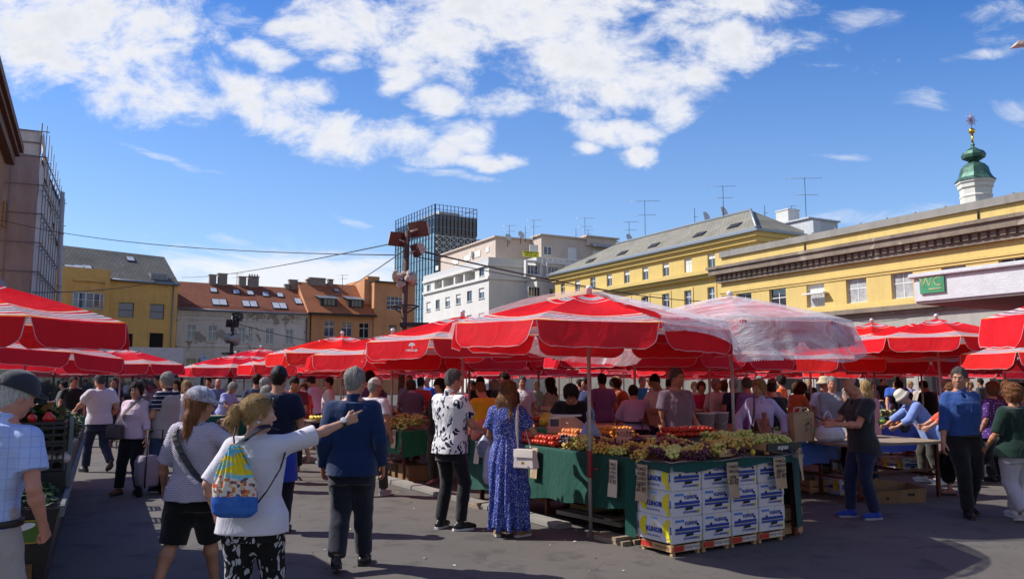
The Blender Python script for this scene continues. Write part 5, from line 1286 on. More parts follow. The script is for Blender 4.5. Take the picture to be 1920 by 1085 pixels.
def hair_mesh(g, h, mat, style='short', seed=5, length=.32, side=0.0):
    hp, q, Rh = g.hp, g.hs, g.Rh; lo = hp(0,0,0) - .55; hi = hp(0,0,0) + .3; f = SDF(lo, hi, h); B = (lo, hi)
    th = {'short': .010, 'bald': .006, 'bob': .024, 'long': .018, 'pony': .010, 'curly': .034, 'crop': .005}[style]
    f.ell(hp(0, -.025, .041), ((.0755 + th)*q, (.094 + th)*q, (.089 + th)*q), .0, Rm=Rh)
    if style in ('bob', 'curly'):
        f.ell(hp(0, -.03, -.01), ((.084 + th*.6)*q, (.085 + th*.4)*q, .105*q), .03, Rm=Rh)
    elif style in ('short', 'crop'): f.ell(hp(0, -.045, -.02), (.068*q, .062*q, .07*q), .03, Rm=Rh)
    f.wrinkle(.004, 55, seed + 1, .8)
    n = Rh @ np.array((0, .80, -.60)); off = {'short': .018, 'bald': -.052, 'bob': .022, 'long': .02, 'pony': .020, 'curly': .026, 'crop': .008}[style]
    if style == 'bald':
        f.half(hp(0, 0, .035), Rh @ np.array((0, .25, 1)), *B)
    if style != 'bald':
        pn = Rh @ np.array((0, .80, -.60)); p0 = hp(0, off, 0); ax = Rh[:, 0]
        def cut(X, Y, Z):
            x, y, z = X - p0[0], Y - p0[1], Z - p0[2]; lx = ax[0]*x + ax[1]*y + ax[2]*z
            return pn[0]*x + pn[1]*y + pn[2]*z + .006*np.sin(lx*75 + seed) - .012*np.clip(np.abs(lx)/.07, 0, 1)**4
        f.put(cut, lo, hi, 0, 'i')
    else: f.half(hp(0, off, 0), n, *B)
    if style in ('short', 'crop', 'bald', 'pony'): f.half(hp(0, 0, -.075), Rh @ np.array((0, .15, -1)), *B)
    if style in ('bob', 'curly'): f.half(hp(0, 0, -.10), Rh @ np.array((0, 0, -1)), *B)
    back = g.Rh @ np.array((side, -1, 0))
    if style == 'long':
        up = np.array((0, 0, 1)); a = hp(0, -.045, .02); L = length
        for sx in (-.05, 0, .05):
            p = [hp(sx, -.05, .0), hp(sx*1.25, -.075, -.10) , hp(sx*1.35, -.085, -.12) + up * -L*.45 + back*.0, hp(sx*1.1, -.07, -.12) - up*L*.85]
            f.chain(p, [.045*q, .048*q, .045*q, .018*q], .03)
        for sx in (1, -1): f.chain([hp(sx*.072, -.02, .02), hp(sx*.082, -.03, -.08), hp(sx*.08, -.05, -.12) - up*L*.5], [.022*q, .026*q, .016*q], .03)
    if style == 'pony':
        f.ell(hp(0, -.122, .035), (.018*q, .018*q, .018*q), .01)
        f.chain([hp(0, -.118, .035), hp(.0, -.160, .025), hp(.005, -.172, -.03), hp(.012, -.150, -.115)], [.022*q, .036*q, .042*q, .014*q], .015)
    f.wrinkle(.0055 if style != 'curly' else .011, 80 if style != 'curly' else 95, seed, .4 if style != 'curly' else 1)
    me = f.mesh('hair', mat); dn = {'long': .75, 'pony': .35, 'bob': .5}.get(style, .15); ln = {'long': .07, 'pony': .05, 'bob': .04, 'curly': .028, 'crop': .010}.get(style, .022)
    return strands(me, hp(0, -.05, .13) if style != 'pony' else hp(0, .1, .06), 2600 if h < .01 else 900, ln, .0014 if h < .01 else .0026, dn, seed)
def shoe_meshes(g, h, mat, sole, parent, sandals=False):
    s = g.s
    for i in (0, 1):
        A = g.ank[i]; yaw, lift = g.fy[i]; fd = np.array((-math.sin(R(yaw)), math.cos(R(yaw)), 0)); rd = np.array((fd[1], -fd[0], 0))
        heel = A * np.array((1, 1, 0)) - fd * .045 * s + np.array((0, 0, lift)); toe = A * np.array((1, 1, 0)) + fd * .165 * s + np.array((0, 0, lift * .15)); ball = A * np.array((1,1,0)) + fd*.09*s + np.array((0,0,lift*.4))
        f = SDF(np.minimum(heel, toe) - .12, np.maximum(heel, toe) + .17, h); up = np.array((0, 0, 1))
        f.chain([heel + up*.045*s, ball + up*.043*s, toe + up*.036*s], [.037*s, .043*s, .030*s], .01); f.cap(heel + fd*.035*s + up*.05*s, heel + fd*.045*s + up*.105*s, .040*s, .040*s, .03, flat=True)
        pl = np.cross(rd, toe - heel); pl = -pl / np.linalg.norm(pl) if pl[2] > 0 else pl / np.linalg.norm(pl)
        f.half(heel + up*.022, pl, heel - .3, toe + .3)
        o = link('shoe', f.mesh('shoe', mat), parent)
        mb = MB(); pts = []
        for t, w in ((-.04, .022), (-.01, .034), (.05, .036), (.11, .044), (.17, .043), (.20, .030), (.213, .012)):
            pts.append((t, w))
        ring = [(t, w) for t, w in pts] + [(t, -w) for t, w in pts[::-1]]; sl = (toe - heel) / np.linalg.norm(toe - heel)
        base = [heel + sl*t*s + rd*w*s for t, w in ring]; n_ = len(ring)
        mb.add([p + up*.001 for p in base] + [p + up*.026 for p in base], [tuple(range(n_))[::-1], tuple(range(n_, 2*n_))] + [(k, (k+1) % n_, n_ + (k+1) % n_, n_ + k) for k in range(n_)])
        mb.build('sole', sole, o)
_eyes = {}
EYEW = M('eye_white', (.55, .52, .50), .25, .02, spec=.6); EYED = M('dark_iris', (.02, .015, .012), .15, .05, spec=.7)
LIPM = M('lips', (.33, .10, .09), .45, .1)
def face_bits(g, parent, brow, smile=0.0):
    hp, q = g.hp, g.hs
    for sx in (1, -1):
        mb = MB(); mb.sphere(hp(sx*.031, .073, -.002), .0115*q, 10, 7); mb.sphere(hp(sx*.031, .080, -.002), .0058*q, 8, 6, 1); mb.build('eye', [EYEW, EYED], parent)
        mb = MB(); mb.tube([hp(sx*.014, .090, .018), hp(sx*.032, .090, .025), hp(sx*.050, .076, .018)], [.0035*q, .004*q, .002*q], 5); mb.build('eyebrow', brow, parent)
    mb = MB(); mb.tube([hp(-.025, .078, -.066 + smile*.008), hp(-.010, .0895, -.067), hp(.010, .0895, -.067), hp(.025, .078, -.066 + smile*.008)], [.002*q, .0055*q, .0055*q, .002*q], 6); mb.build('mouth', LIPM, parent)
def glasses(g, parent, mat, on_head=False, dark=False):
    hp = g.hp; mb = MB(); dz, dy = (.0, 0) if not on_head else (.102, -.014)
    for sx in (1, -1):
        c = (sx*.032, .098 + dy, -.004 + dz); pts = [hp(c[0] + .024*math.cos(2*math.pi*i/12), c[1] - .004*abs(math.cos(2*math.pi*i/12)), c[2] + .018*math.sin(2*math.pi*i/12)) for i in range(13)]
        mb.tube(pts, .0022, 5, cap=False); mb.tube([hp(sx*.056, .094 + dy, dz), hp(sx*.080, .03 + dy, .004 + dz), hp(sx*.080, -.025 + dy, -.004 + dz)], .0022, 5)
        if dark: mb.poly([hp(c[0] + .024*math.cos(2*math.pi*i/12), c[1] - .004, c[2] + .018*math.sin(2*math.pi*i/12)) for i in range(12)])
    mb.tube([hp(-.01, .1 + dy, 0 + dz), hp(.01, .1 + dy, 0 + dz)], .002, 5)
    return mb.build('glasses', mat, parent)
def cap_hat(g, h, mat, parent, visor=1.0, name='cap', gr=0.0):
    hp, q, Rh = g.hp, g.hs, g.Rh; f = SDF(hp(0,0,0) - .32, hp(0,0,0) + .32, h); B = (hp(0,0,0) - .4, hp(0,0,0) + .4)
    f.ell(hp(0, -.012, .040), ((.090+gr)*q, (.111+gr)*q, (.104+gr)*q), 0, Rm=Rh); f.half(hp(0, 0, .030), Rh @ np.array((0, -.12, -1)), *B)
    if visor: f.ell(hp(0, .118, .034), (.074*q, .080*q*visor, .012*q), .008, Rm=Rh @ rotm('X', -12))
    f.wrinkle(.003, 40, 3)
    return link(name, f.mesh(name, mat), parent)
def bucket_hat(g, h, mat, parent, brim=.15):
    hp, q, Rh = g.hp, g.hs, g.Rh; mb = MB(); M4 = Matrix.Translation(hp(0, -.012, .02)) @ Matrix(Rh.tolist()).to_4x4()
    prof = [(brim*q, -.02), (.112*q, .022), (.104*q, .03), (.098*q, .075), (.085*q, .105), (.05*q, .12), (.001, .122)]
    mb.lathe(prof, 24); mb.lathe([(.104*q, .026), (.112*q, .018), (brim*q, -.024)], 24)
    mb.v = [tuple(M4 @ Vector(p)) for p in mb.v]
    return mb.build('hat', mat, parent)
SKIN = [M('skin_fair', (.50, .27, .19), .5, .12, 9, bump=.08, bscale=60, spec=.4, **{'Subsurface Weight': .08, 'Subsurface Radius': (.02, .008, .005)}), M('skin_tan', (.42, .205, .125), .5, .14, 9, bump=.08, bscale=60, spec=.4, **{'Subsurface Weight': .08, 'Subsurface Radius': (.02, .008, .005)}), M('skin_ruddy', (.50, .22, .15), .5, .16, 9, bump=.08, bscale=60, spec=.4, **{'Subsurface Weight': .08, 'Subsurface Radius': (.02, .008, .005)})]
def hairm(name, col, var=.35):
    if name in _mats: return _mats[name]
    m, nt = new_mat(name); g = N(nt); c = g.obj(); n_ = g.noise(g.mapping(c, scale=(90, 90, 7)), 1.0, 4, .6)
    base = g.mix(g.ramp(n_, [(.3, (0,0,0)), (.7, (1,1,1))]), tuple(q*(1-var) for q in col), tuple(min(1, q*(1+var)) for q in col))
    g.out(g.bsdf(base, .62, 0, g.bump(n_, .8, .015), .2)); _mats[name] = m; return m
HGREY = hairm('grey_hair', (.30, .275, .25)); HDARK = hairm('dark_brown_hair', (.022, .014, .010)); HBROWN = hairm('brown_hair', (.10, .045, .020)); HBLOND = hairm('blonde_hair', (.38, .24, .10)); HAUB = hairm('auburn_hair', (.19, .075, .03)); HWHITE = hairm('white_hair', (.55, .53, .50)); HSALT = hairm('salt_and_pepper_hair', (.10, .09, .085)); HHIGH = hairm('highlighted_brown_hair', (.16, .08, .035), .7)
def cloth(name, col, var=.10, rough=.9, weave=260, sheen=.25):
    if name in _mats: return _mats[name]
    m, nt = new_mat(name); g = N(nt); c = g.obj(); f = g.noise(c, 7, 4)
    base = g.mix(f, tuple(q*(1-var) for q in col), tuple(min(1, q*(1+var)) for q in col)); w_ = g.noise(c, weave, 2)
    fold = g.noise(g.mapping(c, scale=(1, 1, .6)), 6.5, 2, .5, 1.4)
    h = g.math('ADD', g.math('MULTIPLY', w_, .12), g.math('MULTIPLY', fold, 1.0))
    g.out(g.bsdf(base, rough, 0, g.bump(h, .6, .03), .2, **{'Sheen Weight': sheen})); _mats[name] = m; return m
def pattern(name, fn, rough=.9):
    m, nt = new_mat(name); g = N(nt); c = g.obj(); base = fn(g, c)
    fold = g.noise(g.mapping(c, scale=(1, 1, .6)), 6.5, 2, .5, 1.4); g.out(g.bsdf(base, rough, 0, g.bump(fold, .7, .028), .2)); _mats[name] = m; return m
def person(label, X, Y, heading, rig, skin=0, group=None, res=.009, hair=None, hairstyle='short', face=False, brow=None, hl=.32, name='person'):
    r = thing(name, label, 'person', (X, Y, 0), R(heading), group); g = Rig(**rig)
    link('body', body_mesh(g, res, SKIN[skin], res < .012), r)
    if hair: link('hair', hair_mesh(g, min(res, .008), hair, hairstyle, length=hl), r)
    if face: face_bits(g, r, brow or hair or HDARK, 1.0 if face == 'smile' else 0.0)
    return r, g
def belt_strap(g, pts, w, mat, parent, name='strap', th=.006, n=14):
    """flat strap through points (smoothed)"""
    P = [Vector(p) for p in pts]; c = []
    for i in range(n + 1):
        t = i / n * (len(P) - 1); k = min(int(t), len(P) - 2); u = t - k
        p0, p1, p2, p3 = P[max(k-1, 0)], P[k], P[k+1], P[min(k+2, len(P)-1)]
        c.append(.5 * ((2*p1) + (p2-p0)*u + (2*p0 - 5*p1 + 4*p2 - p3)*u*u + (3*p1 - p0 - 3*p2 + p3)*u**3))
    mb = MB(); v = []
    ctr = Vector((0, 0, 0))
    for i, p in enumerate(c):
        d = (c[min(i+1, n)] - c[max(i-1, 0)]).normalized(); o = Vector((p.x - g.nb[0], p.y - g.nb[1], 0.15)).normalized(); s_ = d.cross(o).normalized(); o = s_.cross(d)
        for a, b_ in ((-1, 0), (1, 0), (1, 1), (-1, 1)): v.append(p + s_*a*w/2 + o*b_*th)
    f = [(i*4+a, i*4+(a+1) % 4, (i+1)*4+(a+1) % 4, (i+1)*4+a) for i in range(n) for a in range(4)]
    mb.add(v, f, 0, False); return mb.build(name, mat, parent)
# ---------- stalls, boxes, produce ----------
GREENC = cloth('green_stall_cloth', (.005, .062, .046), .15, .75, 200, .1); GREEN2 = cloth('bright_green_stall_cloth', (.02, .16, .075), .12, .75, 200, .1)
BLUET = M('blue_tarpaulin', (.02, .09, .50), .45, .15, 3, bump=.5, bscale=7, bdist=.03)
def woodm(name, col, ax=0, var=.3, rough=.8):
    m, nt = new_mat(name); g = N(nt); c = g.obj(); sc = [60, 60, 60]; sc[ax] = 2.5
    n_ = g.noise(g.mapping(c, scale=sc), 1.0, 5, .65); base = g.mix(g.ramp(n_, [(.3, (0,0,0)), (.7, (1,1,1))]), tuple(q*(1-var) for q in col), tuple(min(1, q*(1+var)) for q in col))
    g.out(g.bsdf(base, rough, 0, g.bump(n_, .3, .004), .3)); _mats[name] = m; return m
PLANK = woodm('weathered_plank', (.27, .215, .155), 1); CRATEW = woodm('pale_crate_wood', (.46, .29, .14), 0); KRAFT = M('brown_cardboard', (.27, .155, .075), .85, .15, 5)
REDP = M('red_oxide_paint', (.10, .02, .014), .6, .3, 20); BLKP = M('black_plastic', (.012, .012, .013), .45, .2); CARDT = M('price_card', (.42, .31, .20), .9, .15, 6); TAGW = M('pale_price_tag', (.60, .53, .40), .9, .1)
STAND = M('white_carton', (.62, .61, .63), .75, .06, 4); BLUEI = M('blue_print', (.02, .05, .33), .6, .08); YELI = M('yellow_print', (.72, .62, .02), .6, .08); BLKI = M('black_print', (.012, .012, .012), .7); LBLI = M('pale_blue_print', (.25, .42, .66), .6)
REDI = M('red_print', (.45, .03, .02), .6, .25, 12); LCARD = M('lined_crate_paper', (.55, .50, .46), .8)
def frame_root(name, label, cat, x, y, rz, group=None, z=0.0): return thing(name, label, cat, (x, y, z), rz, group)
RZ = R(32); C0 = Vector((1.535, 7.86)); E2 = Vector((math.cos(RZ), math.sin(RZ))); E1 = Vector((-math.sin(RZ), math.cos(RZ)))
def SP_(x, y, z=0.0): p = C0 + E2*x + E1*y; return Vector((p.x, p.y, z))
# --- banana cartons ---
CW, CL, CH = .388, .52, .245
def crescent(cx, cz, w, h, n=9, flip=1):
    out = [(cx + flip*(w*.5 - w*math.sin(math.pi*i/n)), cz - h/2 + h*i/n) for i in range(n + 1)]; inn = [(cx + flip*(w*.5 - w*.25*math.sin(math.pi*i/n)), cz - h/2 + h*i/n) for i in range(n, -1, -1)]
    return out[:-1] + inn[:-1] if False else out + inn[1:-1]
def make_carton():
    r = thing('banana_carton', 'x', 'carton'); mb = MB(); mb.bb(0, CW, 0, CL, 0, CH); mb.bb(-.004, CW + .004, -.004, CL + .004, CH*.42, CH - .002)
    bd = mb.build('carton_body', STAND, r, bevel=.006)
    d = MB(); E = .0065
    def F(x0, x1, z0, z1, m, e=0): d.quad((x0, -E - e, z0), (x1, -E - e, z0), (x1, -E - e, z1), (x0, -E - e, z1), m)
    def Lq(y0, y1, z0, z1, m, e=0): d.quad((-E - e, y1, z0), (-E - e, y0, z0), (-E - e, y0, z1), (-E - e, y1, z1), m)
    def Fp(pts, m, e=.0006): d.poly([(x, -E - e, z) for x, z in pts], m)
    def Lp(pts, m, e=.0006): d.poly([(-E - e, CL - y, z) for y, z in pts], m)
    F(.03, CW - .03, .115, .145, 0); F(.03, CW - .03, .088, .109, 0); F(.03, CW - .03, .1095, .1135, 1); F(.03, .15, .198, .226, 3)
    for i in range(5): F(.037 + i*.022, .052 + i*.022, .204, .220, 0, .0004)
    circ = lambda cx, cz, r_: [(cx + r_*math.cos(2*math.pi*i/12), cz + r_*math.sin(2*math.pi*i/12)) for i in range(12)]
    Fp(circ(.105, .150, .016), 2); Fp(circ(CW - .06, .165, .015), 2); Fp([(.165, .06), (.27, .068), (.262, .094), (.17, .086)], 2, .0012)
    Fp(crescent(.235, .205, -.022, .07), 1); Fp(crescent(CW - .05, .045, .03, .06), 1); Fp([(CW-.08, .03), (CW-.015, .045), (CW-.02, .062), (CW-.075, .05)], 1, .0004)
    for k in range(3): Lp(crescent(.085 + k*.020, .13, .075, .20), 1, .0006 + k*.0005); Lp(crescent(CL - .10 + k*.020, .13, .075, .20), 1, .0006 + k*.0005)
    Lp(circ(.155, .11, .016), 2); Lp(circ(CL - .155, .11, .016), 2); Lp(crescent(.27, .155, -.03, .06), 1); Lp([(CL-.075, .012), (CL-.01, .02), (CL-.02, .04), (CL-.07, .035)], 1)
    Lq(CL - .038, CL - .022, .09, .16, 0); Lq(.012, .028, .09, .16, 0); Lq(.21, .30, .205, .228, 3)
    d.build('print', [BLUEI, YELI, BLKI, LBLI], bd)
    f_ = (math.pi/2, math.pi, 0); l_ = (math.pi/2, math.pi, -math.pi/2)
    text('BONITA', .045, BLUEI, bd, (.235, -E - .0016, .187), f_, bold=.0022); text('PREMIUM PACK', .030, BLUEI, bd, (.24, -E - .0016, .045), f_, bold=.0008)
    text('BONITA', .064, BLUEI, bd, (-E - .0022, CL/2, .112), l_, bold=.0032); text('Premium Pack', .032, BLUEI, bd, (-E - .0022, CL/2, .048), l_, bold=.0004)
    return r
carton0 = make_carton(); first_carton = [True]
def carton(label, loc, rz, group='banana cartons stacked under the grape stall'):
    r = carton0 if first_carton[0] else copy_tree(carton0); first_carton[0] = False
    r['label'] = label; r['group'] = group; r.location = loc; r.rotation_euler = (0, 0, rz); return r
cols_ = ['first column from the street corner', 'second column from the street corner', 'third column from the street corner', 'last column beside the green cloth']
rows_ = ['bottom', 'middle', 'top']
for c in range(4):
    for r_ in range(3):
        j = rnd.uniform(-.008, .008)
        carton(f'white banana carton, {rows_[r_]} of the {cols_[c]}', SP_(c * .404 + j, .0 + j, .118 + r_ * .2475), RZ + R(rnd.uniform(-.8, .8)))
# --- low wooden crates under the cartons ---
def wood_crate(label, loc, rz, L=.5, W=.34, Hh=.11, group=None, lab=True, txt='Extra Roma'):
    r = thing('wooden_crate', label, 'crate', loc, rz, group); mb = MB(); t = .012
    for x in (0, L - .035):
        for y in (0, W - .035): mb.bb(x, x + .035, y, y + .035, 0, Hh)
    for z in ((.02, Hh*.45), (Hh*.55, Hh - .01)) if Hh > .14 else ((Hh*.35, Hh - .01),):
        mb.bb(.0, L, -t, -.001, *z); mb.bb(0, L, W + .001, W + t, *z); mb.bb(-t, -.001, 0, W, *z); mb.bb(L + .001, L + t, 0, W, *z)
    mb.bb(.002, L - .002, .002, W - .002, Hh*.35, Hh*.35 + .008); o = mb.build('slats', CRATEW, r)
    if lab:
        d = MB(); z0, z1 = (Hh*.40, Hh - .014); d.quad((.0, -t - .001, z0), (L*.38, -t - .001, z0), (L*.38, -t - .001, z1), (0, -t - .001, z1), 0); d.quad((-t - .001, W, z0), (-t - .001, W*.62, z0), (-t - .001, W*.62, z1), (-t - .001, W, z1), 0)
        d.quad((L*.42, -t - .001, z0), (L*.98, -t - .001, z0), (L*.98, -t - .001, z1), (L*.42, -t - .001, z1), 1)
        lb = d.build('paper_label', [REDI, LCARD], o)
        text(txt, (z1-z0)*.8, BLKI, lb, (L*.7, -t - .002, (z0+z1)/2), (math.pi/2, math.pi, 0)); text('Extra Roma', (z1-z0)*.8, BLKI, lb, (-t - .002, W*.3, (z0+z1)/2), (math.pi/2, math.pi, -math.pi/2))
    return r
for c in range(4): wood_crate(f'low wooden crate with a red paper label carrying the {cols_[c]}', SP_(c*.404 + .02, .03, 0), RZ, .36, .44)
wood_crate('deep pale wooden crate on the ground beside the last carton column', SP_(1.74, .15, .0), RZ, .32, .5, .30, lab=False)
# --- table of the grape stall: frame, top boards, green cloths ---
t = thing('market_table', 'main fruit stall table hung with dark green cloth above banana cartons', 'table', (C0.x, C0.y, 0), RZ, 'market tables')
TZ = .872
mb = MB(); mb.bb(.02, 1.05, .0, 4.15, TZ - .03, TZ); mb.bb(1.052, 1.98, .02, 1.0, TZ - .03, TZ); mb.build('table_top', PLANK, t)
for x, y in ((.2, .7), (.95, .75), (.2, 2.4), (.95, 2.4), (.2, 4.0), (.95, 4.0), (1.9, .9), (1.9, .12)):
    mb = MB(); mb.bb(x - .025, x + .025, y - .025, y + .025, 0, TZ - .031); mb.build('leg', REDP, t)
def cloth_run(name, parent, p, q, ztop, zb0, zb1, mat, amp=.02, seed=1, n=70, m=22, lip=.05, sag=.0):
    """hanging cloth from plan point p to q in the parent's frame"""
    p, q = Vector(p), Vector(q); d = (q - p); L = d.length; d /= L; nrm = Vector((d.y, -d.x)); rg = random.Random(seed); ph = [rg.uniform(0, 6) for _ in range(6)]; fr = [rg.uniform(3, 12) for _ in range(6)]
    def fn(u, v):
        s_ = u * L; hz = zb0 + (zb1 - zb0) * u + sag * math.sin(math.pi * u) + .012*math.sin(s_*9 + ph[0]); k = sum(math.sin(s_*fr[i] + ph[i] + v*1.3*(i % 3 - 1)) for i in range(6)) / 6
        if v < .12: w = v / .12; a = w * math.pi / 2; o = lip * (math.sin(a) - 1); z = ztop + .012 - .012 * (1 - math.cos(a)); o2 = 0
        else: w = (v - .12) / .88; o = 0; z = ztop + (hz - ztop) * w; o2 = amp * k * (w ** .7) * 2 + .03 * w
        P2 = p + d * s_ + nrm * (o + o2); return (P2.x, P2.y, z)
    mb = MB(); mb.grid(fn, n, m); return mb.build(name, mat, parent)
cloth_run('cloth', t, (-.01, 4.2), (.01, .52), TZ, .20, .36, GREENC, .022, 4, 90, 24)
cloth_run('cloth', t, (.0, .50), (-.02, -.03), TZ, TZ - .07, TZ - .08, GREENC, .006, 6, 30, 8, lip=.03)
cloth_run('cloth', t, (-.02, -.03), (1.70, -.02), TZ, TZ - .075, TZ - .05, GREENC, .006, 7, 60, 8, lip=.03)
cloth_run('cloth', t, (1.72, -.02), (2.06, .16), TZ, .10, .10, GREENC, .012, 8, 20, 14)
cloth_run('cloth', t, (2.06, .16), (2.03, 1.0), TZ, .10, .12, GREENC, .015, 9, 30, 14)
cloth_run('cloth', t, (-.03, .64), (-.0, .50), TZ - .02, .12, .12, GREENC, .01, 10, 14, 14)
mb = MB(); mb.grid(lambda u, v: (-.035 + u * 1.74, -.045 + .03*math.sin(u*17)*v*.4 + v*.02, TZ + .014 + .012*math.sin(u*13) - .0*v), 60, 3); mb.grid(lambda u, v: (-.045 + v*.02, -.04 + u*.60, TZ + .015 + .012*math.sin(u*9)), 30, 3); mb.build('paper_edge', LCARD, t)
# --- produce ---
def fruit_mat(name, c1, c2, rough=.3, sc=9, sss=0):
    m, nt = new_mat(name); g = N(nt); c = g.obj(); oi = g.n('ShaderNodeObjectInfo').outputs['Random']; f = g.noise(c, sc, 3)
    base = g.mix(g.math('ADD', g.math('MULTIPLY', f, .6), g.math('MULTIPLY', oi, .5), clamp=True), c1, c2); g.out(g.bsdf(base, rough, 0, None, .5)); _mats[name] = m; return m
GRW = fruit_mat('green_grapes', (.44, .50, .09), (.60, .60, .20), .28); GRY = fruit_mat('amber_grapes', (.50, .33, .05), (.62, .48, .12), .3); GRD = fruit_mat('dark_grapes', (.04, .012, .035), (.11, .02, .05), .3); GRB = fruit_mat('blue_grapes', (.012, .012, .03), (.03, .03, .06), .35); GRP = fruit_mat('rose_grapes', (.22, .06, .06), (.32, .13, .10), .32)
STEM = M('grape_stem', (.16, .15, .05), .8, .3)
FR = {'tomato': (fruit_mat('tomato_skin', (.42, .018, .012), (.55, .05, .015), .22), .036, .85), 'orange': (fruit_mat('apricot_skin', (.62, .20, .015), (.72, .33, .03), .45), .031, .95), 'peach': (fruit_mat('peach_skin', (.55, .12, .03), (.60, .26, .07), .6), .037, .95), 'potato': (fruit_mat('potato_skin', (.33, .20, .09), (.42, .27, .13), .8), .036, .8), 'plum': (fruit_mat('plum_skin', (.05, .012, .04), (.10, .02, .04), .35), .024, 1.0),
      'apple': (fruit_mat('apple_skin', (.38, .03, .02), (.50, .22, .03), .3), .037, .92), 'lettuce': (fruit_mat('lettuce_leaf', (.10, .20, .02), (.25, .36, .06), .6), .075, .8), 'cabbage': (fruit_mat('cabbage_leaf', (.28, .38, .16), (.42, .48, .26), .5), .08, .85), 'onion': (fruit_mat('onion_skin', (.45, .26, .12), (.55, .36, .2), .5), .035, .9), 'strawberry': (fruit_mat('strawberry_skin', (.5, .01, .012), (.6, .03, .02), .3), .02, 1.1),
      'garlic': (fruit_mat('garlic_skin', (.52, .40, .38), (.62, .52, .48), .6), .028, .85), 'cauliflower': (fruit_mat('cauliflower_curd', (.55, .50, .36), (.66, .62, .46), .7), .07, .8), 'pepper': (fruit_mat('pepper_skin', (.45, .02, .012), (.58, .16, .02), .18), .036, 1.25), 'lemon': (fruit_mat('lemon_skin', (.66, .5, .03), (.72, .58, .06), .4), .03, 1.15)}
_fm = {}
def fruit_mesh(kind):
    if kind not in _fm:
        mat, r_, q = FR[kind]; mb = MB(); rg = random.Random(hash(kind) % 97 if False else len(kind))
        if kind in ('lettuce', 'cabbage'):
            for i in range(14):
                a, b_ = rg.uniform(0, 6.28), rg.uniform(-.3, 1.2); rt = Matrix.Rotation(a, 3, 'Z') @ Matrix.Rotation(b_, 3, 'Y'); mb.sphere(rt @ Vector((r_*.35, 0, 0)), (r_*.2, r_*.62, r_*.75), 8, 5, 0, rt)
        else:
            mb.sphere((0, 0, 0), (r_, r_, r_*q), 10, 7)
            if kind in ('tomato', 'pepper', 'apple'): mb.tube([(0, 0, r_*q*.85), (.004, 0, r_*q + .012)], .003, 5, 1)
        _fm[kind] = mb.mesh(kind, [mat, STEM])
    return _fm[kind]
def heap(kind, label, group, o, ux, uy, nx, ny, layers, cat=None, z=0.0, sp=1.9, jit=.3):
    """a mound of single fruits: o corner, ux/uy unit plan vectors"""
    me = fruit_mesh(kind); r_ = FR[kind][1]; q = FR[kind][2]; rg = random.Random(nx*31 + ny + int(abs(o[0])*100))
    for l in range(layers):
        for i in range(nx - l):
            for j in range(ny - l):
                a = (i + l*.5 + rg.uniform(-jit, jit)*.5) * r_*sp; b_ = (j + l*.5 + rg.uniform(-jit, jit)*.5) * r_*sp
                p = Vector((o[0] + ux.x*a + uy.x*b_, o[1] + ux.y*a + uy.y*b_, z + r_*q + l*r_*1.45 + rg.uniform(0, .006)))
                f = link(kind, me, None, p, (rg.uniform(-.6, .6), rg.uniform(-.6, .6), rg.uniform(0, 6))); f.scale = (rg.uniform(.88, 1.12),) * 3; tag(f, label, cat or kind, group)
def bunch_mesh(mat, seed, n=52, r_=.0115):
    n = int(n*.72); r_ *= 1.28
    rg = random.Random(seed); mb = MB(); pts = []
    for k in range(n):
        for _ in range(30):
            t_ = rg.uniform(0, 1); R0 = .062 * (1 - t_*.55); a = rg.uniform(0, 6.28); rr = R0 * rg.uniform(.35, 1) ** .5; p = Vector((rr*math.cos(a), -.10 + .20*t_, .045 + rr*math.sin(a)*.72))
            if all((p - q).length > r_*1.65 for q in pts): break
        pts.append(p); mb.sphere(p, r_*rg.uniform(.9, 1.12), 8, 6)
    mb.tube([(0, -.09, .05), (.01, -.13, .07), (.0, -.16, .085)], .0035, 5, 1); return mb.mesh('grape_bunch', [mat, STEM])
BM = {k: [bunch_mesh(m, 3 + i, nb, rr) for i in range(2)] for k, m, nb, rr in (('green', GRW, 50, .0125), ('amber', GRY, 55, .0115), ('dark', GRD, 60, .0105), ('blue', GRB, 60, .0105), ('rose', GRP, 50, .0115))}
rg = random.Random(5)
def bunch(kind, x, y, z, label, group, rz=None, tilt=0.0):
    p = SP_(x, y, z); o = link('grape_bunch', rg.choice(BM[kind]), None, p, (tilt, rg.uniform(-.2, .2), RZ + (rz if rz is not None else rg.uniform(0, 6.28)))); o.scale = (rg.uniform(1.12, 1.38),) * 3
    return tag(o, label, 'grape bunch', group)
G_ = 'grape bunches heaped on the corner stall'
def zsurf(x, y): return TZ + .01 + .05 * min(1, max(0, (x if x < y else y) / .55)) ** .8
corner_desc = {'green': 'big pale green grape bunch at the very corner of the grape stall', 'amber': 'amber tinted grape bunch in the heap above the banana cartons', 'dark': 'dark purple grape bunch among pale ones on the corner stall', 'blue': 'blue black grape bunch beside the tomatoes on the green clothed stall'}
bunch('green', .16, .13, TZ + .03, corner_desc['green'], G_, 2.4)
placed = [(.16, .13)]
for k in range(420):
    x, y = rg.uniform(.06, 1.0), rg.uniform(.06, 1.75)
    if x > .62 and y > .9 or x > .95: continue
    if any(math.hypot(x-a, y-b_) < .128 for a, b_ in placed): continue
    placed.append((x, y)); q = rg.random(); kd = 'amber' if q < .46 else 'dark' if q < .78 else 'green'
    lb = {'green': 'pale green grape bunch in the heap behind the corner of the stall'}.get(kd, corner_desc[kd]); bunch(kd, x, y, zsurf(x, y) - .01, lb, G_, tilt=rg.uniform(-.3, .3))
for x, y in ((.16, 1.75), (.2, 1.92), (.38, 1.86), (.3, 2.02)): bunch('blue', x, y, TZ + .03, corner_desc['blue'], G_)
for x, y in ((.14, 1.62), (.13, 1.5), (.3, 1.7)): bunch('green', x, y, TZ + .06, 'lime coloured grape bunch next to the blue black ones', G_)
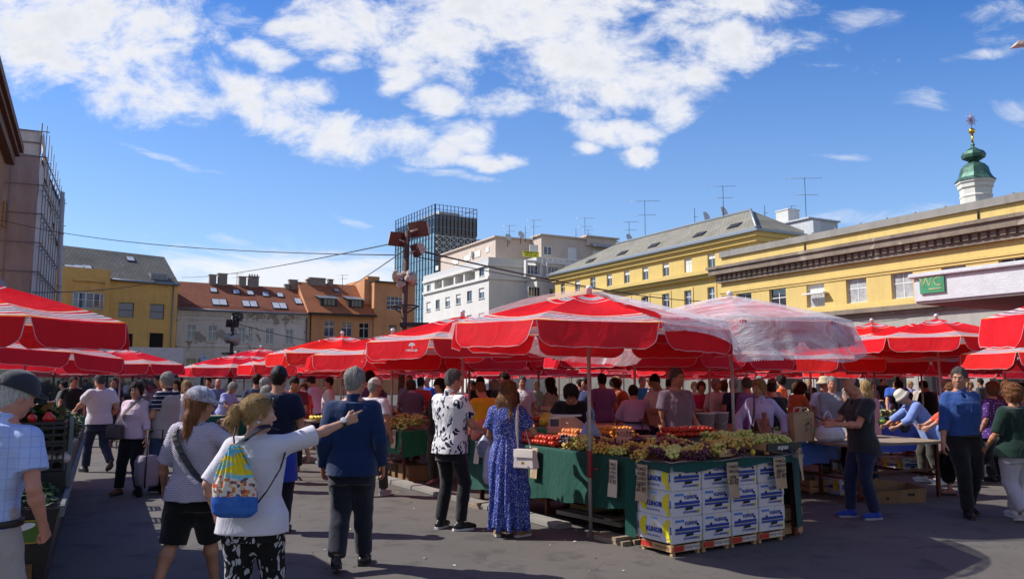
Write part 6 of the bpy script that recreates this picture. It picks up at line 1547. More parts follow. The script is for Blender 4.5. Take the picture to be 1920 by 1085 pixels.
rose = 'rosy grape bunch lying on the wooden crate behind the corner heap'
for x, y in ((.72, .70), (.82, .82), (.66, .86)): bunch('rose', x, y, TZ + .07, rose, G_)
for i in range(7): bunch('amber', .62 + .11*i*.8, .16 + .06*(i % 2), TZ + .05 + .01*i, 'amber grape bunch in the row behind the letters on the crate', G_)
wood_crate('tilted pale wooden crate of grapes facing the phone man', SP_(1.12, .30, TZ + .03), RZ + R(20), .5, .34, .13, lab=False)
for i in range(8): bunch('green', 1.16 + .12*(i % 4), .42 + .15*(i//4), TZ + .13, 'greenish grape bunch in the tilted wooden crate', 'grape bunches in the tilted crate')
cb = wood_crate('wooden crate with a black lettered strip at the right end of the fruit table', SP_(1.42, .05, TZ + .02), RZ, .5, .36, .12, lab=False)
mb = MB(); mb.bb(-.02, .52, -.03, -.016, .03, .115); st = mb.build('lettered_strip', BLKP, cb); text('espax', .075, WPLAS, st, (.22, -.0315, .072), (math.pi/2, 0, 0), bold=.001, shear=.2)
for i in range(7): bunch('green', 1.48 + .11*(i % 4), .18 + .14*(i//4), TZ + .10, 'yellow green grape bunch in the crate with the black lettered strip', 'grape bunches in the lettered crate')
wood_crate('shallow wooden crate behind the lettered one on the fruit table', SP_(1.5, .52, TZ + .03), RZ, .52, .36, .16, lab=False)
for k, (x, y) in enumerate(((.98, .10), (1.28, .12))):
    o = link('lemon', fruit_mesh('lemon'), None, SP_(x, y, TZ + .045)); tag(o, 'single yellow lemon at the table edge above the middle cartons', 'lemon', 'lemons on the table edge')
mb = MB(); mb.bb(-.16, .16, -.006, .006, 0, .07); o = mb.build('crate_board', CRATEW, None, loc=SP_(.86, .06, TZ + .03), rot=(R(-12), 0, RZ + R(8))); tag(o, 'pale wood crate board lettered at the table edge', 'board'); text('ASTA', .05, BLKI, o, (0, -.0068, .035), (math.pi/2, 0, 0))
heap('tomato', 'red tomato in the long tomato bank left of the blue grapes', 'tomatoes on the grape stall', SP_(.09, 2.12), E2, E1, 5, 16, 2, z=TZ + .02)
heap('peach', 'orange red peach in the heap left of the tomatoes', 'peaches on the grape stall', SP_(.36, 2.0), E2, E1, 4, 6, 2, z=TZ + .09)
heap('pepper', 'red pepper piled at the far end of the grape stall', 'peppers on the grape stall', SP_(.1, 3.32), E2, E1, 8, 10, 2, z=TZ + .03)
heap('apple', 'red apple behind the dress woman on the grape stall', 'apples on the grape stall', SP_(.45, 3.6), E2, E1, 6, 8, 2, z=TZ + .1)
def melon_slice(x, y, z, rot, label):
    mb = MB(); mb.sphere((0, 0, 0), (.10, .045, .17), 16, 10); o = mb.build('watermelon_piece', M('watermelon_flesh', (.55, .16, .10), .35, .2, 20), None, loc=SP_(x, y, z), rot=rot); tag(o, label, 'watermelon')
melon_slice(.06, 3.85, TZ + .13, (R(-20), R(25), RZ - R(60)), 'cut watermelon piece leaning left on the far stall end'); melon_slice(.1, 3.6, TZ + .13, (R(-20), R(-15), RZ - R(70)), 'cut watermelon piece leaning right on the far stall end')
# bananas
def bananas(loc, rz, label):
    mb = MB()
    for i in range(9):
        a = -.9 + 1.8*i/8; mb.tube([(0, 0, .12), (.06*math.sin(a), -.05*math.cos(a), .09), (.10*math.sin(a), -.09*math.cos(a), .02), (.11*math.sin(a), -.08*math.cos(a), -.05)], [.008, .018, .019, .006], 7)
    o = mb.build('banana_bunch', M('banana_skin', (.62, .42, .03), .45, .25, 8), None, loc=loc, rot=(0, 0, rz)); tag(o, label, 'bananas')
bananas(SP_(.72, 3.08, 1.12), RZ - R(50), 'yellow banana hand left of the scale, the nearer one'); bananas(SP_(.80, 3.3, 1.11), RZ - R(30), 'yellow banana hand left of the scale, the farther one')
mb = MB(); mb.bb(.62, .98, 2.9, 3.55, TZ + .002, 1.03); o = mb.build('green_crate', GREEN2, None, loc=(C0.x, C0.y, 0), rot=(0, 0, RZ), bevel=.01); tag(o, 'dark green crate under the banana hands', 'crate')
# scale
r = thing('weighing_scale', 'beige shop scale with a small screen between vendor and tomatoes', 'scale', SP_(.52, 2.45, TZ + .09), RZ - R(40)); BEI = M('beige_plastic', (.36, .29, .26), .45, .1)
mb = MB(); mb.add([(-.24, -.06, .05), (.16, -.06, .05), (.24, -.06, .16), (.12, -.06, .26), (-.20, -.06, .26), (-.24, .12, .05), (.16, .12, .05), (.24, .12, .16), (.12, .12, .26), (-.20, .12, .26)], [(0,1,2,3,4), (9,8,7,6,5), (0,5,6,1), (1,6,7,2), (2,7,8,3), (3,8,9,4), (4,9,5,0)]); mb.build('housing', BEI, r, bevel=.012)
mb = MB(); mb.bb(-.21, -.06, -.068, -.0605, .12, .245); mb.build('screen_frame', M('screen_frame', (.45, .40, .38), .5), r); mb = MB(); mb.bb(-.19, -.08, -.074, -.0685, .14, .23); mb.build('screen', M('scale_screen', (.05, .07, .10), .15), r)
mb = MB(); mb.lathe([(.022, 0), (.022, .006), (.010, .007)], 14); mb.build('round_badge', M('badge', (.4, .3, .3), .5), r, rot=(math.pi/2, 0, 0), loc=(.03, -.061, .17)); mb = MB(); mb.bb(-.2, .2, -.02, .2, .262, .28); mb.build('pan', STEEL, r, bevel=.006); mb = MB(); mb.bb(-.2, .16, -.02, .12, -.09, .049); mb.build('foot', BLKP, r)
def bag_mesh(name, label, loc, rz, w, h, d, mat, seed=1, handles=True, parent=None, cat='carrier bag', rot=None, top=.35):
    rg = np.random.RandomState(seed); f = SDF((-w, -d*1.4, -.02), (w, d*1.4, h + .12), max(w, h) / 26)
    f.loft((0, 0, 0), np.eye(3), [(0, 0, 0, w*.34, d*.34), (h*.18, 0, 0, w*.5, d*.5), (h*.5, 0, 0, w*.47, d*.48), (h*.8, 0, 0, w*.33, d*.3), (h, 0, 0, w*top*.5, d*.16)], .02, pw=2.2)
    f.wrinkle(.016*w/.3, 22/(w/.3), seed); r = thing(name, label, cat, loc, rz); o = link('bag_body', f.mesh(name, mat), r)
    if handles:
        for sg in (-1, 1): mb = MB(); mb.tube([(sg*w*top*.35, .0, h*.93), (sg*w*.16, .01, h + .10), (sg*w*.02, 0, h + .17)], [.016, .012, .01], 6); mb.build('handle', mat, r)
    if rot is not None: r.rotation_euler = rot
    return r
def plasm(name, col, al=.6):
    m, nt = new_mat(name); g = N(nt); c = g.obj(); f = g.noise(c, 9, 4, .6, .6); b_ = g.bsdf(col, .28, 0, g.bump(f, .5, .02), .5); tp = g.n('ShaderNodeBsdfTransparent'); mx = g.n('ShaderNodeMixShader'); g.set(mx, 0, al); nt.links.new(tp.outputs[0], mx.inputs[1]); nt.links.new(b_, mx.inputs[2]); g.out(mx.outputs[0]); _mats[name] = m; return m
PBAG = plasm('milky_plastic', (.60, .58, .63), .82); BBAG = plasm('blue_bag_plastic', (.22, .36, .62), .9); TBAG = plasm('teal_bag_plastic', (.25, .52, .46), .92); LBAG = plasm('lilac_plastic', (.52, .48, .62), .88)
bag_mesh('plastic_bag', 'blue plastic bag hanging below the scale', SP_(.42, 1.80, TZ + .02), RZ, .30, .30, .16, BBAG, 3)
# price cards
def price_card(x, y, z, w, h, lines, label, face=0, tilt=R(4), mat=None, sizes=None, lean=0, group='price cards on the stalls', P=None, rz=RZ):
    loc = SP_(x, y, z) if P is None else P; rot = {0: rz, 1: rz - math.pi/2}[face]
    r = thing('price_card', label, 'price card', loc, rot, group); r.rotation_euler = (-tilt, 0, rot + lean)
    mb = MB(); mb.grid(lambda u, v: ((u - .5)*w, .006*math.sin(u*4 + v*5), -h*v), 6, 10); mb.build('card', mat or CARDT, r)
    zc = -h*.12
    for i, l in enumerate(lines):
        sz = (sizes[i] if sizes else .05); o = text(l, sz, INK, r, (rnd.uniform(-.006, .006), -.012, zc), (math.pi/2, rnd.uniform(-.05, .05), 0), bold=.0007, shear=.15)
        o.scale = (min(1, w*.86/max(.01, o.dimensions.x)), 1, 1); zc -= sz*1.05
    return r
GS = (.045, .045, .045, .045, .10)
price_card(-.05, .36, TZ - .03, .165, .36, ('DOMAĆE', 'GROŽĐE', 'SLATKO', 'CRVENO', '20 kn'), 'brown price card reading 20 kn over the corner cartons', 1, sizes=GS)
price_card(.76, -.07, TZ - .015, .155, .35, ('DOMAĆA', 'SMOKVA', '1kg', '50 kn'), 'brown price card reading 50 kn over the second carton column', 0, sizes=(.045, .045, .04, .12))
price_card(1.46, -.075, TZ + .0, .18, .32, ('DOMAĆA', 'SMOKVA', 'BIJELA', '30 kn'), 'brown price card reading 30 kn over the last carton column', 0, sizes=(.045, .045, .045, .10))
price_card(1.80, -.07, TZ + .08, .13, .34, ('10 kn',), 'narrow brown price card reading 10 kn at the green cloth edge', 0, sizes=(.09,), lean=R(25))
price_card(-.06, .80, TZ - .02, .14, .38, ('DOMAĆE', 'GROŽĐE', 'SLATKO', 'CRVENO', '16 kn'), 'pale price card reading 16 kn on the cloth beside the umbrella pole', 1, mat=TAGW, sizes=(.04, .04, .04, .04, .09))
price_card(-.05, 2.30, TZ - .0, .13, .36, ('RAJČICA', 'DOMAĆA', '8 kn'), 'shaded price card hanging under the tomatoes', 1, sizes=(.04, .04, .08))
price_card(-.05, 4.05, TZ - .01, .12, .36, ('PAPRIKA', '10 kn'), 'price card at the far end of the green cloth', 1, mat=TAGW, sizes=(.035, .07))
price_card(-.05, 3.7, TZ - .01, .12, .30, ('KRUŠKA', '12 kn'), 'price card left of the dress woman on the green cloth', 1, mat=TAGW, sizes=(.035, .07))
def stand_card(P, w, h, lab, rz, mat=None, txt=('12 kn',), tl=R(25)):
    r = thing('price_card', lab, 'price card', P, rz, 'price cards on the stalls'); mb = MB()
    mb.add([(-w/2, -.05, 0), (w/2, -.05, 0), (w/2, .02, h), (-w/2, .02, h), (-w/2, .10, 0), (w/2, .10, 0)], [(0,1,2,3), (3,2,5,4)]); mb.build('card', mat or CARDT, r)
    for i, l in enumerate(txt): text(l, h*.34, INK, r, (0, -.05 + .07*(.68 - .4*i) - .004, h*(.68 - .4*i)), (math.atan2(h, .07), 0, 0), bold=.0006)
REDC = M('red_brown_card', (.22, .07, .05), .85, .2)
stand_card(SP_(.30, 1.05, TZ + .08), .17, .20, 'pinkish folded price card standing in the amber grapes', RZ - R(40), M('pinkish_card', (.48, .26, .20), .9), ('GROŽĐE', '14 kn'))
stand_card(SP_(1.85, .45, TZ + .17), .22, .20, 'reddish folded card on the crate near the right end', RZ, REDC); stand_card(SP_(1.35, 1.75, 1.13), .20, .20, 'reddish folded card standing behind the tomatoes', RZ, REDC)
r = thing('price_stick', 'thin stick with a small reddish card above the lettered crate', 'price card', SP_(1.48, .12, TZ)); mb = MB(); mb.tube([(0, 0, 0), (0, 0, .34)], .004, 5); mb.build('stick', CRATEW, r); mb = MB(); mb.bb(-.012, .012, -.05, .05, .26, .46); mb.build('card', REDC, r)
# inner shelves of the grape stall
def shelf_box(label, x0, x1, y0, y1, z0, z1, mat, name='stacked_box', cat='box'):
    mb = MB(); mb.bb(x0, x1, y0, y1, z0, z1); o = mb.build(name, mat, None, loc=(C0.x, C0.y, 0), rot=(0, 0, RZ), bevel=.008); return tag(o, label, cat)
DGREY = M('dark_grey_box', (.045, .035, .04), .6, .2)
shelf_box('dark wooden bench behind the grape heap', 1.06, 1.95, 1.35, 2.1, 0, .86, M('dark_bench_wood', (.05, .03, .025), .7, .3), 'bench', 'bench')
shelf_box('dark flat box under the apricots', 1.0, 1.6, 2.12, 3.1, .0, .93, DGREY); shelf_box('flat grey tray left of the tomato row', 1.0, 1.3, 1.4, 1.75, .862, .92, M('flat_grey_tray', (.24, .24, .28), .5)); shelf_box('maroon flat box behind the grey tray', 1.32, 1.55, 1.5, 2.05, .862, .98, M('maroon_box', (.09, .02, .025), .6), 'flat_box')
heap('orange', 'orange apricot heaped behind the umbrella pole', 'apricots behind the vendor', SP_(1.02, 2.15), E2, E1, 8, 11, 3, cat='apricot', z=.935)
heap('tomato', 'red tomato in the long row in front of the plank table', 'tomatoes before the plank table', SP_(1.4, 1.42), E2, E1, 11, 5, 2, z=.985)
shelf_box('shallow dark tray holding the tomato row', 1.36, 2.3, 1.36, 1.95, .93, .983, DGREY, 'tray', 'tray'); shelf_box('box supporting the tomato tray', 1.62, 2.28, 1.4, 1.9, 0, .929, KRAFT)
# kerb of the market platform
mb = MB()
for i in range(15): y = 1.75 + i*.78; p0, p1 = SP_(-.02 + rnd.uniform(-.01, .01), y), SP_(0, y + .76); mb.box(((p0+p1)/2).to_tuple()[:2] + (.03,), (.22, .76, .07 + rnd.uniform(-.01, .01)), RZ)
tag(mb.build('kerb', stucco('worn_kerb_stone', (.27, .26, .24), .4, .2), bevel=.012), kind='structure')
for k, (x, y, l_) in enumerate(((-.02, .95, .6), (.25, 1.6, 1.1), (-.1, 3.7, .5))):
    mb = MB(); mb.bb(-.06, .06, -l_/2, l_/2, 0, .045); mb.bb(.10, .2, -l_/2, l_/2, 0, .045); mb.bb(-.1, .22, -l_*.4, -l_*.3, .046, .08); o = mb.build('pallet', PLANK, None, loc=SP_(x, y, .0 if x < 0 else .101), rot=(0, 0, RZ + R(4*k))); tag(o, ['broken wooden pallet on the asphalt beside the carton stack', 'wooden pallet under the hanging green cloth', 'wooden pallet pieces by the second umbrella pole'][k], 'pallet')
for k, (x, y) in enumerate(((.5, .95), (.45, 1.9), (.5, 2.9))): wood_crate(['pale wooden crate in the shade below the cloth near the pole', 'pale wooden crate in the shade under the tomatoes', 'pale wooden crate in the shade behind the dress woman'][k], SP_(x, y, .10), RZ, .5, .36, .2, lab=False)
# ---------- generic tables with produce ----------
def table(label, X, Y, rz, w, d, z, cover=None, drop=.45, top=PLANK, group='market tables', frame=REDP, lap=True):
    r = thing('market_table', label, 'table', (X, Y, 0), rz, group); mb = MB(); mb.bb(-w/2, w/2, -d/2, d/2, z - .03, z); mb.build('table_top', cover if cover and not lap else top, r)
    for sx in (-1, 1):
        for sy in (-1, 1): mb = MB(); mb.bb(sx*(w/2 - .08) - .02, sx*(w/2 - .08) + .02, sy*(d/2 - .06) - .02, sy*(d/2 - .06) + .02, 0, z - .031); mb.build('leg', frame, r)
    mb = MB()
    for sx in (-1, 1): x = sx*(w/2 - .08); mb.bb(x - .012, x + .012, -d/2 + .085, d/2 - .085, .28, .31)
    mb.build('stretcher', frame, r)
    if cover: 
        for a, b_ in (((-w/2, -d/2), (w/2, -d/2)), ((w/2, -d/2), (w/2, d/2)), ((-w/2, d/2), (-w/2, -d/2))): cloth_run('cloth', r, a, b_, z, z - drop, z - drop*.9, cover, .014, int(X*7) % 50, 24, 8)
    return r
def on(r, x, y, z): c, s_ = math.cos(r.rotation_euler.z), math.sin(r.rotation_euler.z); return Vector((r.location.x + c*x - s_*y, r.location.y + s_*x + c*y, z))
def axes(r): a = r.rotation_euler.z; return Vector((math.cos(a), math.sin(a))), Vector((-math.sin(a), math.cos(a)))
# second green stall in the same row
p = SP_(.75, 7.6); s2 = table('green clothed stall of pale grapes beyond the floral shirt man', p.x, p.y, RZ, 1.4, 2.4, .85, GREEN2, .42)
for i in range(16):
    q = on(s2, -.6 + .13*(i % 4), -1.1 + .30*(i // 4) + .1, .86 + .05*(i % 2) + .02*(i % 4)); o = link('grape_bunch', BM['green'][i % 2], None, q, (0, 0, i*1.3)); o.scale = (1.5, 1.5, 1.3); tag(o, 'yellow green grape bunch on the second green stall', 'grape bunch', 'grape bunches on the second stall')
for i in range(10):
    q = on(s2, -.6 + .13*(i % 5), .25 + .2*(i // 5), .87); o = link('grape_bunch', BM['dark'][i % 2], None, q, (0, 0, i*1.9)); o.scale = (1.5,) * 3; tag(o, 'dark grape bunch at the back of the second green stall', 'grape bunch', 'grape bunches on the second stall')
ux, uy = axes(s2); heap('strawberry', 'small red fruit at the back of the second green stall', 'red fruit on the second stall', on(s2, -.55, .7, 0), ux, uy, 12, 9, 1, cat='fruit', z=.86)
for k, yy in enumerate((-.25, -.62, -1.0)): price_card(0, 0, 0, .15, .30, ('GROŽĐE', f'{(12, 15, 14)[k]} kn'), ['pale tag farthest left on the second green stall', 'pale middle tag on the second green stall', 'pale tag nearest the corner of the second green stall'][k], 1, mat=TAGW, sizes=(.04, .07), P=on(s2, -.74, yy, .86))
for k, (x, y) in enumerate(((-.3, -.85), (-.3, -.3), (.2, -.9))): 
    mb = MB(); mb.bb(-.2, .2, -.22, .22, 0, .26); o = mb.build('cardboard_box', KRAFT, None, loc=on(s2, x, y, .0), rot=(0, 0, RZ), bevel=.006); tag(o, ['cardboard box nearest the corner under the second green stall', 'cardboard box at the middle under the second green stall', 'cardboard box at the back under the second green stall'][k], 'box')
bq = thing('paper_cone', 'upright brown paper cone with greens behind the second green stall', 'paper cone', on(s2, .1, -1.0, .86)); mb = MB(); mb.lathe([(.03, 0), (.09, .45), (.085, .45), (.02, .02)], 12); mb.build('paper', CARDT, bq)
mb = MB()
for i in range(26): a, r_ = rnd.uniform(0, 6.28), rnd.uniform(0, .08); mb.sphere((r_*math.cos(a), r_*math.sin(a), .47 + rnd.uniform(0, .12)), (.02, .02, .05), 6, 4)
mb.build('greens', FR['lettuce'][0], bq)
# plank table in the middle
pt = thing('plank_table', 'long bare plank table on red legs where the phone man stands', 'table', (4.62, 11.15, 0), R(21), 'market tables'); ZP = .80
mb = MB()
for i in range(6): mb.bb(.003 + i*.31, .307 + i*.31, 0, 5.4, ZP - .035, ZP + (i % 2)*.003)
mb.build('table_top', PLANK, pt)
for x in (.10, 1.72):
    for y in (.1, 1.6, 3.2, 5.0): mb = MB(); mb.bb(x - .022, x + .022, y - .022, y + .022, 0, ZP - .036); mb.build('leg', REDP, pt)
mb = MB()
for y in (.1, 1.6): mb.bb(.125, 1.695, y - .015, y + .015, .38, .41); mb.bb(-.05, .95, y + .03, y + .06, .02, .05)
for x in (.10, 1.72): mb.bb(x - .012, x + .012, .125, 5.0, .30, .33)
mb.build('stretcher', REDP, pt)
r = thing('tote_bag', 'tall paper tote bag with dark print standing on the plank table', 'bag', on(pt, -.18, .72, ZP + .004), R(15)); mb = MB(); TOTE = M('tan_paper', (.44, .31, .18), .8, .12)
mb.add([(-.16, -.08, 0), (.16, -.08, 0), (.16, .08, 0), (-.16, .08, 0), (-.17, -.07, .40), (.17, -.07, .42), (.17, .07, .42), (-.17, .07, .40)], [(0,1,5,4), (1,2,6,5), (2,3,7,6), (3,0,4,7), (0,3,2,1)]); mb.build('bag_body', TOTE, r)
for sg in (-1, 1): mb = MB(); mb.tube([(-.07, sg*.07, .38), (-.05, sg*.075, .47), (.05, sg*.075, .48), (.07, sg*.07, .38)], .012, 6); mb.build('handle', LCARD, r)
d = MB()
for i in range(26): x, z = rnd.uniform(.0, .11), rnd.uniform(.14, .34); d.quad((x, -.0865, z), (x + .016, -.0865, z), (x + .016, -.0855, z + rnd.uniform(.006, .018)), (x, -.0855, z + .012))
d.build('print', BLKI, r, loc=(0, -.002, 0))
bag_mesh('plastic_bag', 'milky carrier bag full of fruit beside the paper tote', on(pt, .12, .50, ZP + .004), .3, .40, .26, .30, PBAG, 5); bag_mesh('plastic_bag', 'light blue bag behind the milky carrier bag', on(pt, .38, .62, ZP + .004), .3, .26, .22, .22, BBAG, 6, handles=False)
bag_mesh('plastic_bag', 'knotted teal bag lying at the far end of the plank table', Vector((atx(1290, 12.6), 12.6, .88)), .3, .40, .2, .3, TBAG, 7, handles=False)
# blue covered tables, crates of vegetables and buckets behind
def bgtable(px, Y, w, d, z, rzd, cover, kinds, label, drop=.45):
    X = atx(px, Y); r = table(label, X, Y, R(rzd), w, d, z, cover, drop); ux, uy = axes(r); n_ = len(kinds); seg = (w - .1) / n_
    for i, kd in enumerate(kinds):
        if not kd: continue
        rad = FR[kd][1] * 1.9; nx = max(2, int((seg - .05) / rad)); ny = max(2, min(int((d - .1) / rad), 6)); nx = min(nx, 10)
        o = on(r, -w/2 + .07 + seg*i, -d/2 + .07, 0); heap(kd, f'{kd} heaped on the ' + label, f'{kd} heap on the ' + label, o, ux, uy, nx, ny, 2 if nx*ny < 30 else 1, z=z + .012)
    return r
bt1 = bgtable(1355, 14.0, 1.5, .9, .80, 28, BLUET, ['apple', None], 'blue covered table behind the lavender blouse woman', .3)
bt2 = bgtable(1470, 13.4, 1.3, .9, .78, 28, BLUET, ['onion', 'lettuce'], 'blue covered table left of the paper tote')
bt3 = bgtable(1480, 12.2, .8, .6, .78, 28, BLUET, ['garlic'], 'blue covered table of garlic just behind the paper tote', .35)
bgtable(1510, 20, 2.2, 1.2, .85, 25, GREEN2, ['lemon', 'cabbage', 'pepper'], 'far vegetable stall between the rust dress and the straw hat')
bgtable(1655, 15.0, 2.4, 1.0, .85, 26, BLUET, ['lettuce', 'apple', 'plum'], 'vegetable table behind the bucket hat figure')
bgtable(1690, 19, 2.2, 1.0, .85, 26, GREENC, ['cabbage', 'pepper'], 'far stall below the low umbrella beside the bald stallholder')
bgtable(1180, 15.5, 1.8, 1.0, .85, 28, None, [None, 'strawberry'], 'bare table behind the mauve apron vendor'); bgtable(1015, 15.5, 1.3, .9, .95, 28, GREENC, ['garlic', 'cauliflower'], 'table of pale vegetables behind the black shirt vendor')
bgtable(920, 15, 2.2, 1.0, .9, 28, REDC, ['peach', 'apple', 'pepper'], 'table of red fruit behind the floral shirt man'); bgtable(775, 17.5, 2.0, 1.0, .95, 28, KRAFT, ['plum', 'apple', 'potato', 'onion'], 'table of potatoes and plums behind the second green stall')
bgtable(583, 14.2, 1.0, .7, .98, 20, None, ['potato', 'lemon'], 'small table of yellow fruit between the two navy men'); bgtable(505, 17, 1.3, .9, .88, 15, GREENC, ['lettuce', 'lettuce'], 'green clothed stall of salad greens beyond the patterned cap', .7)
bgtable(350, 19, 1.8, 1.0, .85, 10, GREENC, ['lettuce', 'orange'], 'far left stall behind the blonde woman'); bgtable(1850, 14.5, 2.2, 1.0, .75, 24, M('mauve_cloth', (.16, .11, .14), .9), ['plum', 'onion'], 'mauve clothed stall behind the denim shirt man', .3)
bgtable(1250, 16.5, 1.2, .8, .85, 28, None, ['lettuce', 'cauliflower'], 'table of greens behind the purple shirt man'); bgtable(690, 20, 1.6, .9, .9, 22, REDC, ['pepper', 'peach'], 'far table of red fruit behind the white capped man')
for k, (px, Y, z) in enumerate(((1320, 13.2, .83), (1346, 13.5, .83))):
    r = thing('bucket', ['white plastic bucket with a wire handle, the nearer of two', 'white plastic bucket tucked behind the nearer one'][k], 'bucket', (atx(px, Y), Y, z)); mb = MB(); mb.lathe([(.12, 0), (.155, .30), (.162, .30), (.162, .32), (.15, .32), (.115, .02)], 20); mb.build('pail', M('white_pail', (.56, .52, .55), .4, .05), r)
    mb = MB(); mb.tube([(-.16, -.02, .28), (-.10, -.16, .17), (0, -.19, .12), (.10, -.16, .17), (.16, -.02, .28)], .004, 5); mb.build('wire_handle', STEEL, r)
table('bare plank bench carrying two white buckets', atx(1333, 13.3), 13.4, R(24), 1.5, .7, .83); table('bare plank bench in front of the blue covered table', atx(1380, 12.9), 12.9, R(20), 1.6, .5, .74)
# loose boxes on the ground right of the stall
r = thing('cardboard_box', 'open flattened brown cardboard box on the asphalt behind the phone man', 'box', ground(1672, 938), R(8)); mb = MB()
mb.add([(-.36, -.22, 0), (.36, -.22, 0), (.36, .22, 0), (-.36, .22, 0), (-.40, -.25, .16), (.38, -.24, .20), (.40, .24, .22), (-.38, .25, .30)], [(0,1,5,4), (1,2,6,5), (2,3,7,6), (3,0,4,7), (0,3,2,1)]); mb.build('carton_body', KRAFT, r); mb = MB(); mb.bb(.10, .2, -.238, -.230, .10, .13); mb.build('hand_hole', BLKI, r); mb = MB(); mb.bb(-.22, -.19, -.24, -.231, .05, .08); mb.build('hand_hole', BLKI, r)
carton('white banana carton with a brown lid end on the ground under the plank table', Vector((atx(1566, 12.0), 12.0, 0)), R(20), 'loose banana cartons'); carton('white banana carton lying under the plank table behind its red legs', Vector((atx(1530, 14.4), 14.4, .35)), R(20), 'loose banana cartons')
carton('white banana carton in the shade behind the bucket hat figure', Vector((atx(1685, 15.0), 15.0, .0)), R(20), 'loose banana cartons'); carton('white banana carton under the mauve clothed stall', Vector((atx(1835, 14.0), 14.0, 0)), R(20), 'loose banana cartons'); carton('white banana carton under the mauve clothed stall, closer to the edge', Vector((atx(1880, 14.0), 14.1, 0)), R(20), 'loose banana cartons')
wood_crate('pale wooden crate on the asphalt under the plank table legs', ground(1520, 925), R(12), .6, .4, .2, lab=False)
for k, (px, py) in enumerate(((1568, 918), (1570, 928), (1572, 915))):
    mb = MB(); mb.sphere((0, 0, .03), (.035, .03, .03), 8, 5); o = mb.build('crumpled_bag', BBAG, None, loc=ground(px, py)); tag(o, ['crumpled blue bag scrap on the asphalt, upper left', 'crumpled blue bag scrap on the asphalt, lowest', 'crumpled blue bag scrap on the asphalt, upper right'][k], 'litter')
# litter specks
lit = [M('litter_pale', (.5, .48, .44), .9), M('litter_green', (.10, .14, .04), .9)]
for k in range(46):
    px, py = rnd.uniform(560, 1250), rnd.uniform(900, 1075)
    if px > 1180 and py < 1045: continue
    p = ground(px, py, .004); mb = MB(); s_ = rnd.uniform(.008, .028); mb.add([(-s_, -s_*.6, 0), (s_, -s_*.4, .006), (s_*.7, s_*.7, .004), (-s_*.8, s_*.5, .009)], [(0,1,2,3)]); o = mb.build('litter_scrap', lit[k % 2], None, loc=p, rot=(0, 0, rnd.uniform(0, 6))); tag(o, 'tiny leaf or paper scrap on the sunlit asphalt', 'litter', 'litter scraps on the asphalt')
# ---------- left stall with leaf vegetables ----------
RL = R(27); L0 = Vector((-2.93, 5.3)); LX = Vector((math.cos(RL), math.sin(RL))); LY = Vector((-math.sin(RL), math.cos(RL)))
def LP(x, y, z=0.0): p = L0 + LX*x + LY*y; return Vector((p.x, p.y, z))
t = thing('vegetable_stall', 'black panelled stall of leaf vegetables with a green sign, lower left', 'stall', (L0.x, L0.y, 0), RL)
PANEL = M('black_panel', (.012, .012, .014), .4, .2); mb = MB(); mb.add([(-1.8, .06, .02), (-.12, .06, .02), (0, .0, .86), (-1.9, 0, .86), (-1.8, 8.4, .02), (-.12, 8.4, .02), (0, 8.4, .86), (-1.9, 8.4, .86)], [(0,1,2,3), (1,5,6,2), (4,0,3,7), (5,4,7,6), (3,2,6,7)]); mb.bb(-1.9, -.002, .9, 8.4, .863, 1.0); mb.build('counter', PANEL, t)
mb = MB(); mb.bb(.003, .03, .02, 8.3, .80, .87); mb.bb(.003, .03, 1.0, 1.06, .875, 1.4); mb.build('pale_edge', M('pale_edge_strip', (.12, .14, .15), .6), t)
SGN = M('green_sign', (.07, .15, .02), .5, .1); mb = MB(); mb.bb(-1.2, -.10, -.012, -.003, .655, .79); mb.bb(-1.2, -.1, -.014, -.0125, .650, .658, 1); mb.bb(-1.2, -.1, -.014, -.0125, .787, .795, 1); sg = mb.build('sign', [SGN, M('ochre_line', (.4, .26, .03), .5)], t)
text('100%', .062, WPLAS, sg, (-.42, -.0135, .755), (math.pi/2, 0, 0), bold=.001); text('Prirodno', .072, WPLAS, sg, (-.33, -.0135, .692), (math.pi/2, 0, 0), bold=.001)
lf = MB(); lf.poly([(-.19 + .055*math.cos(a)*1.2, -.0135, .755 + .022*math.sin(a) + .012*math.cos(a)) for a in [2*math.pi*i/16 for i in range(16)]]); lf.build('leaf_emblem', WPLAS, sg)
mb = MB(); mb.bb(-1.3, -.13, -.002, .04, .40, .52); mb.build('barrel_picture', woodm('barrel_picture_wood', (.16, .09, .04), 0), t)
def black_crate(label, P, rz, L=.6, W=.4, Hh=.2):
    r = thing('plastic_crate', label, 'crate', P, rz, 'black plastic crates on the left stall'); mb = MB()
    for z in (0, Hh*.33, Hh*.66, Hh - .02):
        mb.bb(0, L, 0, .015, z, z + .02); mb.bb(0, L, W - .015, W, z, z + .02); mb.bb(0, .015, .016, W - .016, z, z + .02); mb.bb(L - .015, L, .016, W - .016, z, z + .02)
    for i in range(9): x = .006 + (L - .018)*i/8; mb.bb(x, x + .012, .002, .012, .0, Hh - .001); mb.bb(x, x + .012, W - .012, W - .002, 0, Hh - .001)
    for i in range(6): y = .02 + (W - .05)*i/5; mb.bb(.002, .012, y, y + .012, 0, Hh - .001); mb.bb(L - .012, L - .002, y, y + .012, 0, Hh - .001)
    mb.bb(.016, L - .016, .016, W - .016, .003, .012); mb.build('crate_frame', BLKP, r); return r
k = 0
for y in (.95, 1.5, 5.2, 6.2):
    for x in (-.62, -1.26): black_crate(['front', 'inner'][x < -1] + f' black plastic crate in the {["first", "second", "third", "fourth"][k]} row of the left stall', LP(x, y, 1.003), RL); k += (x < -1)
for k_, x in enumerate((-.62, -1.26)): black_crate(['upper black crate above the herb tray, near side', 'upper black crate above the herb tray, far side'][k_], LP(x, .96, 1.206), RL, Hh=.16)
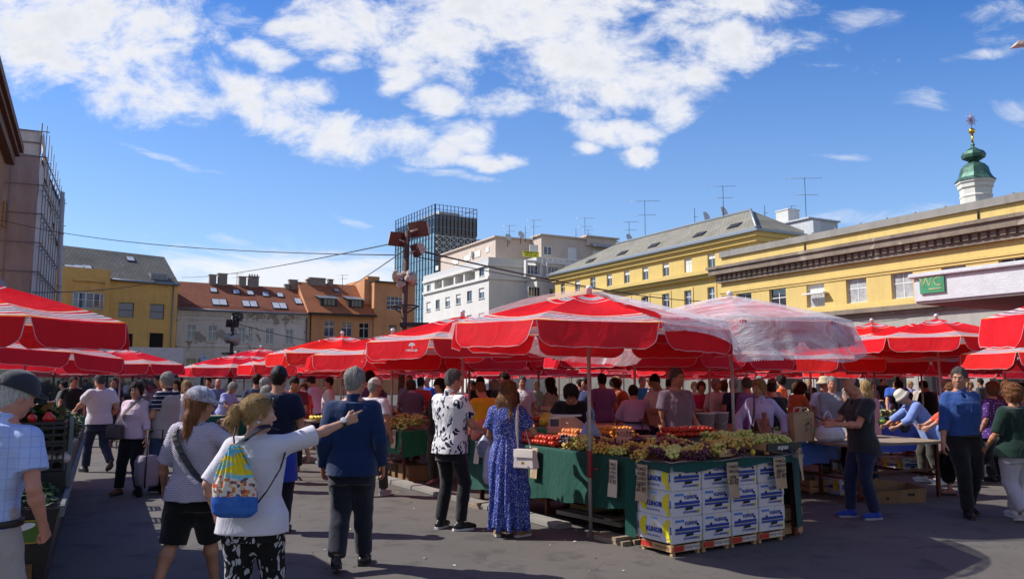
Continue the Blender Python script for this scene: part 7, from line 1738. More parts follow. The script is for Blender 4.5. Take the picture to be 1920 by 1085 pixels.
def leaf_clump(name, label, cat, P, w, d, h, mats, n, seed, size=.05, group=None, rz=RL):
    rg = random.Random(seed); mb = MB()
    for i in range(n):
        x, y = rg.uniform(-w/2, w/2), rg.uniform(-d/2, d/2); e = max(0, 1 - (2*x/w)**2) ** .5 * max(0, 1 - (2*y/d)**2) ** .5; z = h * e * rg.uniform(.35, 1.0) + .01
        s_ = size * rg.uniform(.6, 1.3); rt = Matrix.Rotation(rg.uniform(0, 6.28), 3, 'Z') @ Matrix.Rotation(rg.uniform(-.9, .5), 3, 'X')
        pts = [rt @ Vector(q) * s_ for q in ((0, -1, 0), (.45, -.35, .12), (.5, .35, .10), (0, 1, -.15), (-.5, .35, .10), (-.45, -.35, .12), (0, 0, .0))]
        mb.add([p + Vector((x, y, z)) for p in pts], [(0,1,6), (1,2,6), (2,3,6), (3,4,6), (4,5,6), (5,0,6)], rg.randrange(len(mats)), True)
    o = mb.build(name, mats, None, loc=P, rot=(0, 0, rz)); return tag(o, label, cat, group)
LEAF = [M('dark_leaf', (.025, .06, .012), .5, .4, 15), M('mid_leaf', (.05, .10, .02), .5, .4, 15), M('light_leaf', (.14, .18, .05), .5, .3, 15)]
leaf_clump('herb_tray', 'tray of fine dark herbs at the front of the left stall', 'herbs', LP(-.68, .45, .86), 1.3, .85, .20, LEAF[:2] + [LEAF[0]], 900, 1, .035)
leaf_clump('chard_heap', 'heap of dark chard leaves on top of the left stall', 'chard', LP(-.62, 1.8, 1.2), 1.25, 1.1, .34, LEAF[:2], 700, 2, .085); leaf_clump('lettuce_heap', 'heap of frilly lettuce behind the chard on the left stall', 'lettuce', LP(-.6, 2.95, 1.2), 1.2, 1.2, .26, LEAF, 700, 3, .07); leaf_clump('spinach_heap', 'heap of spinach at the far end of the left stall', 'spinach', LP(-.6, 4.2, 1.2), 1.2, 1.2, .22, LEAF, 600, 4, .06)
for i in range(22): o = link('radish', fruit_mesh('strawberry'), None, LP(-.58 + .11*(i % 5) + rnd.uniform(-.02, .02), 1.0 + .07*(i//5), 1.376 + rnd.uniform(0, .03))); o.scale = (1.4,) * 3; tag(o, 'red radish in the upper black crate on the left stall', 'radish', 'radishes on the left stall')
for i in range(12): o = link('cauliflower', fruit_mesh('garlic'), None, LP(-.52 + .10*(i % 6), 1.02 + .1*(i//6), 1.09), (0, 0, i)); o.scale = (1.8,) * 3; tag(o, 'small pale vegetable in the lower black crate on the left stall', 'vegetable', 'pale vegetables on the left stall')
for kk, (x, y, z, rx, ry, w, h, lb) in enumerate(((-.55, 1.6, 1.3, -.2, .35, .2, .42, 'tilted cardboard price board rising from the chard'), (-1.0, 1.2, 1.25, -.1, -.3, .10, .5, 'narrow cardboard strip behind the old man'), (-.62, .9, .9, -.35, -.55, .12, .55, 'long cardboard strip leaning on the black crates'))):
    mb = MB(); mb.bb(-w/2, w/2, -.004, .004, 0, h); o = mb.build('price_board', CARDT, None, loc=LP(x, y, z), rot=(rx, ry, RL)); tag(o, lb, 'price board'); 
mb = MB(); mb.lathe([(.10, 0), (.13, .16), (.125, .16), (.095, .01)], 4, rot=R(45)); o = mb.build('green_punnet', GREEN2, None, loc=LP(-.1, 7.2, 1.0)); tag(o, 'small dark green box by the far end of the left stall', 'box')
# ---------- the people one can tell apart ----------
def cast(label, px, Y, heading, rig, skin=0, hair=None, hs='short', face=False, top=None, bottom=None, shoes=None, res=.009, hl=.32, X=None, brow=None):
    X = atx(px, Y) if X is None else X
    r, g = person(label, X, Y, heading, rig, skin, None, res, hair, hs, face, brow, hl)
    if top: link('shirt', shirt_mesh(g, res, top[0], **top[1]), r)
    if bottom:
        kw = dict(bottom[2]) if len(bottom) > 2 else {}
        if bottom[0] == 'skirt': link('skirt', skirt_mesh(g, res, bottom[1], **kw), r)
        else: link(bottom[0], trousers_mesh(g, res, bottom[1], name=bottom[0], **kw), r)
    if shoes: shoe_meshes(g, max(.008, res), shoes[0], shoes[1], r)
    return r, g
def held(name, label, cat, r): return thing(name, label, cat, r.location, r.rotation_euler.z)
BLK = M('black_leather', (.012, .012, .012), .45, .2); WHSOLE = M('white_rubber_sole', (.62, .60, .60), .6, .05); DKSOLE = M('dark_rubber_sole', (.02, .02, .02), .7)
def plaid(g, c):
    x, y, z = g.sep(c); l = lambda v, k, t: g.math('LESS_THAN', g.math('FRACT', g.math('MULTIPLY', v, k)), t)
    a = g.math('MAXIMUM', l(z, 17, .10), l(g.math('ADD', x, g.math('MULTIPLY', y, .6)), 16, .12)); b_ = g.math('MAXIMUM', l(z, 34, .08), l(x, 32, .08))
    return g.mix(g.math('MULTIPLY', b_, .25), g.mix(g.math('MULTIPLY', a, .6), (.42, .52, .80), (.24, .33, .68)), (.36, .44, .74))
def zigzag(g, c):
    x, y, z = g.sep(c); hx_ = g.math('ADD', x, g.math('MULTIPLY', y, .8)); tri = g.math('ABSOLUTE', g.math('SUBTRACT', g.math('FRACT', g.math('MULTIPLY', hx_, 26)), .5))
    s_ = g.math('FRACT', g.math('ADD', g.math('MULTIPLY', z, 62), g.math('MULTIPLY', tri, 2.6))); return g.mix(g.math('LESS_THAN', s_, .40), (.60, .56, .64), (.07, .05, .13))
def leaves_print(scale, bgc, fgc, thr=.34, mask=.46):
    def fn(g, c):
        n_ = g.n('ShaderNodeTexNoise', inp={'Scale': 5.0, 'Detail': 2.0}); g.set(n_, 'Vector', c)
        v = g.n('ShaderNodeVectorMath', operation='MULTIPLY_ADD'); g.set(v, 0, n_.outputs['Color']); v.inputs[1].default_value = (.22, .22, .22); g.set(v, 2, c)
        out = None
        for k, rt in enumerate(((0, .5, .6), (0, -.7, -.5), (.2, .1, .1), (0, 1.2, .2))):
            mp = g.mapping(v.outputs[0], (k*.37, k*.21, k*.13), rt, (scale*2.6, scale*2.6, scale*.85)); vo = g.n('ShaderNodeTexVoronoi', feature='F1', inp={'Scale': 1.0, 'Randomness': .9}); g.set(vo, 'Vector', mp)
            m_ = g.math('LESS_THAN', vo.outputs['Distance'], thr); out = m_ if out is None else g.math('MAXIMUM', out, m_)
        mk = g.math('GREATER_THAN', g.noise(c, 7, 1), mask); return g.mix(g.math('MULTIPLY', out, mk), bgc, fgc)
    return fn
def dots(g, c):
    vo = g.n('ShaderNodeTexVoronoi', feature='F1', inp={'Scale': 62.0, 'Randomness': 1.0}); g.set(vo, 'Vector', c); return g.mix(g.math('LESS_THAN', vo.outputs['Distance'], .30), (.035, .055, .26), (.42, .45, .60))
def polka(g, c):
    vo = g.n('ShaderNodeTexVoronoi', feature='F1', inp={'Scale': 24.0, 'Randomness': .2}); g.set(vo, 'Vector', c); return g.mix(g.math('LESS_THAN', vo.outputs['Distance'], .20), (.075, .03, .16), (.5, .45, .6))
def stripes(g, c):
    x, y, z = g.sep(c); return g.mix(g.math('LESS_THAN', g.math('FRACT', g.math('MULTIPLY', z, 16)), .17), (.018, .02, .05), (.55, .52, .55))
def capprint(g, c):
    return g.mix(g.ramp(g.noise(c, 22, 3, .6, .5), [(.47, (0,0,0)), (.52, (1,1,1))]), (.46, .46, .54), (.30, .30, .37))
def town(g, c):
    x, y, z = g.sep(c); zz_ = g.math('SUBTRACT', z, .88)
    sky_ = g.mix(g.ramp(g.noise(g.mapping(c, scale=(4, 4, 14)), 1.0, 3, .5, .6), [(.47, (0,0,0)), (.53, (1,1,1))]), (.70, .55, .02), (.18, .50, .62))
    vo = g.n('ShaderNodeTexVoronoi', feature='F1', distance='CHEBYCHEV', inp={'Scale': 52.0, 'Randomness': .8}); g.set(vo, 'Vector', c); sc = g.n('ShaderNodeSeparateColor', inp={'Color': vo.outputs['Color']}).outputs[0]
    tw = g.ramp(sc, [(0, (.62, .58, .55)), (.35, (.55, .16, .04)), (.5, (.66, .60, .50)), (.68, (.45, .07, .03)), (.8, (.10, .08, .10)), (.9, (.60, .40, .20))], 'CONSTANT')
    sea = g.mix(g.noise(c, 18, 3), (.012, .06, .38), (.06, .20, .55)); wob = g.math('MULTIPLY', g.math('SUBTRACT', g.noise(c, 11, 2), .5), .07); q = g.math('ADD', zz_, wob)
    b_ = g.mix(g.math('GREATER_THAN', q, .092), sea, tw); b_ = g.mix(g.math('GREATER_THAN', q, .215), b_, sky_)
    return b_
PLAID = pattern('pale_blue_check', plaid); ZIG = pattern('lilac_zigzag_knit', zigzag); FLOR = pattern('white_leaf_print', leaves_print(8, (.66, .65, .66), (.022, .02, .055), .30, .44)); BWL = pattern('black_white_leaf_print', leaves_print(9, (.012, .012, .014), (.42, .42, .46), .27, .44))
DOTS = pattern('blue_dotted_print', dots); POLK = pattern('purple_polka_dots', polka); STRP = pattern('navy_stripes', stripes); CAPP = pattern('grey_patterned_cotton', capprint); TOWN = pattern('bright_town_print', town, .6)
WT = cloth('white_cotton', (.60, .58, .65)); NAVY = cloth('navy_fleece', (.006, .022, .080), .15, .95); DENIMB = cloth('denim_blue_shirt', (.025, .070, .25), .15); DKJ = cloth('dark_navy_trousers', (.011, .013, .026)); BLKJ = cloth('black_jeans', (.010, .010, .012)); DEN = cloth('dark_denim', (.014, .022, .060), .25); JEAN = cloth('faded_denim', (.045, .075, .16), .3)
BEIGE = cloth('beige_chinos', (.40, .37, .38)); PINK = cloth('pale_pink_knit', (.60, .45, .54)); GREYT = cloth('charcoal_tee', (.026, .026, .032)); SMOCK = cloth('pale_blue_smock', (.20, .29, .62)); LAV = cloth('lavender_blouse', (.46, .45, .74)); DGREEN = cloth('bottle_green_top', (.005, .024, .018)); LGREY = cloth('light_grey_trousers', (.40, .40, .46)); MAUVS = cloth('mauve_grey_shirt', (.20, .16, .22)); BLKT = cloth('black_tee', (.010, .010, .012)); NAVT = cloth('navy_tee', (.006, .010, .036), .2); VEST = cloth('stone_vest', (.36, .31, .30)); OLIVE = cloth('olive_trousers', (.05, .045, .035)); CORAL = cloth('coral_knit', (.62, .10, .05)); BSHORT = cloth('black_shorts', (.008, .008, .009)); ROYAL = cloth('royal_blue_cloth', (.02, .045, .36))
# 1 old man in the dark cap, lower left
r, g = cast('old man in a dark cap and pale blue checked shirt at the left edge', -16, 4.7, 0, dict(H=1.72, fat=.12, lean=7, roll=7, head=(-34, -8), hands=((.31, .08, .84), None), style=('grip', 'relax'), feet=((.13, .12, 0, -8), (-.10, -.10, 0, 8))), 2, HWHITE, 'short', True, (PLAID, dict(sleeve='short', hem=-.08, seed=11, wr=.010, collar=True, sl_r=1.18)), ('trousers', BEIGE, dict(width=1.1)), (BLK, DKSOLE), .0075)
CAPG = cloth('dark_grey_cap_cloth', (.030, .034, .045)); c_ = cap_hat(g, .006, CAPG, r, .8, gr=.018)
mb = MB(); mb.box(g.hp(.012, -.121, .030), (.042, .008, .016), rz=math.atan2(g.Rh[1][0], g.Rh[0][0])); mb.build('buckle', STEEL, c_)
mb = MB(); st = torso_st(g, .034, -.10, -.06); mb.lathe([(1, -.02), (1.01, -.018), (1.01, .018), (1, .02)], 28); mb.v = [(x*.222, y*.186 - .004, z + .87) for x, y, z in mb.v]; mb.build('belt', BLK, r)
b = held('shoulder_bag', 'black shoulder strap bag across the old man in the cap', 'bag', r); belt_strap(g, [(.12, -.13, 1.44), (.06, -.17, 1.30), (-.12, -.20, 1.1), (-.26, -.14, .98)], .03, BLK, b); mb = MB(); mb.bb(-.40, -.28, -.12, .10, .78, 1.0); mb.build('pouch', BLK, b, bevel=.02)
# 2 woman in patterned cap and zigzag top
r, g = cast('woman in a grey patterned cap, zigzag top and black shorts', 373, 6.4, -8, dict(H=1.60, legs=1.0, fem=True, fat=.28, head=(-62, -4), hands=((.215, .10, 1.30), (-.30, .08, .82)), style=('pinch', 'relax'), poles=((.9, -.1, -.8), (-.5, -1, -.3)), hdirs=((-.62, -.1, .78), None), thumbs=((-.5, -.8, .2), None), feet=((.10, .20, 0, -6), (-.16, -.22, .03, 8))), 1, HAUB, 'long', True, (ZIG, dict(sleeve='half', hem=-.12, seed=5, wr=.009, flare=.05, bust=.6, sl_r=1.12)), ('shorts', BSHORT, dict(length=.54, width=1.22)), (BLK, DKSOLE), .0075, hl=.26)
cap_hat(g, .006, CAPP, r, 1.05, gr=.02)
b = held('crossbody_bag', 'black crossbody bag of the woman in the patterned cap', 'bag', r); belt_strap(g, [(-.10, -.10, 1.31), (-.09, -.155, 1.24), (.02, -.19, 1.08), (.15, -.20, .94), (.25, -.10, .86)], .045, BLK, b); mb = MB(); mb.bb(.23, .33, -.17, .10, .70, .92); mb.build('pouch', BLK, b, bevel=.03)
# 3 pointing woman with the drawstring bag
r, g = cast('blonde woman in a white T-shirt pointing to the right with outstretched arm', 484, 5.25, -2, dict(H=1.575, fem=True, fat=.26, head=(-66, -2), hands=((.60, .30, 1.43), (-.26, .03, .84)), style=('point', 'relax'), poles=((.2, -.5, -1), (-.6, -1, -.2)), thumbs=((.2, -.1, 1), None), feet=((.11, .10, 0, -6), (-.11, -.06, 0, 6))), 0, HBLOND, 'pony', True, (WT, dict(sleeve='half', hem=-.15, seed=8, wr=.011, flare=.03, bust=.8, sl_r=1.15, loose=.024)), ('trousers', BWL, dict(width=1.12)), (BLK, DKSOLE), .007)
glasses(g, r, BLK, True, True); mb = MB(); mb.sphere(g.hp(.08, -.012, -.055), .011, 8, 6); mb.build('earring', M('pearl', (.6, .58, .56), .3), r)
mb = MB(); mb.sphere(g.hp(0, -.125, .035), (.024, .02, .024), 10, 7); mb.build('hair_tie', M('pink_hair_tie', (.5, .22, .26), .8), r)
w_ = Vector(g.wri[0]); d_ = Vector(g.hd[0]); q_ = d_.to_track_quat('Z', 'Y').to_matrix(); mb = MB(); mb.lathe([(.031, -.011), (.033, -.009), (.033, .009), (.031, .011)], 16)
mb.v = [tuple(q_ @ Vector(p) + w_ - d_*.025) for p in mb.v]; wt = mb.build('watch_strap', BLK, r); mb = MB(); n0 = (Vector((.2, -.9, .6)) - d_ * d_.dot(Vector((.2, -.9, .6)))).normalized(); qq = n0.to_track_quat('Z', 'Y').to_matrix(); mb.lathe([(.021, 0), (.021, .008), (.018, .009), (0, .009)], 18); mb.v = [tuple(qq @ Vector(p) + w_ - d_*.025 + n0*.030) for p in mb.v]; mb.build('watch_face', M('watch_white', (.6, .6, .6), .2), wt)
b = held('drawstring_bag', 'drawstring backpack printed with a bright seaside town', 'backpack', r)
f = SDF((-.30, -.42, .80), (.20, -.10, 1.36), .007); f.loft((-.03, -.245, .88), rotm('X', 5), [(-.03, 0, 0, .10, .03), (.0, 0, 0, .138, .05), (.06, 0, 0, .142, .062), (.16, 0, 0, .132, .058), (.27, 0, .006, .095, .040), (.36, 0, .012, .050, .026), (.40, 0, .014, .026, .018)], .01, pw=2.6)
Xg, Yg, Zg = f.blk(f.lo, f.lo + f.h*(f.n + 1))[1:]; f.v += (.010 * np.clip((Zg - .98)/.3, 0, 1) * np.sin((Xg + .06) / np.clip(.16 - (Zg - .88)*.33, .02, 1) * 15)).astype(np.float32); link('bag_body', f.mesh('bag_body', TOWN), b)
NAVS = M('navy_cord', (.012, .014, .03), .7); belt_strap(g, [(-.045, -.225, 1.27), (.0, -.19, 1.31), (.055, -.10, 1.375), (.10, -.02, 1.385)], .035, NAVS, b)
mb = MB(); mb.tube([(-.055, -.22, 1.275), (-.075, -.19, 1.33), (-.09, -.12, 1.385), (-.11, -.02, 1.375)], .006, 6); mb.tube([(-.05, -.22, 1.275), (.03, -.185, 1.335), (.10, -.09, 1.385), (.15, -.0, 1.36)], .005, 6); mb.tube([(.07, -.235, .885), (.155, -.225, 1.0), (.215, -.16, 1.13), (.21, -.05, 1.22)], .006, 6); mb.sphere((.07, -.238, .885), .016); mb.build('cord', NAVS, b)
mb = MB(); mb.sphere((-.06, -.238, 1.278), (.024, .02, .014), 10, 6); mb.build('gather', M('orange_gather', (.6, .18, .03), .7), b)
# 4 man in the blue jumper
r, g = cast('grey haired man in a dark blue jumper, walking away', 664, 7.35, 4, dict(H=1.79, fat=.12, head=(-28, -3), hands=(None, None), feet=((.09, .22, 0, -10), (-.10, -.16, .055, 4))), 2, HGREY, 'short', True, (NAVY, dict(sleeve='long', hem=-.13, seed=21, wr=.008, collar=True, sl_r=1.12, loose=.022)), ('trousers', DKJ, dict(width=1.16)), (BLK, DKSOLE), .0075)
glasses(g, r, BLK)
for i in (0, 1):
    A_ = g.ank[i]; mb = MB(); yw, lf_ = g.fy[i]; fd = np.array((-math.sin(R(yw)), math.cos(R(yw)), 0)); c_ = A_*np.array((1,1,0)) - fd*.06 + np.array((0, 0, lf_)); mb.lathe([(.040, .028), (.041, .036), (.040, .044)], 16, tuple(c_ + fd*.03)); mb.build('shoe_trim', M('red_trim', (.4, .02, .03), .6), r)
# 5 man in navy cap and tee
r, g = cast('man in a navy cap and navy T-shirt seen from behind, blue cloth at waist', 523, 9.1, 2, dict(H=1.83, fat=.25, hands=((.34, .06, .84), None)), 1, HDARK, 'crop', False, (NAVT, dict(sleeve='short', hem=-.05, seed=31, wr=.008, sl_r=1.15)), ('trousers', DKJ), (BLK, DKSOLE), .009)
cap_hat(g, .007, NAVS, r, .9); mb = MB(); f = SDF(g.P - .45, g.P + .45, .012); f.loft(g.P, g.T, [(-.42, 0, .0, .25, .17), (-.1, 0, 0, .225, .165), (.06, 0, 0, .205, .155)], .01); f.wrinkle(.008, 20, 2); link('waist_cloth', f.mesh('waist_cloth', ROYAL), r)
text('K Ø', .055, M('grey_print', (.12, .13, .2), .8), r, (0, -.165, 1.50), (math.pi/2 + R(-14), 0, 0), bold=.0005)
# 6 floral shirt
r, g = cast('man in a white leaf printed shirt and black jeans at the fruit stall', 846, 9.3, -40, dict(H=1.81, fat=.18, head=(-22, -12), hands=((.17, .36, 1.10), (-.12, .30, 1.08)), style=('grip', 'grip'), feet=((.13, .03, 0, -22), (-.14, -.02, 0, 14))), 2, HSALT, 'crop', True, (FLOR, dict(sleeve='short', hem=-.12, seed=41, wr=.007, collar=True, sl_r=1.12)), ('trousers', BLKJ, dict(width=.92)), (BLK, WHSOLE), .008)
glasses(g, r, BLK)
bb_ = bag_mesh('plastic_bag', 'bluish plastic bag of fruit hanging from the floral shirt man', (r.location + Matrix.Rotation(r.rotation_euler.z, 3, 'Z') @ Vector((.20, .40, .78))), 0, .24, .26, .2, plasm('thin_blue_plastic', (.30, .34, .50), .8), 9)
# 7 blue dress
r, g = cast('woman with long brown hair in a long blue dotted dress at the stall', 952, 8.95, -16, dict(H=1.67, fem=True, fat=.08, head=(-6, -14), hands=((.20, .30, 1.12), (-.20, .28, .98)), style=('grip', 'grip'), feet=((.15, -.02, 0, -30), (-.10, -.04, 0, 20))), 1, HHIGH, 'long', False, (DOTS, dict(sleeve='short', hem=.10, seed=51, wr=.005, loose=.006, bust=.7, sl_r=1.3)), ('skirt', DOTS, dict(hem=.10, rx=.215, ry=.19, folds=11)), (M('tan_sandal', (.25, .14, .07), .7), M('pale_sole', (.5, .45, .4), .7)), .008, hl=.34)
b = held('handbag', 'white box handbag on the shoulder of the dress woman', 'handbag', r); mb = MB(); mb.add([(.10, -.16, .74), (.36, -.24, .74), (.40, -.14, .74), (.14, -.06, .74), (.12, -.165, .93), (.34, -.23, .93), (.37, -.15, .93), (.15, -.08, .93)], [(0,1,5,4), (1,2,6,5), (2,3,7,6), (3,0,4,7), (4,5,6,7), (0,3,2,1)]); WLE = M('white_leather', (.60, .53, .50), .45, .08); mb.build('bag_body', WLE, b, bevel=.012)
mb = MB(); mb.add([(.115, -.172, .94), (.345, -.24, .94), (.345, -.245, .86), (.115, -.18, .86), (.15, -.08, .945), (.37, -.15, .945)], [(0,1,5,4), (3,2,1,0)]); mb.build('flap', WLE, b); belt_strap(g, [(.14, -.09, .94), (.15, -.16, 1.12), (.145, -.13, 1.30), (.135, -.04, 1.40), (.14, .06, 1.38), (.20, .04, 1.1), (.3, -.12, .94)], .028, WLE, b); mb = MB(); mb.bb(.22, .25, -.236, -.222, .79, .815); mb.build('clasp', GOLD, b)
bag_mesh('plastic_bag', 'long lilac carrier bag in the left hand of the dress woman', (r.location + Matrix.Rotation(r.rotation_euler.z, 3, 'Z') @ Vector((-.24, .22, .52))), R(20), .26, .42, .16, LBAG, 12)
# 8 vendor
r, g = cast('dark haired vendor in a black T-shirt bending behind the scale', 1076, 11.1, 165, dict(H=1.70, fat=.4, lean=24, head=(8, -28), hands=((.26, .42, .95), (-.26, .40, .95)), style=('grip', 'grip')), 2, HDARK, 'bob', True, (BLKT, dict(sleeve='short', hem=-.10, seed=61, sl_r=1.15)), ('trousers', BLKJ), None, .010)
f = SDF(g.lo, g.hi, .014); f.loft(g.P, g.T, [(-.3, 0, .13, .14, .03), (.0, 0, .145, .16, .03), (.28, 0, .15, .12, .03)], .01); link('apron', f.mesh('apron', cloth('orange_apron', (.45, .09, .03))), r)
# 9 purple grey shirt man
r, g = cast('tall man in a mauve grey shirt standing behind the tomato row', 1268, 11.2, 205, dict(H=1.84, fat=.25, head=(14, -4), hands=((.30, .10, .92), (-.26, .16, .95)), style=('grip', 'relax')), 1, HSALT, 'short', True, (MAUVS, dict(sleeve='short', hem=-.02, seed=71, collar=True, sl_r=1.1)), ('trousers', BLKJ), (BLK, DKSOLE), .010)
bag_mesh('plastic_bag', 'small white plastic bag hanging from the hand of the mauve shirt man', (r.location + Matrix.Rotation(r.rotation_euler.z, 3, 'Z') @ Vector((.30, .14, .62))), 0, .2, .22, .14, PBAG, 15)
# 10 lavender blouse
r, g = cast('woman in a lavender blouse with short blonde hair behind the plank table', 1424, 11.9, 165, dict(H=1.68, fem=True, fat=.2, head=(-38, -4), hands=((.30, .12, .90), (-.33, .06, .90)), poles=((.8, -.6, 0), (-.8, -.6, 0))), 0, HBLOND, 'bob', True, (LAV, dict(sleeve='long', hem=-.12, seed=81, wr=.011, sl_r=1.35, collar=True, bust=.6)), ('trousers', BLKJ), (BLK, DKSOLE), .010)
b = held('handbag', 'black crossbody handbag in front of the lavender blouse woman', 'handbag', r); mb = MB(); mb.bb(-.16, .15, .17, .26, .80, 1.02); mb.build('bag_body', BLK, b, bevel=.02); belt_strap(g, [(.14, .20, 1.0), (.10, .17, 1.2), (.09, .12, 1.36), (.08, 0, 1.46)], .02, BLK, b)
# 11 man with phone
r, g = cast('bald man in a charcoal T-shirt looking down at his phone', 1612, 10.05, 98, dict(H=1.74, fat=.2, lean=4, head=(2, -30), hands=((.10, .42, 1.16), (-.09, .40, 1.14)), style=('grip', 'flat'), poles=((.6, -.3, -1), (-.6, -.3, -1)), thumbs=((-.3, .2, 1), (.3, .3, 1)), feet=((.10, .14, 0, -6), (-.10, -.06, 0, 6))), 2, HSALT, 'bald', True, (GREYT, dict(sleeve='short', hem=-.14, seed=91, sl_r=1.2)), ('trousers', DEN, dict(width=1.0)), (cloth('royal_blue_trainer', (.02, .05, .34)), M('grey_trainer_sole', (.3, .3, .36), .7)), .008)
b = held('phone', 'black mobile phone in the hands of the bald man', 'phone', r); hp_ = Vector(g.wri[0]) + Vector(g.hd[0])*.10; mb = MB(); mb.bb(-.036, .036, -.075, .075, -.005, .005); mb.build('phone_body', BLK, b, bevel=.004, loc=(0.0, hp_.y + .03, hp_.z + .035), rot=(R(25), 0, 0))
# 12 bucket hat
r, g = cast('figure in a cream bucket hat and pale blue smock reaching down to a table', 1738, 13.5, 82, dict(H=1.66, fem=True, fat=.3, lean=38, head=(4, -16), hands=((.16, .72, .86), (-.20, .60, .90)), style=('grip', 'grip'), feet=((.12, .10, 0, -5), (-.12, -.08, 0, 5))), 0, HGREY, 'crop', True, (SMOCK, dict(sleeve='three', hem=-.20, seed=101, wr=.010, flare=.3, sl_r=1.35)), ('trousers', OLIVE), (M('off_white_trainer', (.45, .45, .48), .7), WHSOLE), .010)
bucket_hat(g, .01, M('cream_hat_cotton', (.58, .54, .46), .9, .08), r)
b = held('shoulder_bag', 'black shoulder bag hanging from the bucket hat figure', 'bag', r); mb = MB(); mb.bb(.06, .30, .28, .40, .80, 1.02); mb.build('pouch', BLK, b, bevel=.03); belt_strap(g, [(.18, .32, 1.0), (.20, .40, 1.15), (.10, .42, 1.32), (-.02, .34, 1.38)], .03, BLK, b)
# 13 denim shirt
r, g = cast('man in a denim blue shirt and black trousers walking towards the camera', 1800, 10.2, 176, dict(H=1.84, fat=.08, sh=.92, head=(-34, -4), hands=((.30, .10, .88), (-.20, -.14, .95)), style=('relax', 'relax'), feet=((.07, .14, 0, -8), (-.08, -.16, .03, 8))), 1, HSALT, 'short', True, (DENIMB, dict(sleeve='three', hem=.0, seed=111, wr=.014, collar=True, sl_r=1.08, loose=.02, scoop=.44)), ('trousers', BLKJ, dict(width=1.12)), (BLK, DKSOLE), .008)
mb = MB(); mb.lathe([(1, -.018), (1.01, 0), (1, .018)], 28); mb.v = [(x*.190, y*.152 + .002, z + .985) for x, y, z in mb.v]; mb.build('belt', BLK, r)
for sx in (.09, -.09): mb = MB(); mb.bb(sx - .055, sx + .055, .155, .166, 1.26, 1.37); mb.bb(sx - .058, sx + .058, .160, .171, 1.345, 1.375); mb.build('chest_pocket', DENIMB, r, bevel=.004)
# 14 green top woman
r, g = cast('woman in a bottle green top and pale grey trousers walking off at the right edge', 1896, 9.9, 8, dict(H=1.62, fem=True, fat=.5, head=(4, -2), hands=((.30, .10, .80), (-.27, .16, .86)), feet=((.09, .22, .0, -6), (-.09, -.18, .04, 6))), 1, HAUB, 'curly', False, (DGREEN, dict(sleeve='half', hem=-.13, seed=121, flare=.1, sl_r=1.1)), ('trousers', LGREY, dict(width=1.12)), (M('white_trainer', (.5, .5, .52), .7), WHSOLE), .009)
w_ = Vector(g.wri[1]); d_ = Vector(g.hd[1]); q_ = d_.to_track_quat('Z', 'Y').to_matrix(); mb = MB(); mb.lathe([(.028, -.008), (.031, 0), (.028, .008)], 14); mb.v = [tuple(q_ @ Vector(p) + w_ - d_*.03) for p in mb.v]; mb.build('bracelet', STEEL, r)
# 15 white tee man at the left stall
r, g = cast('man in a white T-shirt reaching over the left vegetable stall', 190, 15.0, 50, dict(H=1.80, fat=.4, head=(10, -16), hands=((.22, .10, .98), (-.28, .58, 1.02)), style=('relax', 'grip'), feet=((.12, -.30, .10, -6), (-.14, .14, 0, 8))), 2, HSALT, 'crop', True, (WT, dict(sleeve='short', hem=-.10, seed=131, sl_r=1.2)), ('trousers', DEN), (BLK, DKSOLE), .010)
# 16 pink top woman
r, g = cast('smiling dark haired woman in a pale pink top with a grey crossbody bag', 256, 12.2, 172, dict(H=1.64, fem=True, fat=.35, head=(14, -2), hands=((.30, .06, .80), (-.28, .10, .80)), feet=((.09, .16, 0, -6), (-.09, -.06, .0, 8))), 1, HDARK, 'bob', 'smile', (PINK, dict(sleeve='three', hem=-.08, seed=141, bust=.8)), ('trousers', BLKJ, dict(width=1.05)), (M('brown_sandal', (.13, .06, .035), .7), DKSOLE), .009)
b = held('crossbody_bag', 'grey brown crossbody bag on the hip of the pink top woman', 'bag', r); TAUP = M('taupe_canvas', (.10, .075, .075), .8, .15); mb = MB(); mb.bb(.04, .33, .14, .23, .80, 1.02); mb.build('pouch', TAUP, b, bevel=.03); belt_strap(g, [(.18, .19, 1.0), (.08, .20, 1.14), (-.06, .17, 1.30), (-.13, .06, 1.42), (-.12, -.04, 1.42)], .05, TAUP, b)
w_ = Vector(g.wri[1]); mb = MB(); mb.lathe([(.030, -.014), (.033, 0), (.030, .014)], 12, tuple(w_ + Vector((0, 0, .03)))); mb.build('watch', M('pale_watch', (.5, .45, .4), .4), r)
# 17 vest man
r, g = cast('grey haired man in a stone vest over a navy striped tee, in profile', 313, 12.4, 78, dict(H=1.80, fat=.4, head=(0, -4), hands=((.16, .30, 1.0), (-.18, .28, 1.05)), feet=((.12, .12, 0, -6), (-.1, -.05, 0, 6))), 1, HGREY, 'short', True, (STRP, dict(sleeve='short', hem=-.10, seed=151, sl_r=1.15, collar=True)), ('trousers', JEAN, dict(width=1.15)), (M('navy_canvas_shoe', (.02, .025, .06), .8), WHSOLE), .010)
f = SDF(g.lo, g.hi, .011); f.loft(g.P, g.T, [(z, cx, cy, rx + .022, ry + .026) for z, cx, cy, rx, ry in torso_st(g, .036, -.16, .46)], .01); f.cap(g.nb, g.S[0], .066, .062, .03); f.cap(g.nb, g.S[1], .066, .062, .03); f.wrinkle(.007, 20, 4); f.cap((0, .05, 1.5), (0, .3, 1.28), .05, .05, .01, 's'); link('vest', f.mesh('vest', VEST), r)
for sg in (1, -1): mb = MB(); mb.bb(.19, .235, -.02 , .13, 1.0, 1.16); mb.build('vest_pocket', VEST, r, bevel=.012); break
glasses(g, r, BLK)
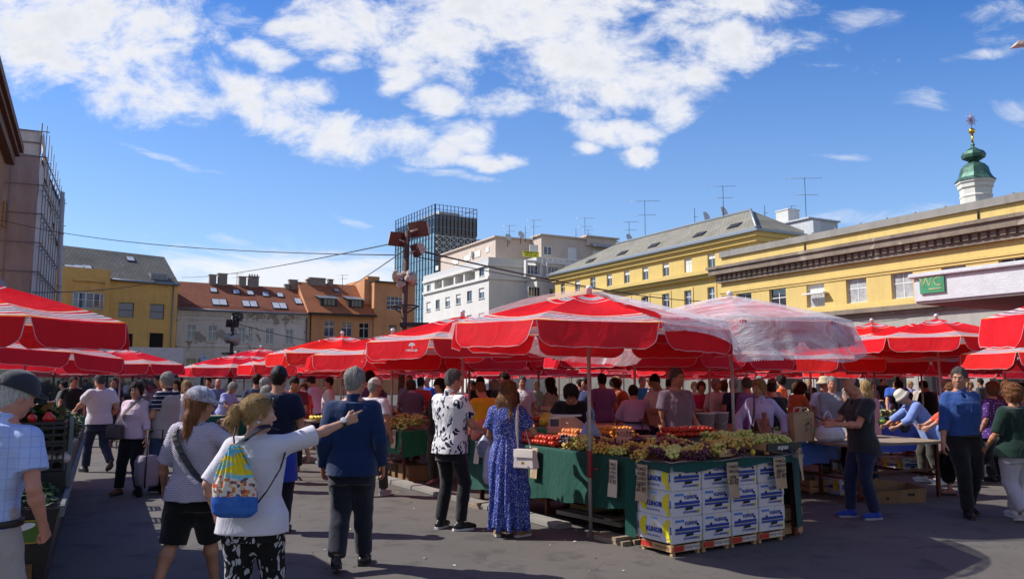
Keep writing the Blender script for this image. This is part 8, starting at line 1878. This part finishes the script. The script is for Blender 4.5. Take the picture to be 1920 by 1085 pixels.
tr = thing('shopping_trolley', 'lilac grey two wheeled shopping trolley beside the vest man', 'trolley', (atx(284, 12.0), 12.0, 0), R(60)); f = SDF((-.25, -.2, .1), (.25, .2, .62), .014); f.loft((0, 0, 0), np.eye(3), [(.14, 0, 0, .15, .11), (.3, 0, 0, .18, .13), (.5, 0, 0, .17, .12), (.58, 0, 0, .12, .09)], .02, pw=3); f.wrinkle(.008, 20, 8); link('trolley_bag', f.mesh('trolley_bag', cloth('lilac_grey_nylon', (.30, .25, .31))), tr)
for sg in (-1, 1): mb = MB(); mb.lathe([(.075, -.015), (.085, -.01), (.085, .01), (.075, .015)], 18); mb.build('wheel', DKSOLE, tr, loc=(sg*.19, -.1, .086), rot=(0, math.pi/2, 0))
mb = MB(); mb.tube([(-.12, -.13, .12), (-.12, -.16, .95), (.12, -.16, .95), (.12, -.13, .12)], .010, 6); mb.build('frame', DARKMETAL, tr)
# 18-21
r, g = cast('woman with long wavy blonde hair beyond the vest man, facing us', 350, 16.5, 178, dict(H=1.66, fem=True, fat=.2, head=(6, 0)), 0, HBLOND, 'long', 'smile', (WT, dict(sleeve='short', hem=-.1, seed=161)), ('trousers', DEN), (BLK, DKSOLE), .012, hl=.2)
r, g = cast('person in a white knitted cap and shirt right of the blue jumper man', 702, 11.9, -20, dict(H=1.70, fat=.2, head=(-30, -4), feet=((.10, .15, 0, -8), (-.1, -.1, .03, 5))), 1, HGREY, 'crop', True, (WT, dict(sleeve='short', hem=-.08, seed=171)), ('trousers', OLIVE), (M('pinkish_trainer', (.42, .34, .40), .7), WHSOLE), .011)
cap_hat(g, .009, M('white_knit', (.5, .49, .48), .95, .3, 60), r, 0)
r, g = cast('red haired woman in a coral top behind the denim shirt man, arm on the table', 1786, 11.9, 75, dict(H=1.62, fem=True, fat=.3, head=(10, -10), hands=((.10, .52, .93), (-.20, .46, .95)), style=('grip', 'grip'), feet=((.1, .1, 0, -6), (-.1, -.12, 0, 6))), 0, HAUB, 'curly', True, (CORAL, dict(sleeve='three', hem=-.1, seed=181)), ('skirt', BLKJ, dict(hem=.5, rx=.2, ry=.18)), (M('coral_sandal', (.4, .15, .12), .7), DKSOLE), .011)
r, g = cast('woman in a purple polka dot top between denim shirt and green top', 1858, 13.6, 20, dict(H=1.64, fem=True, fat=.5), 1, HAUB, 'bob', False, (POLK, dict(sleeve='half', hem=-.18, seed=191, flare=.12)), ('trousers', BLKJ), (BLK, DKSOLE), .012)
r, g = cast('stout vendor in a lilac top with apron strings tied at the back', 1192, 13.2, 10, dict(H=1.62, fem=True, fat=.75, lean=14, head=(-10, -18), hands=((.22, .40, .95), (-.22, .40, .95))), 1, HDARK, 'short', False, (cloth('lilac_tee', (.42, .29, .47)), dict(sleeve='half', hem=-.03, seed=201, sl_r=1.2)), ('trousers', BLKJ), (BLK, DKSOLE), .011)
mb = MB(); mb.lathe([(1, -.012), (1.01, 0), (1, .012)], 28); mb.v = [(x*.222, y*.2 + .012, z + 1.0) for x, y, z in mb.v]; mb.tube([(.0, -.19, 1.0), (.03, -.21, .93), (.02, -.21, .86)], .008, 5); mb.tube([(0, -.19, 1.0), (-.02, -.22, 1.05), (.03, -.22, 1.06), (.0, -.19, 1.0)], .008, 5); mb.build('apron_string', NAVS, r)
# ---------- the crowd farther back: a few modelled figures, copied and re-dressed ----------
CR = .017
PROTO = {}
def proto(key, rig, sleeve, bottom='trousers'):
    g = Rig(**rig); d = {'g': g}; d['body'] = body_mesh(g, CR, SKIN[0], False); d['shirt'] = shirt_mesh(g, CR, WT, sleeve=sleeve, hem=-.12, seed=len(key), wr=.008)
    d['bottom'] = trousers_mesh(g, CR, DEN, seed=3) if bottom == 'trousers' else skirt_mesh(g, CR, DEN, hem=.45, rx=.21, ry=.19); d['bname'] = bottom
    d['hair'] = {k: hair_mesh(g, .012, HDARK, k, length=.22) for k in (('bob', 'long', 'curly') if rig.get('fem') else ('short', 'crop', 'bald'))}
    mb = MB(); hp = g.hp; M4 = Matrix.Translation(hp(0, -.012, .02)) @ Matrix(g.Rh.tolist()).to_4x4(); q = g.hs
    mb.lathe([(.16*q, -.02), (.112*q, .022), (.104*q, .03), (.098*q, .075), (.085*q, .105), (.05*q, .12), (.001, .122)], 18); mb.v = [tuple(M4 @ Vector(p)) for p in mb.v]; d['hat'] = mb.mesh('hat', M('straw_hat', (.50, .40, .26), .9, .15, 30))
    d['eyes'] = None; PROTO[key] = d
for key, rig, sl, bt in (('m_stand', dict(H=1.76, fat=.2, head=(10, -4)), 'short', 'trousers'), ('m_long', dict(H=1.76, fat=.25, head=(-14, -8), hands=((.16, .34, 1.02), (-.22, .14, .88))), 'long', 'trousers'), ('m_browse', dict(H=1.75, fat=.3, lean=14, head=(6, -22), hands=((.18, .46, .98), (-.14, .40, 1.0))), 'short', 'trousers'),
                         ('f_stand', dict(H=1.65, fem=True, fat=.3, head=(-12, -4), hands=((.14, .28, 1.05), None)), 'half', 'trousers'), ('f_browse', dict(H=1.64, fem=True, fat=.35, lean=20, head=(8, -18), hands=((.18, .46, .96), (-.18, .42, .98))), 'short', 'trousers'), ('f_skirt', dict(H=1.66, fem=True, fat=.15, head=(16, -2)), 'half', 'skirt')):
    proto(key, rig, sl, bt)
TROU = [BLKJ, DEN, JEAN, OLIVE, DKJ, BEIGE]
HM = {'d': HDARK, 'b': HBROWN, 'y': HBLOND, 'g': HGREY, 'w': HWHITE, 'a': HAUB, 's': HSALT}
CROWD_G = 'shoppers and stallholders among the stalls'
ncrowd = [0]
def extra(px, Y, heading, key, shirt, hairc, hs, H, label, hat=False, trou=None, skin=None):
    d = PROTO[key]; ncrowd[0] += 1; i = ncrowd[0]; X = atx(px, Y) if not isinstance(px, float) else px
    r = thing('person', label, 'person', (X, Y, 0), R(heading), CROWD_G); k = H / d['g'].H; r.scale = (k, k, k)
    def put(nm, me, mat=None):
        o = link(nm, me, r)
        if mat: set_mat(o, mat)
        return o
    put('body', d['body'], SKIN[(i if skin is None else skin) % 3]); put('shirt', d['shirt'], shirt); put(d['bname'], d['bottom'], trou or TROU[i % 6])
    if hs: put('hair', d['hair'][hs], HM[hairc])
    if hat: put('hat', d['hat'])
    return r
C_ = lambda n, c: cloth(n + '_cloth', c)
col = {'lavender': (.34, .36, .66), 'maroon': (.16, .015, .025), 'white': (.62, .60, .64), 'purple': (.16, .03, .16), 'pinklilac': (.46, .34, .52), 'navy': (.015, .022, .07), 'mauve': (.26, .10, .17), 'red': (.55, .025, .02), 'blue': (.03, .09, .42), 'black': (.010, .010, .012), 'yellow': (.68, .40, .02), 'palegreen': (.34, .40, .34), 'plum': (.10, .05, .14), 'steelblue': (.14, .19, .32), 'rust': (.36, .10, .04), 'olive': (.16, .17, .08), 'teal': (.02, .16, .34), 'crimson': (.42, .03, .10), 'offwhite': (.52, .52, .54), 'orange': (.66, .11, .025), 'violet': (.22, .12, .36), 'grey': (.24, .23, .25), 'pink': (.56, .26, .30), 'beige': (.48, .42, .36), 'darkgrey': (.05, .05, .055), 'peach': (.55, .28, .20)}
nm = {'pinklilac': 'pink lilac', 'palegreen': 'pale green', 'steelblue': 'steel blue', 'offwhite': 'off-white', 'darkgrey': 'dark grey'}
hn = {'d': 'dark', 'b': 'brown', 'y': 'blond', 'g': 'grey', 'w': 'white', 'a': 'reddish', 's': 'greying'}
# px, depth, heading, figure, shirt, hair colour, hair style, height, where
L_ = [(421, 17.0, 250, 'f_browse', 'lavender', 'g', 'bob', 1.66, 'at the green clothed salad stall'), (409, 18.2, 230, 'm_long', 'steelblue', 's', 'bald', 1.72, 'behind the lavender shopper at the salad stall'), (391, 19.5, 180, 'm_stand', 'maroon', 'd', 'short', 1.74, 'in the shade left of the salad stall'), (300, 17.5, 160, 'm_stand', 'plum', 'd', 'short', 1.74, 'between pink top woman and vest man'), (283, 15.2, 120, 'm_browse', 'mauve', 's', 'short', 1.7, 'half hidden behind the vest man'),
 (330, 18.5, 200, 'f_stand', 'black', 'd', 'curly', 1.66, 'behind the wavy blonde woman'), (482, 15.5, 0, 'm_stand', 'navy', 'd', 'short', 1.80, 'with a dark rucksack, left of the navy cap man'), (497, 13.4, -30, 'm_long', 'white', 'g', 'short', 1.72, 'left of the navy cap man'), (500, 12.4, 20, 'f_stand', 'purple', 'g', 'bob', 1.58, 'low beside the navy cap man'), (553, 14.6, 190, 'm_browse', 'maroon', 'd', 'short', 1.78, 'just right of the navy cap man'), (569, 16.5, 200, 'f_stand', 'red', 'b', 'curly', 1.6, 'behind the maroon shopper'),
 (585, 18.0, 250, 'm_stand', 'black', 'd', 'short', 1.78, 'behind the small table of yellow fruit'), (597, 17.0, 70, 'm_browse', 'pinklilac', 'd', 'short', 1.80, 'leaning over the small yellow fruit table'), (617, 16.6, 100, 'm_stand', 'white', 'd', 'short', 1.74, 'facing left near the blue jumper man'), (693, 14.2, 20, 'm_stand', 'plum', 'd', 'short', 1.84, 'right behind the white knitted cap'), (709, 15.0, 70, 'm_long', 'navy', 'g', 'crop', 1.74, 'right of the white knitted cap'),
 (767, 16.5, 160, 'm_stand', 'steelblue', 'a', 'crop', 1.78, 'beside the dark pole'), (773, 15.2, 10, 'f_browse', 'mauve', 'b', 'bob', 1.72, 'broad back, in front of the dark pole'), (789, 16.2, -10, 'm_stand', 'red', 'd', 'short', 1.74, 'right of the broad mauve back'), (800, 18.0, 140, 'm_stand', 'blue', 's', 'bald', 1.78, 'behind the red shirt shopper'), (826, 13.2, 150, 'f_stand', 'black', 'd', 'curly', 1.68, 'hidden left of the floral shirt man'), (885, 15.5, 190, 'f_stand', 'crimson', 'd', 'long', 1.66, 'between floral shirt and umbrella pole'),
 (913, 12.6, 30, 'm_browse', 'yellow', 'a', 'crop', 1.68, 'bending, left of the dress woman'), (907, 15.0, 160, 'm_browse', 'black', 'd', 'short', 1.78, 'above the yellow shirt shopper'), (927, 15.0, -20, 'f_stand', 'lavender', 'w', 'curly', 1.66, 'white curls above the yellow shirt'), (946, 13.6, 160, 'm_long', 'black', 'd', 'short', 1.80, 'right above the dress woman'), (979, 15.8, 175, 'm_stand', 'white', 's', 'short', 1.76, 'with black braces right of the dress woman'), (1006, 19, 150, 'f_stand', 'olive', 'y', 'bob', 1.62, 'small between dress woman and black shirt vendor'), (1031, 15.0, 60, 'f_stand', 'palegreen', 'd', 'long', 1.72, 'left of the black shirt vendor'),
 (1087, 18.0, 20, 'm_stand', 'plum', 'd', 'short', 1.70, 'behind the black shirt vendor'), (1098, 16.0, 110, 'm_stand', 'navy', 'd', 'short', 1.72, 'right beside the umbrella pole'), (1129, 15.2, 10, 'm_stand', 'violet', 'd', 'short', 1.80, 'with his back turned, right of the umbrella pole'), (1156, 16.0, 120, 'f_stand', 'steelblue', 'y', 'bob', 1.74, 'grey blue dress, behind the lilac vendor'), (1175, 15.5, 60, 'f_browse', 'rust', 'd', 'bob', 1.76, 'just left of the lilac vendor'), (1204, 17.5, 200, 'm_stand', 'teal', 'g', 'short', 1.76, 'over the head of the lilac vendor'),
 (1218, 18.0, 30, 'm_stand', 'mauve', 'b', 'crop', 1.72, 'right above the lilac vendor'), (1241, 14.4, 130, 'm_browse', 'white', 'd', 'short', 1.82, 'left behind the tall mauve shirt man'), (1279, 12.9, 40, 'm_browse', 'teal', 'd', 'short', 1.74, 'bright blue back right of the mauve shirt man'), (1302, 18.5, 170, 'f_stand', 'peach', 'y', 'curly', 1.6, 'small, left of the crimson top'), (1315, 15.8, 190, 'f_stand', 'crimson', 'b', 'bob', 1.64, 'holding something, above the buckets'), (1343, 15.6, 190, 'f_skirt', 'offwhite', 'g', 'bob', 1.70, 'pale outfit with shoulder bag right of the crimson top'),
 (1356, 16.2, 10, 'f_stand', 'black', 'b', 'bob', 1.66, 'right of the pale outfit'), (1375, 15.4, 10, 'm_stand', 'navy', 'g', 'short', 1.70, 'navy back beside the second umbrella pole'), (1400, 14.4, 30, 'm_long', 'violet', 's', 'short', 1.72, 'violet shirt left of the lavender blouse'), (1424, 17.5, 180, 'm_stand', 'beige', 'g', 'short', 1.78, 'peeping above the lavender blouse'), (1447, 16.0, 30, 'm_stand', 'white', 'g', 'short', 1.70, 'right behind the lavender blouse'), (1456, 13.9, 10, 'm_browse', 'black', 'd', 'short', 1.66, 'black back right of the lavender blouse'), (1464, 17.6, 60, 'f_stand', 'orange', 'd', 'curly', 1.78, 'vivid orange top above the black back'),
 (1485, 15.2, 290, 'f_browse', 'rust', 'd', 'long', 1.68, 'rust sleeveless dress in profile'), (1492, 17.5, 300, 'f_stand', 'white', 'b', 'bob', 1.6, 'right of the rust dress'), (1499, 21.5, 200, 'm_stand', 'black', 'd', 'short', 1.64, 'far off above the lemons'), (1515, 21.0, 170, 'm_browse', 'black', 'y', 'crop', 1.72, 'blond stallholder above the far lemons'), (1560, 14.2, 175, 'm_long', 'grey', 'g', 'short', 1.74, 'in sunglasses and dark vest left of the phone man'), (1590, 12.6, 60, 'f_stand', 'grey', 'g', 'bob', 1.56, 'partly hidden by the phone man'), (1621, 13.2, 10, 'f_stand', 'pink', 'y', 'long', 1.66, 'pink print top right of the phone man'),
 (1655, 24.0, 180, 'm_stand', 'black', 'd', 'short', 1.76, 'far off against the pale arcade wall'), (1636, 19.5, 210, 'f_stand', 'maroon', 'd', 'curly', 1.66, 'between pink print top and the arcade'), (1681, 16.8, 150, 'm_browse', 'blue', 'd', 'short', 1.80, 'royal blue T-shirt behind the vegetable table'), (1696, 16.2, 10, 'm_browse', 'navy', 'd', 'short', 1.70, 'leaning right of the royal blue T-shirt'), (1731, 17.0, 160, 'm_stand', 'beige', 'a', 'bald', 1.70, 'bald stallholder in beige'), (1745, 16.2, 20, 'm_browse', 'black', 'd', 'short', 1.70, 'black back right of the bald stallholder'), (1707, 22, 200, 'f_stand', 'lavender', 'y', 'bob', 1.62, 'tiny figure above the bucket hat'),
 (1772, 18.5, 190, 'f_stand', 'plum', 'g', 'bob', 1.66, 'left of the denim shirt man'), (1818, 19.5, 170, 'f_stand', 'beige', 'y', 'curly', 1.62, 'pale haired, right of the denim shirt man'), (1886, 15.0, 160, 'f_stand', 'maroon', 'a', 'bob', 1.66, 'above the curly auburn head'), (1914, 16.0, 200, 'f_stand', 'pink', 'd', 'bob', 1.60, 'pink top at the right edge'), (1838, 21, 30, 'm_stand', 'darkgrey', 'd', 'short', 1.72, 'in the shade behind the polka dots'),
 (138, 17.5, 220, 'm_stand', 'black', 'd', 'short', 1.76, 'in the dark left of the white T-shirt man'), (120, 19.0, 150, 'f_stand', 'darkgrey', 'd', 'bob', 1.64, 'farther left in the dark by the shop'), (213, 18.5, 200, 'm_stand', 'navy', 'd', 'short', 1.74, 'between the white T-shirt man and the pink top')]
for (px, Y, hd, key, sh, hc, hs, H, where) in L_:
    who = 'woman' if key[0] == 'f' else 'man'; Y = Y if Y < 14 else 14 + (Y - 14)*1.9
    extra(px, Y, hd, key, C_(sh, col[sh]), hc, hs, H, f'{hn[hc]} haired {who} in {nm.get(sh, sh)}, {where}')
extra(1545, 14.8, 200, 'm_stand', C_('white', col['white']), 'g', 'crop', 1.74, 'man in a straw hat and white shirt left of the dark vest', hat=True, trou=LGREY)
# far crowd between the umbrella rows, copied along
rg = random.Random(21); keys = list(PROTO); cols2 = list(col)
far_n = 0
for i in range(400):
    Y = rg.uniform(20, 40); px = rg.uniform(640, 1900); X = atx(px, Y)
    if X > 17.7 + .54*(68 - Y) - 4: continue
    if far_n >= 64: break
    far_n += 1; key = rg.choice(keys); sh = rg.choice(cols2); hc = rg.choice('dddbbgswya'); hs = rg.choice(('bob', 'long', 'curly') if key[0] == 'f' else ('short', 'crop', 'bald'))
    who = 'woman' if key[0] == 'f' else 'man'; bn = next(n for lim, n in bnames if px < lim)
    pt_ = (('pale checks', PLAID), ('navy stripes', STRP), ('a leaf print', FLOR), ('blue dots', DOTS))[far_n % 4] if far_n % 3 == 0 else (nm.get(sh, sh), C_(sh, col[sh]))
    extra(px, Y, rg.uniform(0, 360), key, pt_[1], hc, hs, rg.uniform(1.58, 1.82), f'tiny {hn[hc]} haired {who} in {pt_[0]} far back before the {bn}', hat=rg.random() < .05)
print('people', ncrowd[0] + 24)
# ---------- masts, wires, aerials ----------
def mast(label, pxb, pxt, pyt, Y, floods, horns, ring=None, rad=.09, sc=1.0, dark=False):
    b = at(pxb, 712, Y); tp = at(pxt, pyt, Y); X0 = b.x; dx = tp.x - X0
    r = thing('floodlight_mast', label, 'mast', (X0, Y, 0)); H = tp.z
    mb = MB(); mb.tube([(0, 0, 0), (dx*.5, 0, H*.45), (dx, 0, H)], [rad, rad*.85, rad*.7], 10); mb.build('mast_pole', RUST if not dark else DARKMETAL, r)
    def lp(px, py): p = at(px, py, Y); return Vector((p.x - X0, 0, p.z))
    for px, py, w, az, tl in floods:
        p = lp(px, py); root = Vector((dx * min(1, p.z/H), 0, p.z - .1)); M4 = (Matrix.Rotation(R(az), 3, 'Z') @ Matrix.Rotation(R(tl), 3, 'X'))
        mb = MB(); W, Hh, Dp = w*1.25, w*.85, w*.55; k = .62
        v = [Vector(q) for q in ((-W/2*k, Dp, -Hh/2*k), (W/2*k, Dp, -Hh/2*k), (W/2*k, Dp, Hh/2*k), (-W/2*k, Dp, Hh/2*k), (-W/2, 0, -Hh/2), (W/2, 0, -Hh/2), (W/2, 0, Hh/2), (-W/2, 0, Hh/2))]
        mb.add([M4 @ q + p for q in v], [(0,3,2,1), (0,1,5,4), (1,2,6,5), (2,3,7,6), (3,0,4,7)]); mb.add([M4 @ (q*.94 + Vector((0, .012, 0))) + p for q in v[4:]], [(0,1,2,3)], 1); mb.tube([p, root], .03, 6)
        mb.build('floodlight', [HORNP if not dark else DARKMETAL, M('rusty_lamp_glass', (.13, .05, .04), .35, .4, 20) if not dark else GLASS], r)
    for px, py, w, az in horns:
        p = lp(px, py); mb = MB(); M4 = Matrix.Rotation(R(az), 3, 'Z') @ Matrix.Rotation(R(90), 3, 'X')
        prof = [(.06*w/.25, -.30*w/.25), (.10*w/.25, -.24*w/.25), (.12*w/.25, -.10*w/.25), (w*.80, 0), (w, .03), (w*.96, .04), (w*.6, -.05), (w*.34, -.05), (w*.30, .0), (.001, .01)]
        mb.lathe([(a, -b_) for a, b_ in prof], 16); mb.v = [tuple(M4 @ Vector(q) + p) for q in mb.v]; mb.tube([p, Vector((dx*min(1, p.z/H), 0, p.z - .05))], .03, 6); mb.build('horn_speaker', HORNP if not dark else M('grey_horn', (.3, .29, .27), .6), r)
    if ring:
        p = lp(*ring); mb = MB(); mb.tube([(p.x + .42*sc*math.cos(2*math.pi*i/16), .42*sc*math.sin(2*math.pi*i/16), p.z) for i in range(17)], .025, 6, cap=False)
        for a in range(4): mb.tube([(p.x, 0, p.z - .25*sc), (p.x + .42*sc*math.cos(a*1.57), .42*sc*math.sin(a*1.57), p.z)], .022, 5)
        mb.bb(p.x - .1, p.x + .75*sc, -.2, .2, p.z - .62*sc, p.z - .50*sc); mb.build('ring_bracket', DARKMETAL, r)
    return r
mast('rusty floodlight mast with square lamps and horn loudspeakers rising behind the umbrellas', 750, 764, 433, 24, ((748, 449, .52, 35, 24), (784, 430, .56, -30, 20), (779, 470, .46, -60, 24)), ((744, 518, .20, 62), (772, 523, .22, -40), (764, 513, .16, -75), (753, 533, .16, 35)), (758, 574), .11)
mast('slim dark mast with lamps and grey horns before the peeling white house', 431, 437, 592, 40, ((443, 594, .5, -35, 15), (436, 606, .5, 30, 25)), ((428, 634, .26, 60), (440, 636, .34, -20)), (432, 662), .11, 1.0, True)
r = thing('bollard_lamp', 'small silver globe lamp left of the slim dark mast', 'lamp', (atx(379, 41), 41, 0)); mb = MB(); mb.tube([(0, 0, 0), (0, 0, 2.4)], .08, 8); mb.build('post', DARKMETAL, r); mb = MB(); mb.lathe([(.12, 2.4), (.22, 2.5), (.24, 2.7), (.16, 2.85), (.0, 2.9)], 12); mb.build('lamp_head', STEEL, r)
r = thing('tall_pole', 'tall pale pipe standing in front of the scaffolded building', 'pole', (atx(107, 56), 56, 0)); mb = MB(); zt_ = at(117, 360, 56).z; dx = at(117, 360, 56).x - atx(107, 56); mb.tube([(0, 0, 0), (dx*.5, 0, zt_*.5), (dx, 0, zt_)], .16, 8); mb.build('pipe', M('pale_pipe', (.42, .42, .45), .6), r)
for z in (.3, .55, .8): mb = MB(); mb.lathe([(.19, -.05), (.21, 0), (.19, .05)], 8, (dx*z, 0, zt_*z)); mb.build('joint', STEEL, r)
r = thing('street_lamp', 'street lamp head poking in at the upper right corner', 'street lamp', (atx(1985, 19), 19, 0)); hd = at(1916, 88, 19); X0 = atx(1985, 19); mb = MB(); mb.tube([(0, 0, 0), (0, 0, hd.z - .1), (-.25, 0, hd.z + .1), (hd.x - X0 + .2, 0, hd.z + .12)], .045, 8); mb.build('post', DARKMETAL, r); mb = MB(); mb.add([(-.22, -.14, 0), (.25, -.14, .06), (.25, .14, .06), (-.22, .14, 0), (-.12, -.09, .12), (.25, -.09, .16), (.25, .09, .16), (-.12, .09, .12)], [(0,1,2,3), (7,6,5,4), (0,4,5,1), (1,5,6,2), (2,6,7,3), (3,7,4,0)]); mb.build('lamp_head', HORNP, r, loc=(hd.x - X0, 0, hd.z))
def wire(label, p, q, sag, rad=.018, n=24):
    p, q = Vector(p), Vector(q); pts = [p.lerp(q, i/n) - Vector((0, 0, sag*4*(i/n)*(1-i/n))) for i in range(n + 1)]; mb = MB(); mb.tube([x - p for x in pts], rad, 5); o = mb.build('overhead_wire', DARKMETAL, None, loc=p); return tag(o, label, 'wire', 'overhead wires across the square')
mt = at(765, 465, 24)
wire('overhead wire from the scaffolded building to the top of the rusty mast', at(0, 412, 50), at(740, 478, 24), .5, .016); wire('overhead wire sagging from the rusty mast towards the terracotta house', at(340, 520, 88), at(757, 452, 24), .3, .02); wire('thick cable from the rusty mast over the stone block to the yellow building', at(786, 470, 24), at(1330, 565, 62), .35, .03); wire('thin cable below the thick one, towards the yellow building', at(775, 480, 24), at(1250, 552, 64), .3, .016)
wire('low wire crossing the ochre yellow house', at(60, 548, 52), at(330, 520, 80), .4, .03); wire('wire from the slim mast across the peeling white house', at(440, 605, 40), at(640, 645, 60), .2, .025); wire('wire strung under the ledge of the arcade behind the high umbrella', at(1600, 602, 44), at(1770, 577, 38), .25, .02)
wire('wire rising from the terracotta house to the rusty mast', at(610, 560, 92), at(757, 470, 24), .2, .018)
def aerial(px, pyb, pyt, Y, label, kind=0):
    p = at(px, pyb, Y); h = at(px, pyt, Y).z - p.z; r = thing('roof_aerial', label, 'aerial', (p.x, p.y, p.z - .6)); mb = MB(); mb.tube([(0, 0, 0), (0, 0, h + .6)], .032, 5); mb.build('mast_tube', DARKMETAL, r)
    mb = MB(); k = h/4.0
    if kind == 0:
        for z, L in ((h + .5, 1.3*k + .3), (h*.62 + .5, .9*k + .3)):
            mb.tube([(-L, 0, z), (L, .2, z + .1)], .02, 4)
            for i in range(7): x = -L + 2*L*i/6; mb.tube([(x, -.35*k, z + .05), (x, .35*k, z + .05)], .013, 4)
    else: mb.tube([(-.3, 0, h*.8), (.3, 0, h*.8)], .02, 4)
    mb.build('antenna_rods', STEEL, r)
for i, (px, b_, t_, Y, lb, k) in enumerate(((955, 450, 422, 108, 'roof aerial farthest left on the stone block', 0), (985, 446, 424, 108, 'short bare aerial on the stone block roof', 1), (1001, 444, 412, 108, 'taller aerial rising from the middle of the stone block', 0), (1080, 446, 428, 112, 'thin aerial left of the roof hut on the stone block', 1), (1097, 450, 408, 112, 'branching aerial beside the roof hut on the stone block', 0), (1103, 450, 430, 112, 'low aerial right of the branching one', 0), (1180, 455, 415, 98, 'aerial at the low end of the hipped roof', 0), (1210, 445, 376, 94, 'tall T shaped aerial on the hipped roof', 0), (1303, 420, 390, 84, 'bare rod on the hipped roof ridge', 1), (1357, 405, 348, 80, 'tall aerial with a dish near the hip', 0), (1512, 415, 333, 78, 'tallest bare rod right of the hip chimney', 0), (1485, 400, 385, 80, 'stub aerial on the chimney behind the hip', 0), (1434, 397, 386, 78, 'short white pipe aerial on the hip', 1), (444, 530, 512, 92, 'small aerial on the red tile roof', 0), (642, 532, 515, 97, 'small aerial on the orange tile roof', 0))): aerial(px, b_, t_, Y, lb, k)
for px, py, Y, lb in ((952, 446, 108, 'satellite dish on the left of the stone block roof'), (976, 441, 108, 'larger satellite dish on the stone block roof'), (1178, 447, 98, 'satellite dish at the low end of the hipped roof'), (1322, 407, 84, 'satellite dish midway along the hipped ridge'), (1355, 398, 81, 'satellite dish below the tall aerial near the hip')):
    p = at(px, py, Y); r = thing('satellite_dish', lb, 'satellite dish', (p.x, p.y, p.z - 1.2)); mb = MB(); mb.tube([(0, 0, 0), (0, 0, 1.2)], .05, 6); mb.build('bracket', DARKMETAL, r)
    mb = MB(); mb.lathe([(.0, 0), (.25, .03), (.45, .10), (.55, .18)], 14); M4 = Matrix.Rotation(R(-75), 3, 'X') @ Matrix.Rotation(0, 3, 'Z'); mb.v = [tuple(Matrix.Rotation(R(40), 3, 'Z') @ (Matrix.Rotation(R(70), 3, 'X') @ Vector(q)) + Vector((0, -.1, 1.2))) for q in mb.v]; mb.build('dish', OFFW, r)
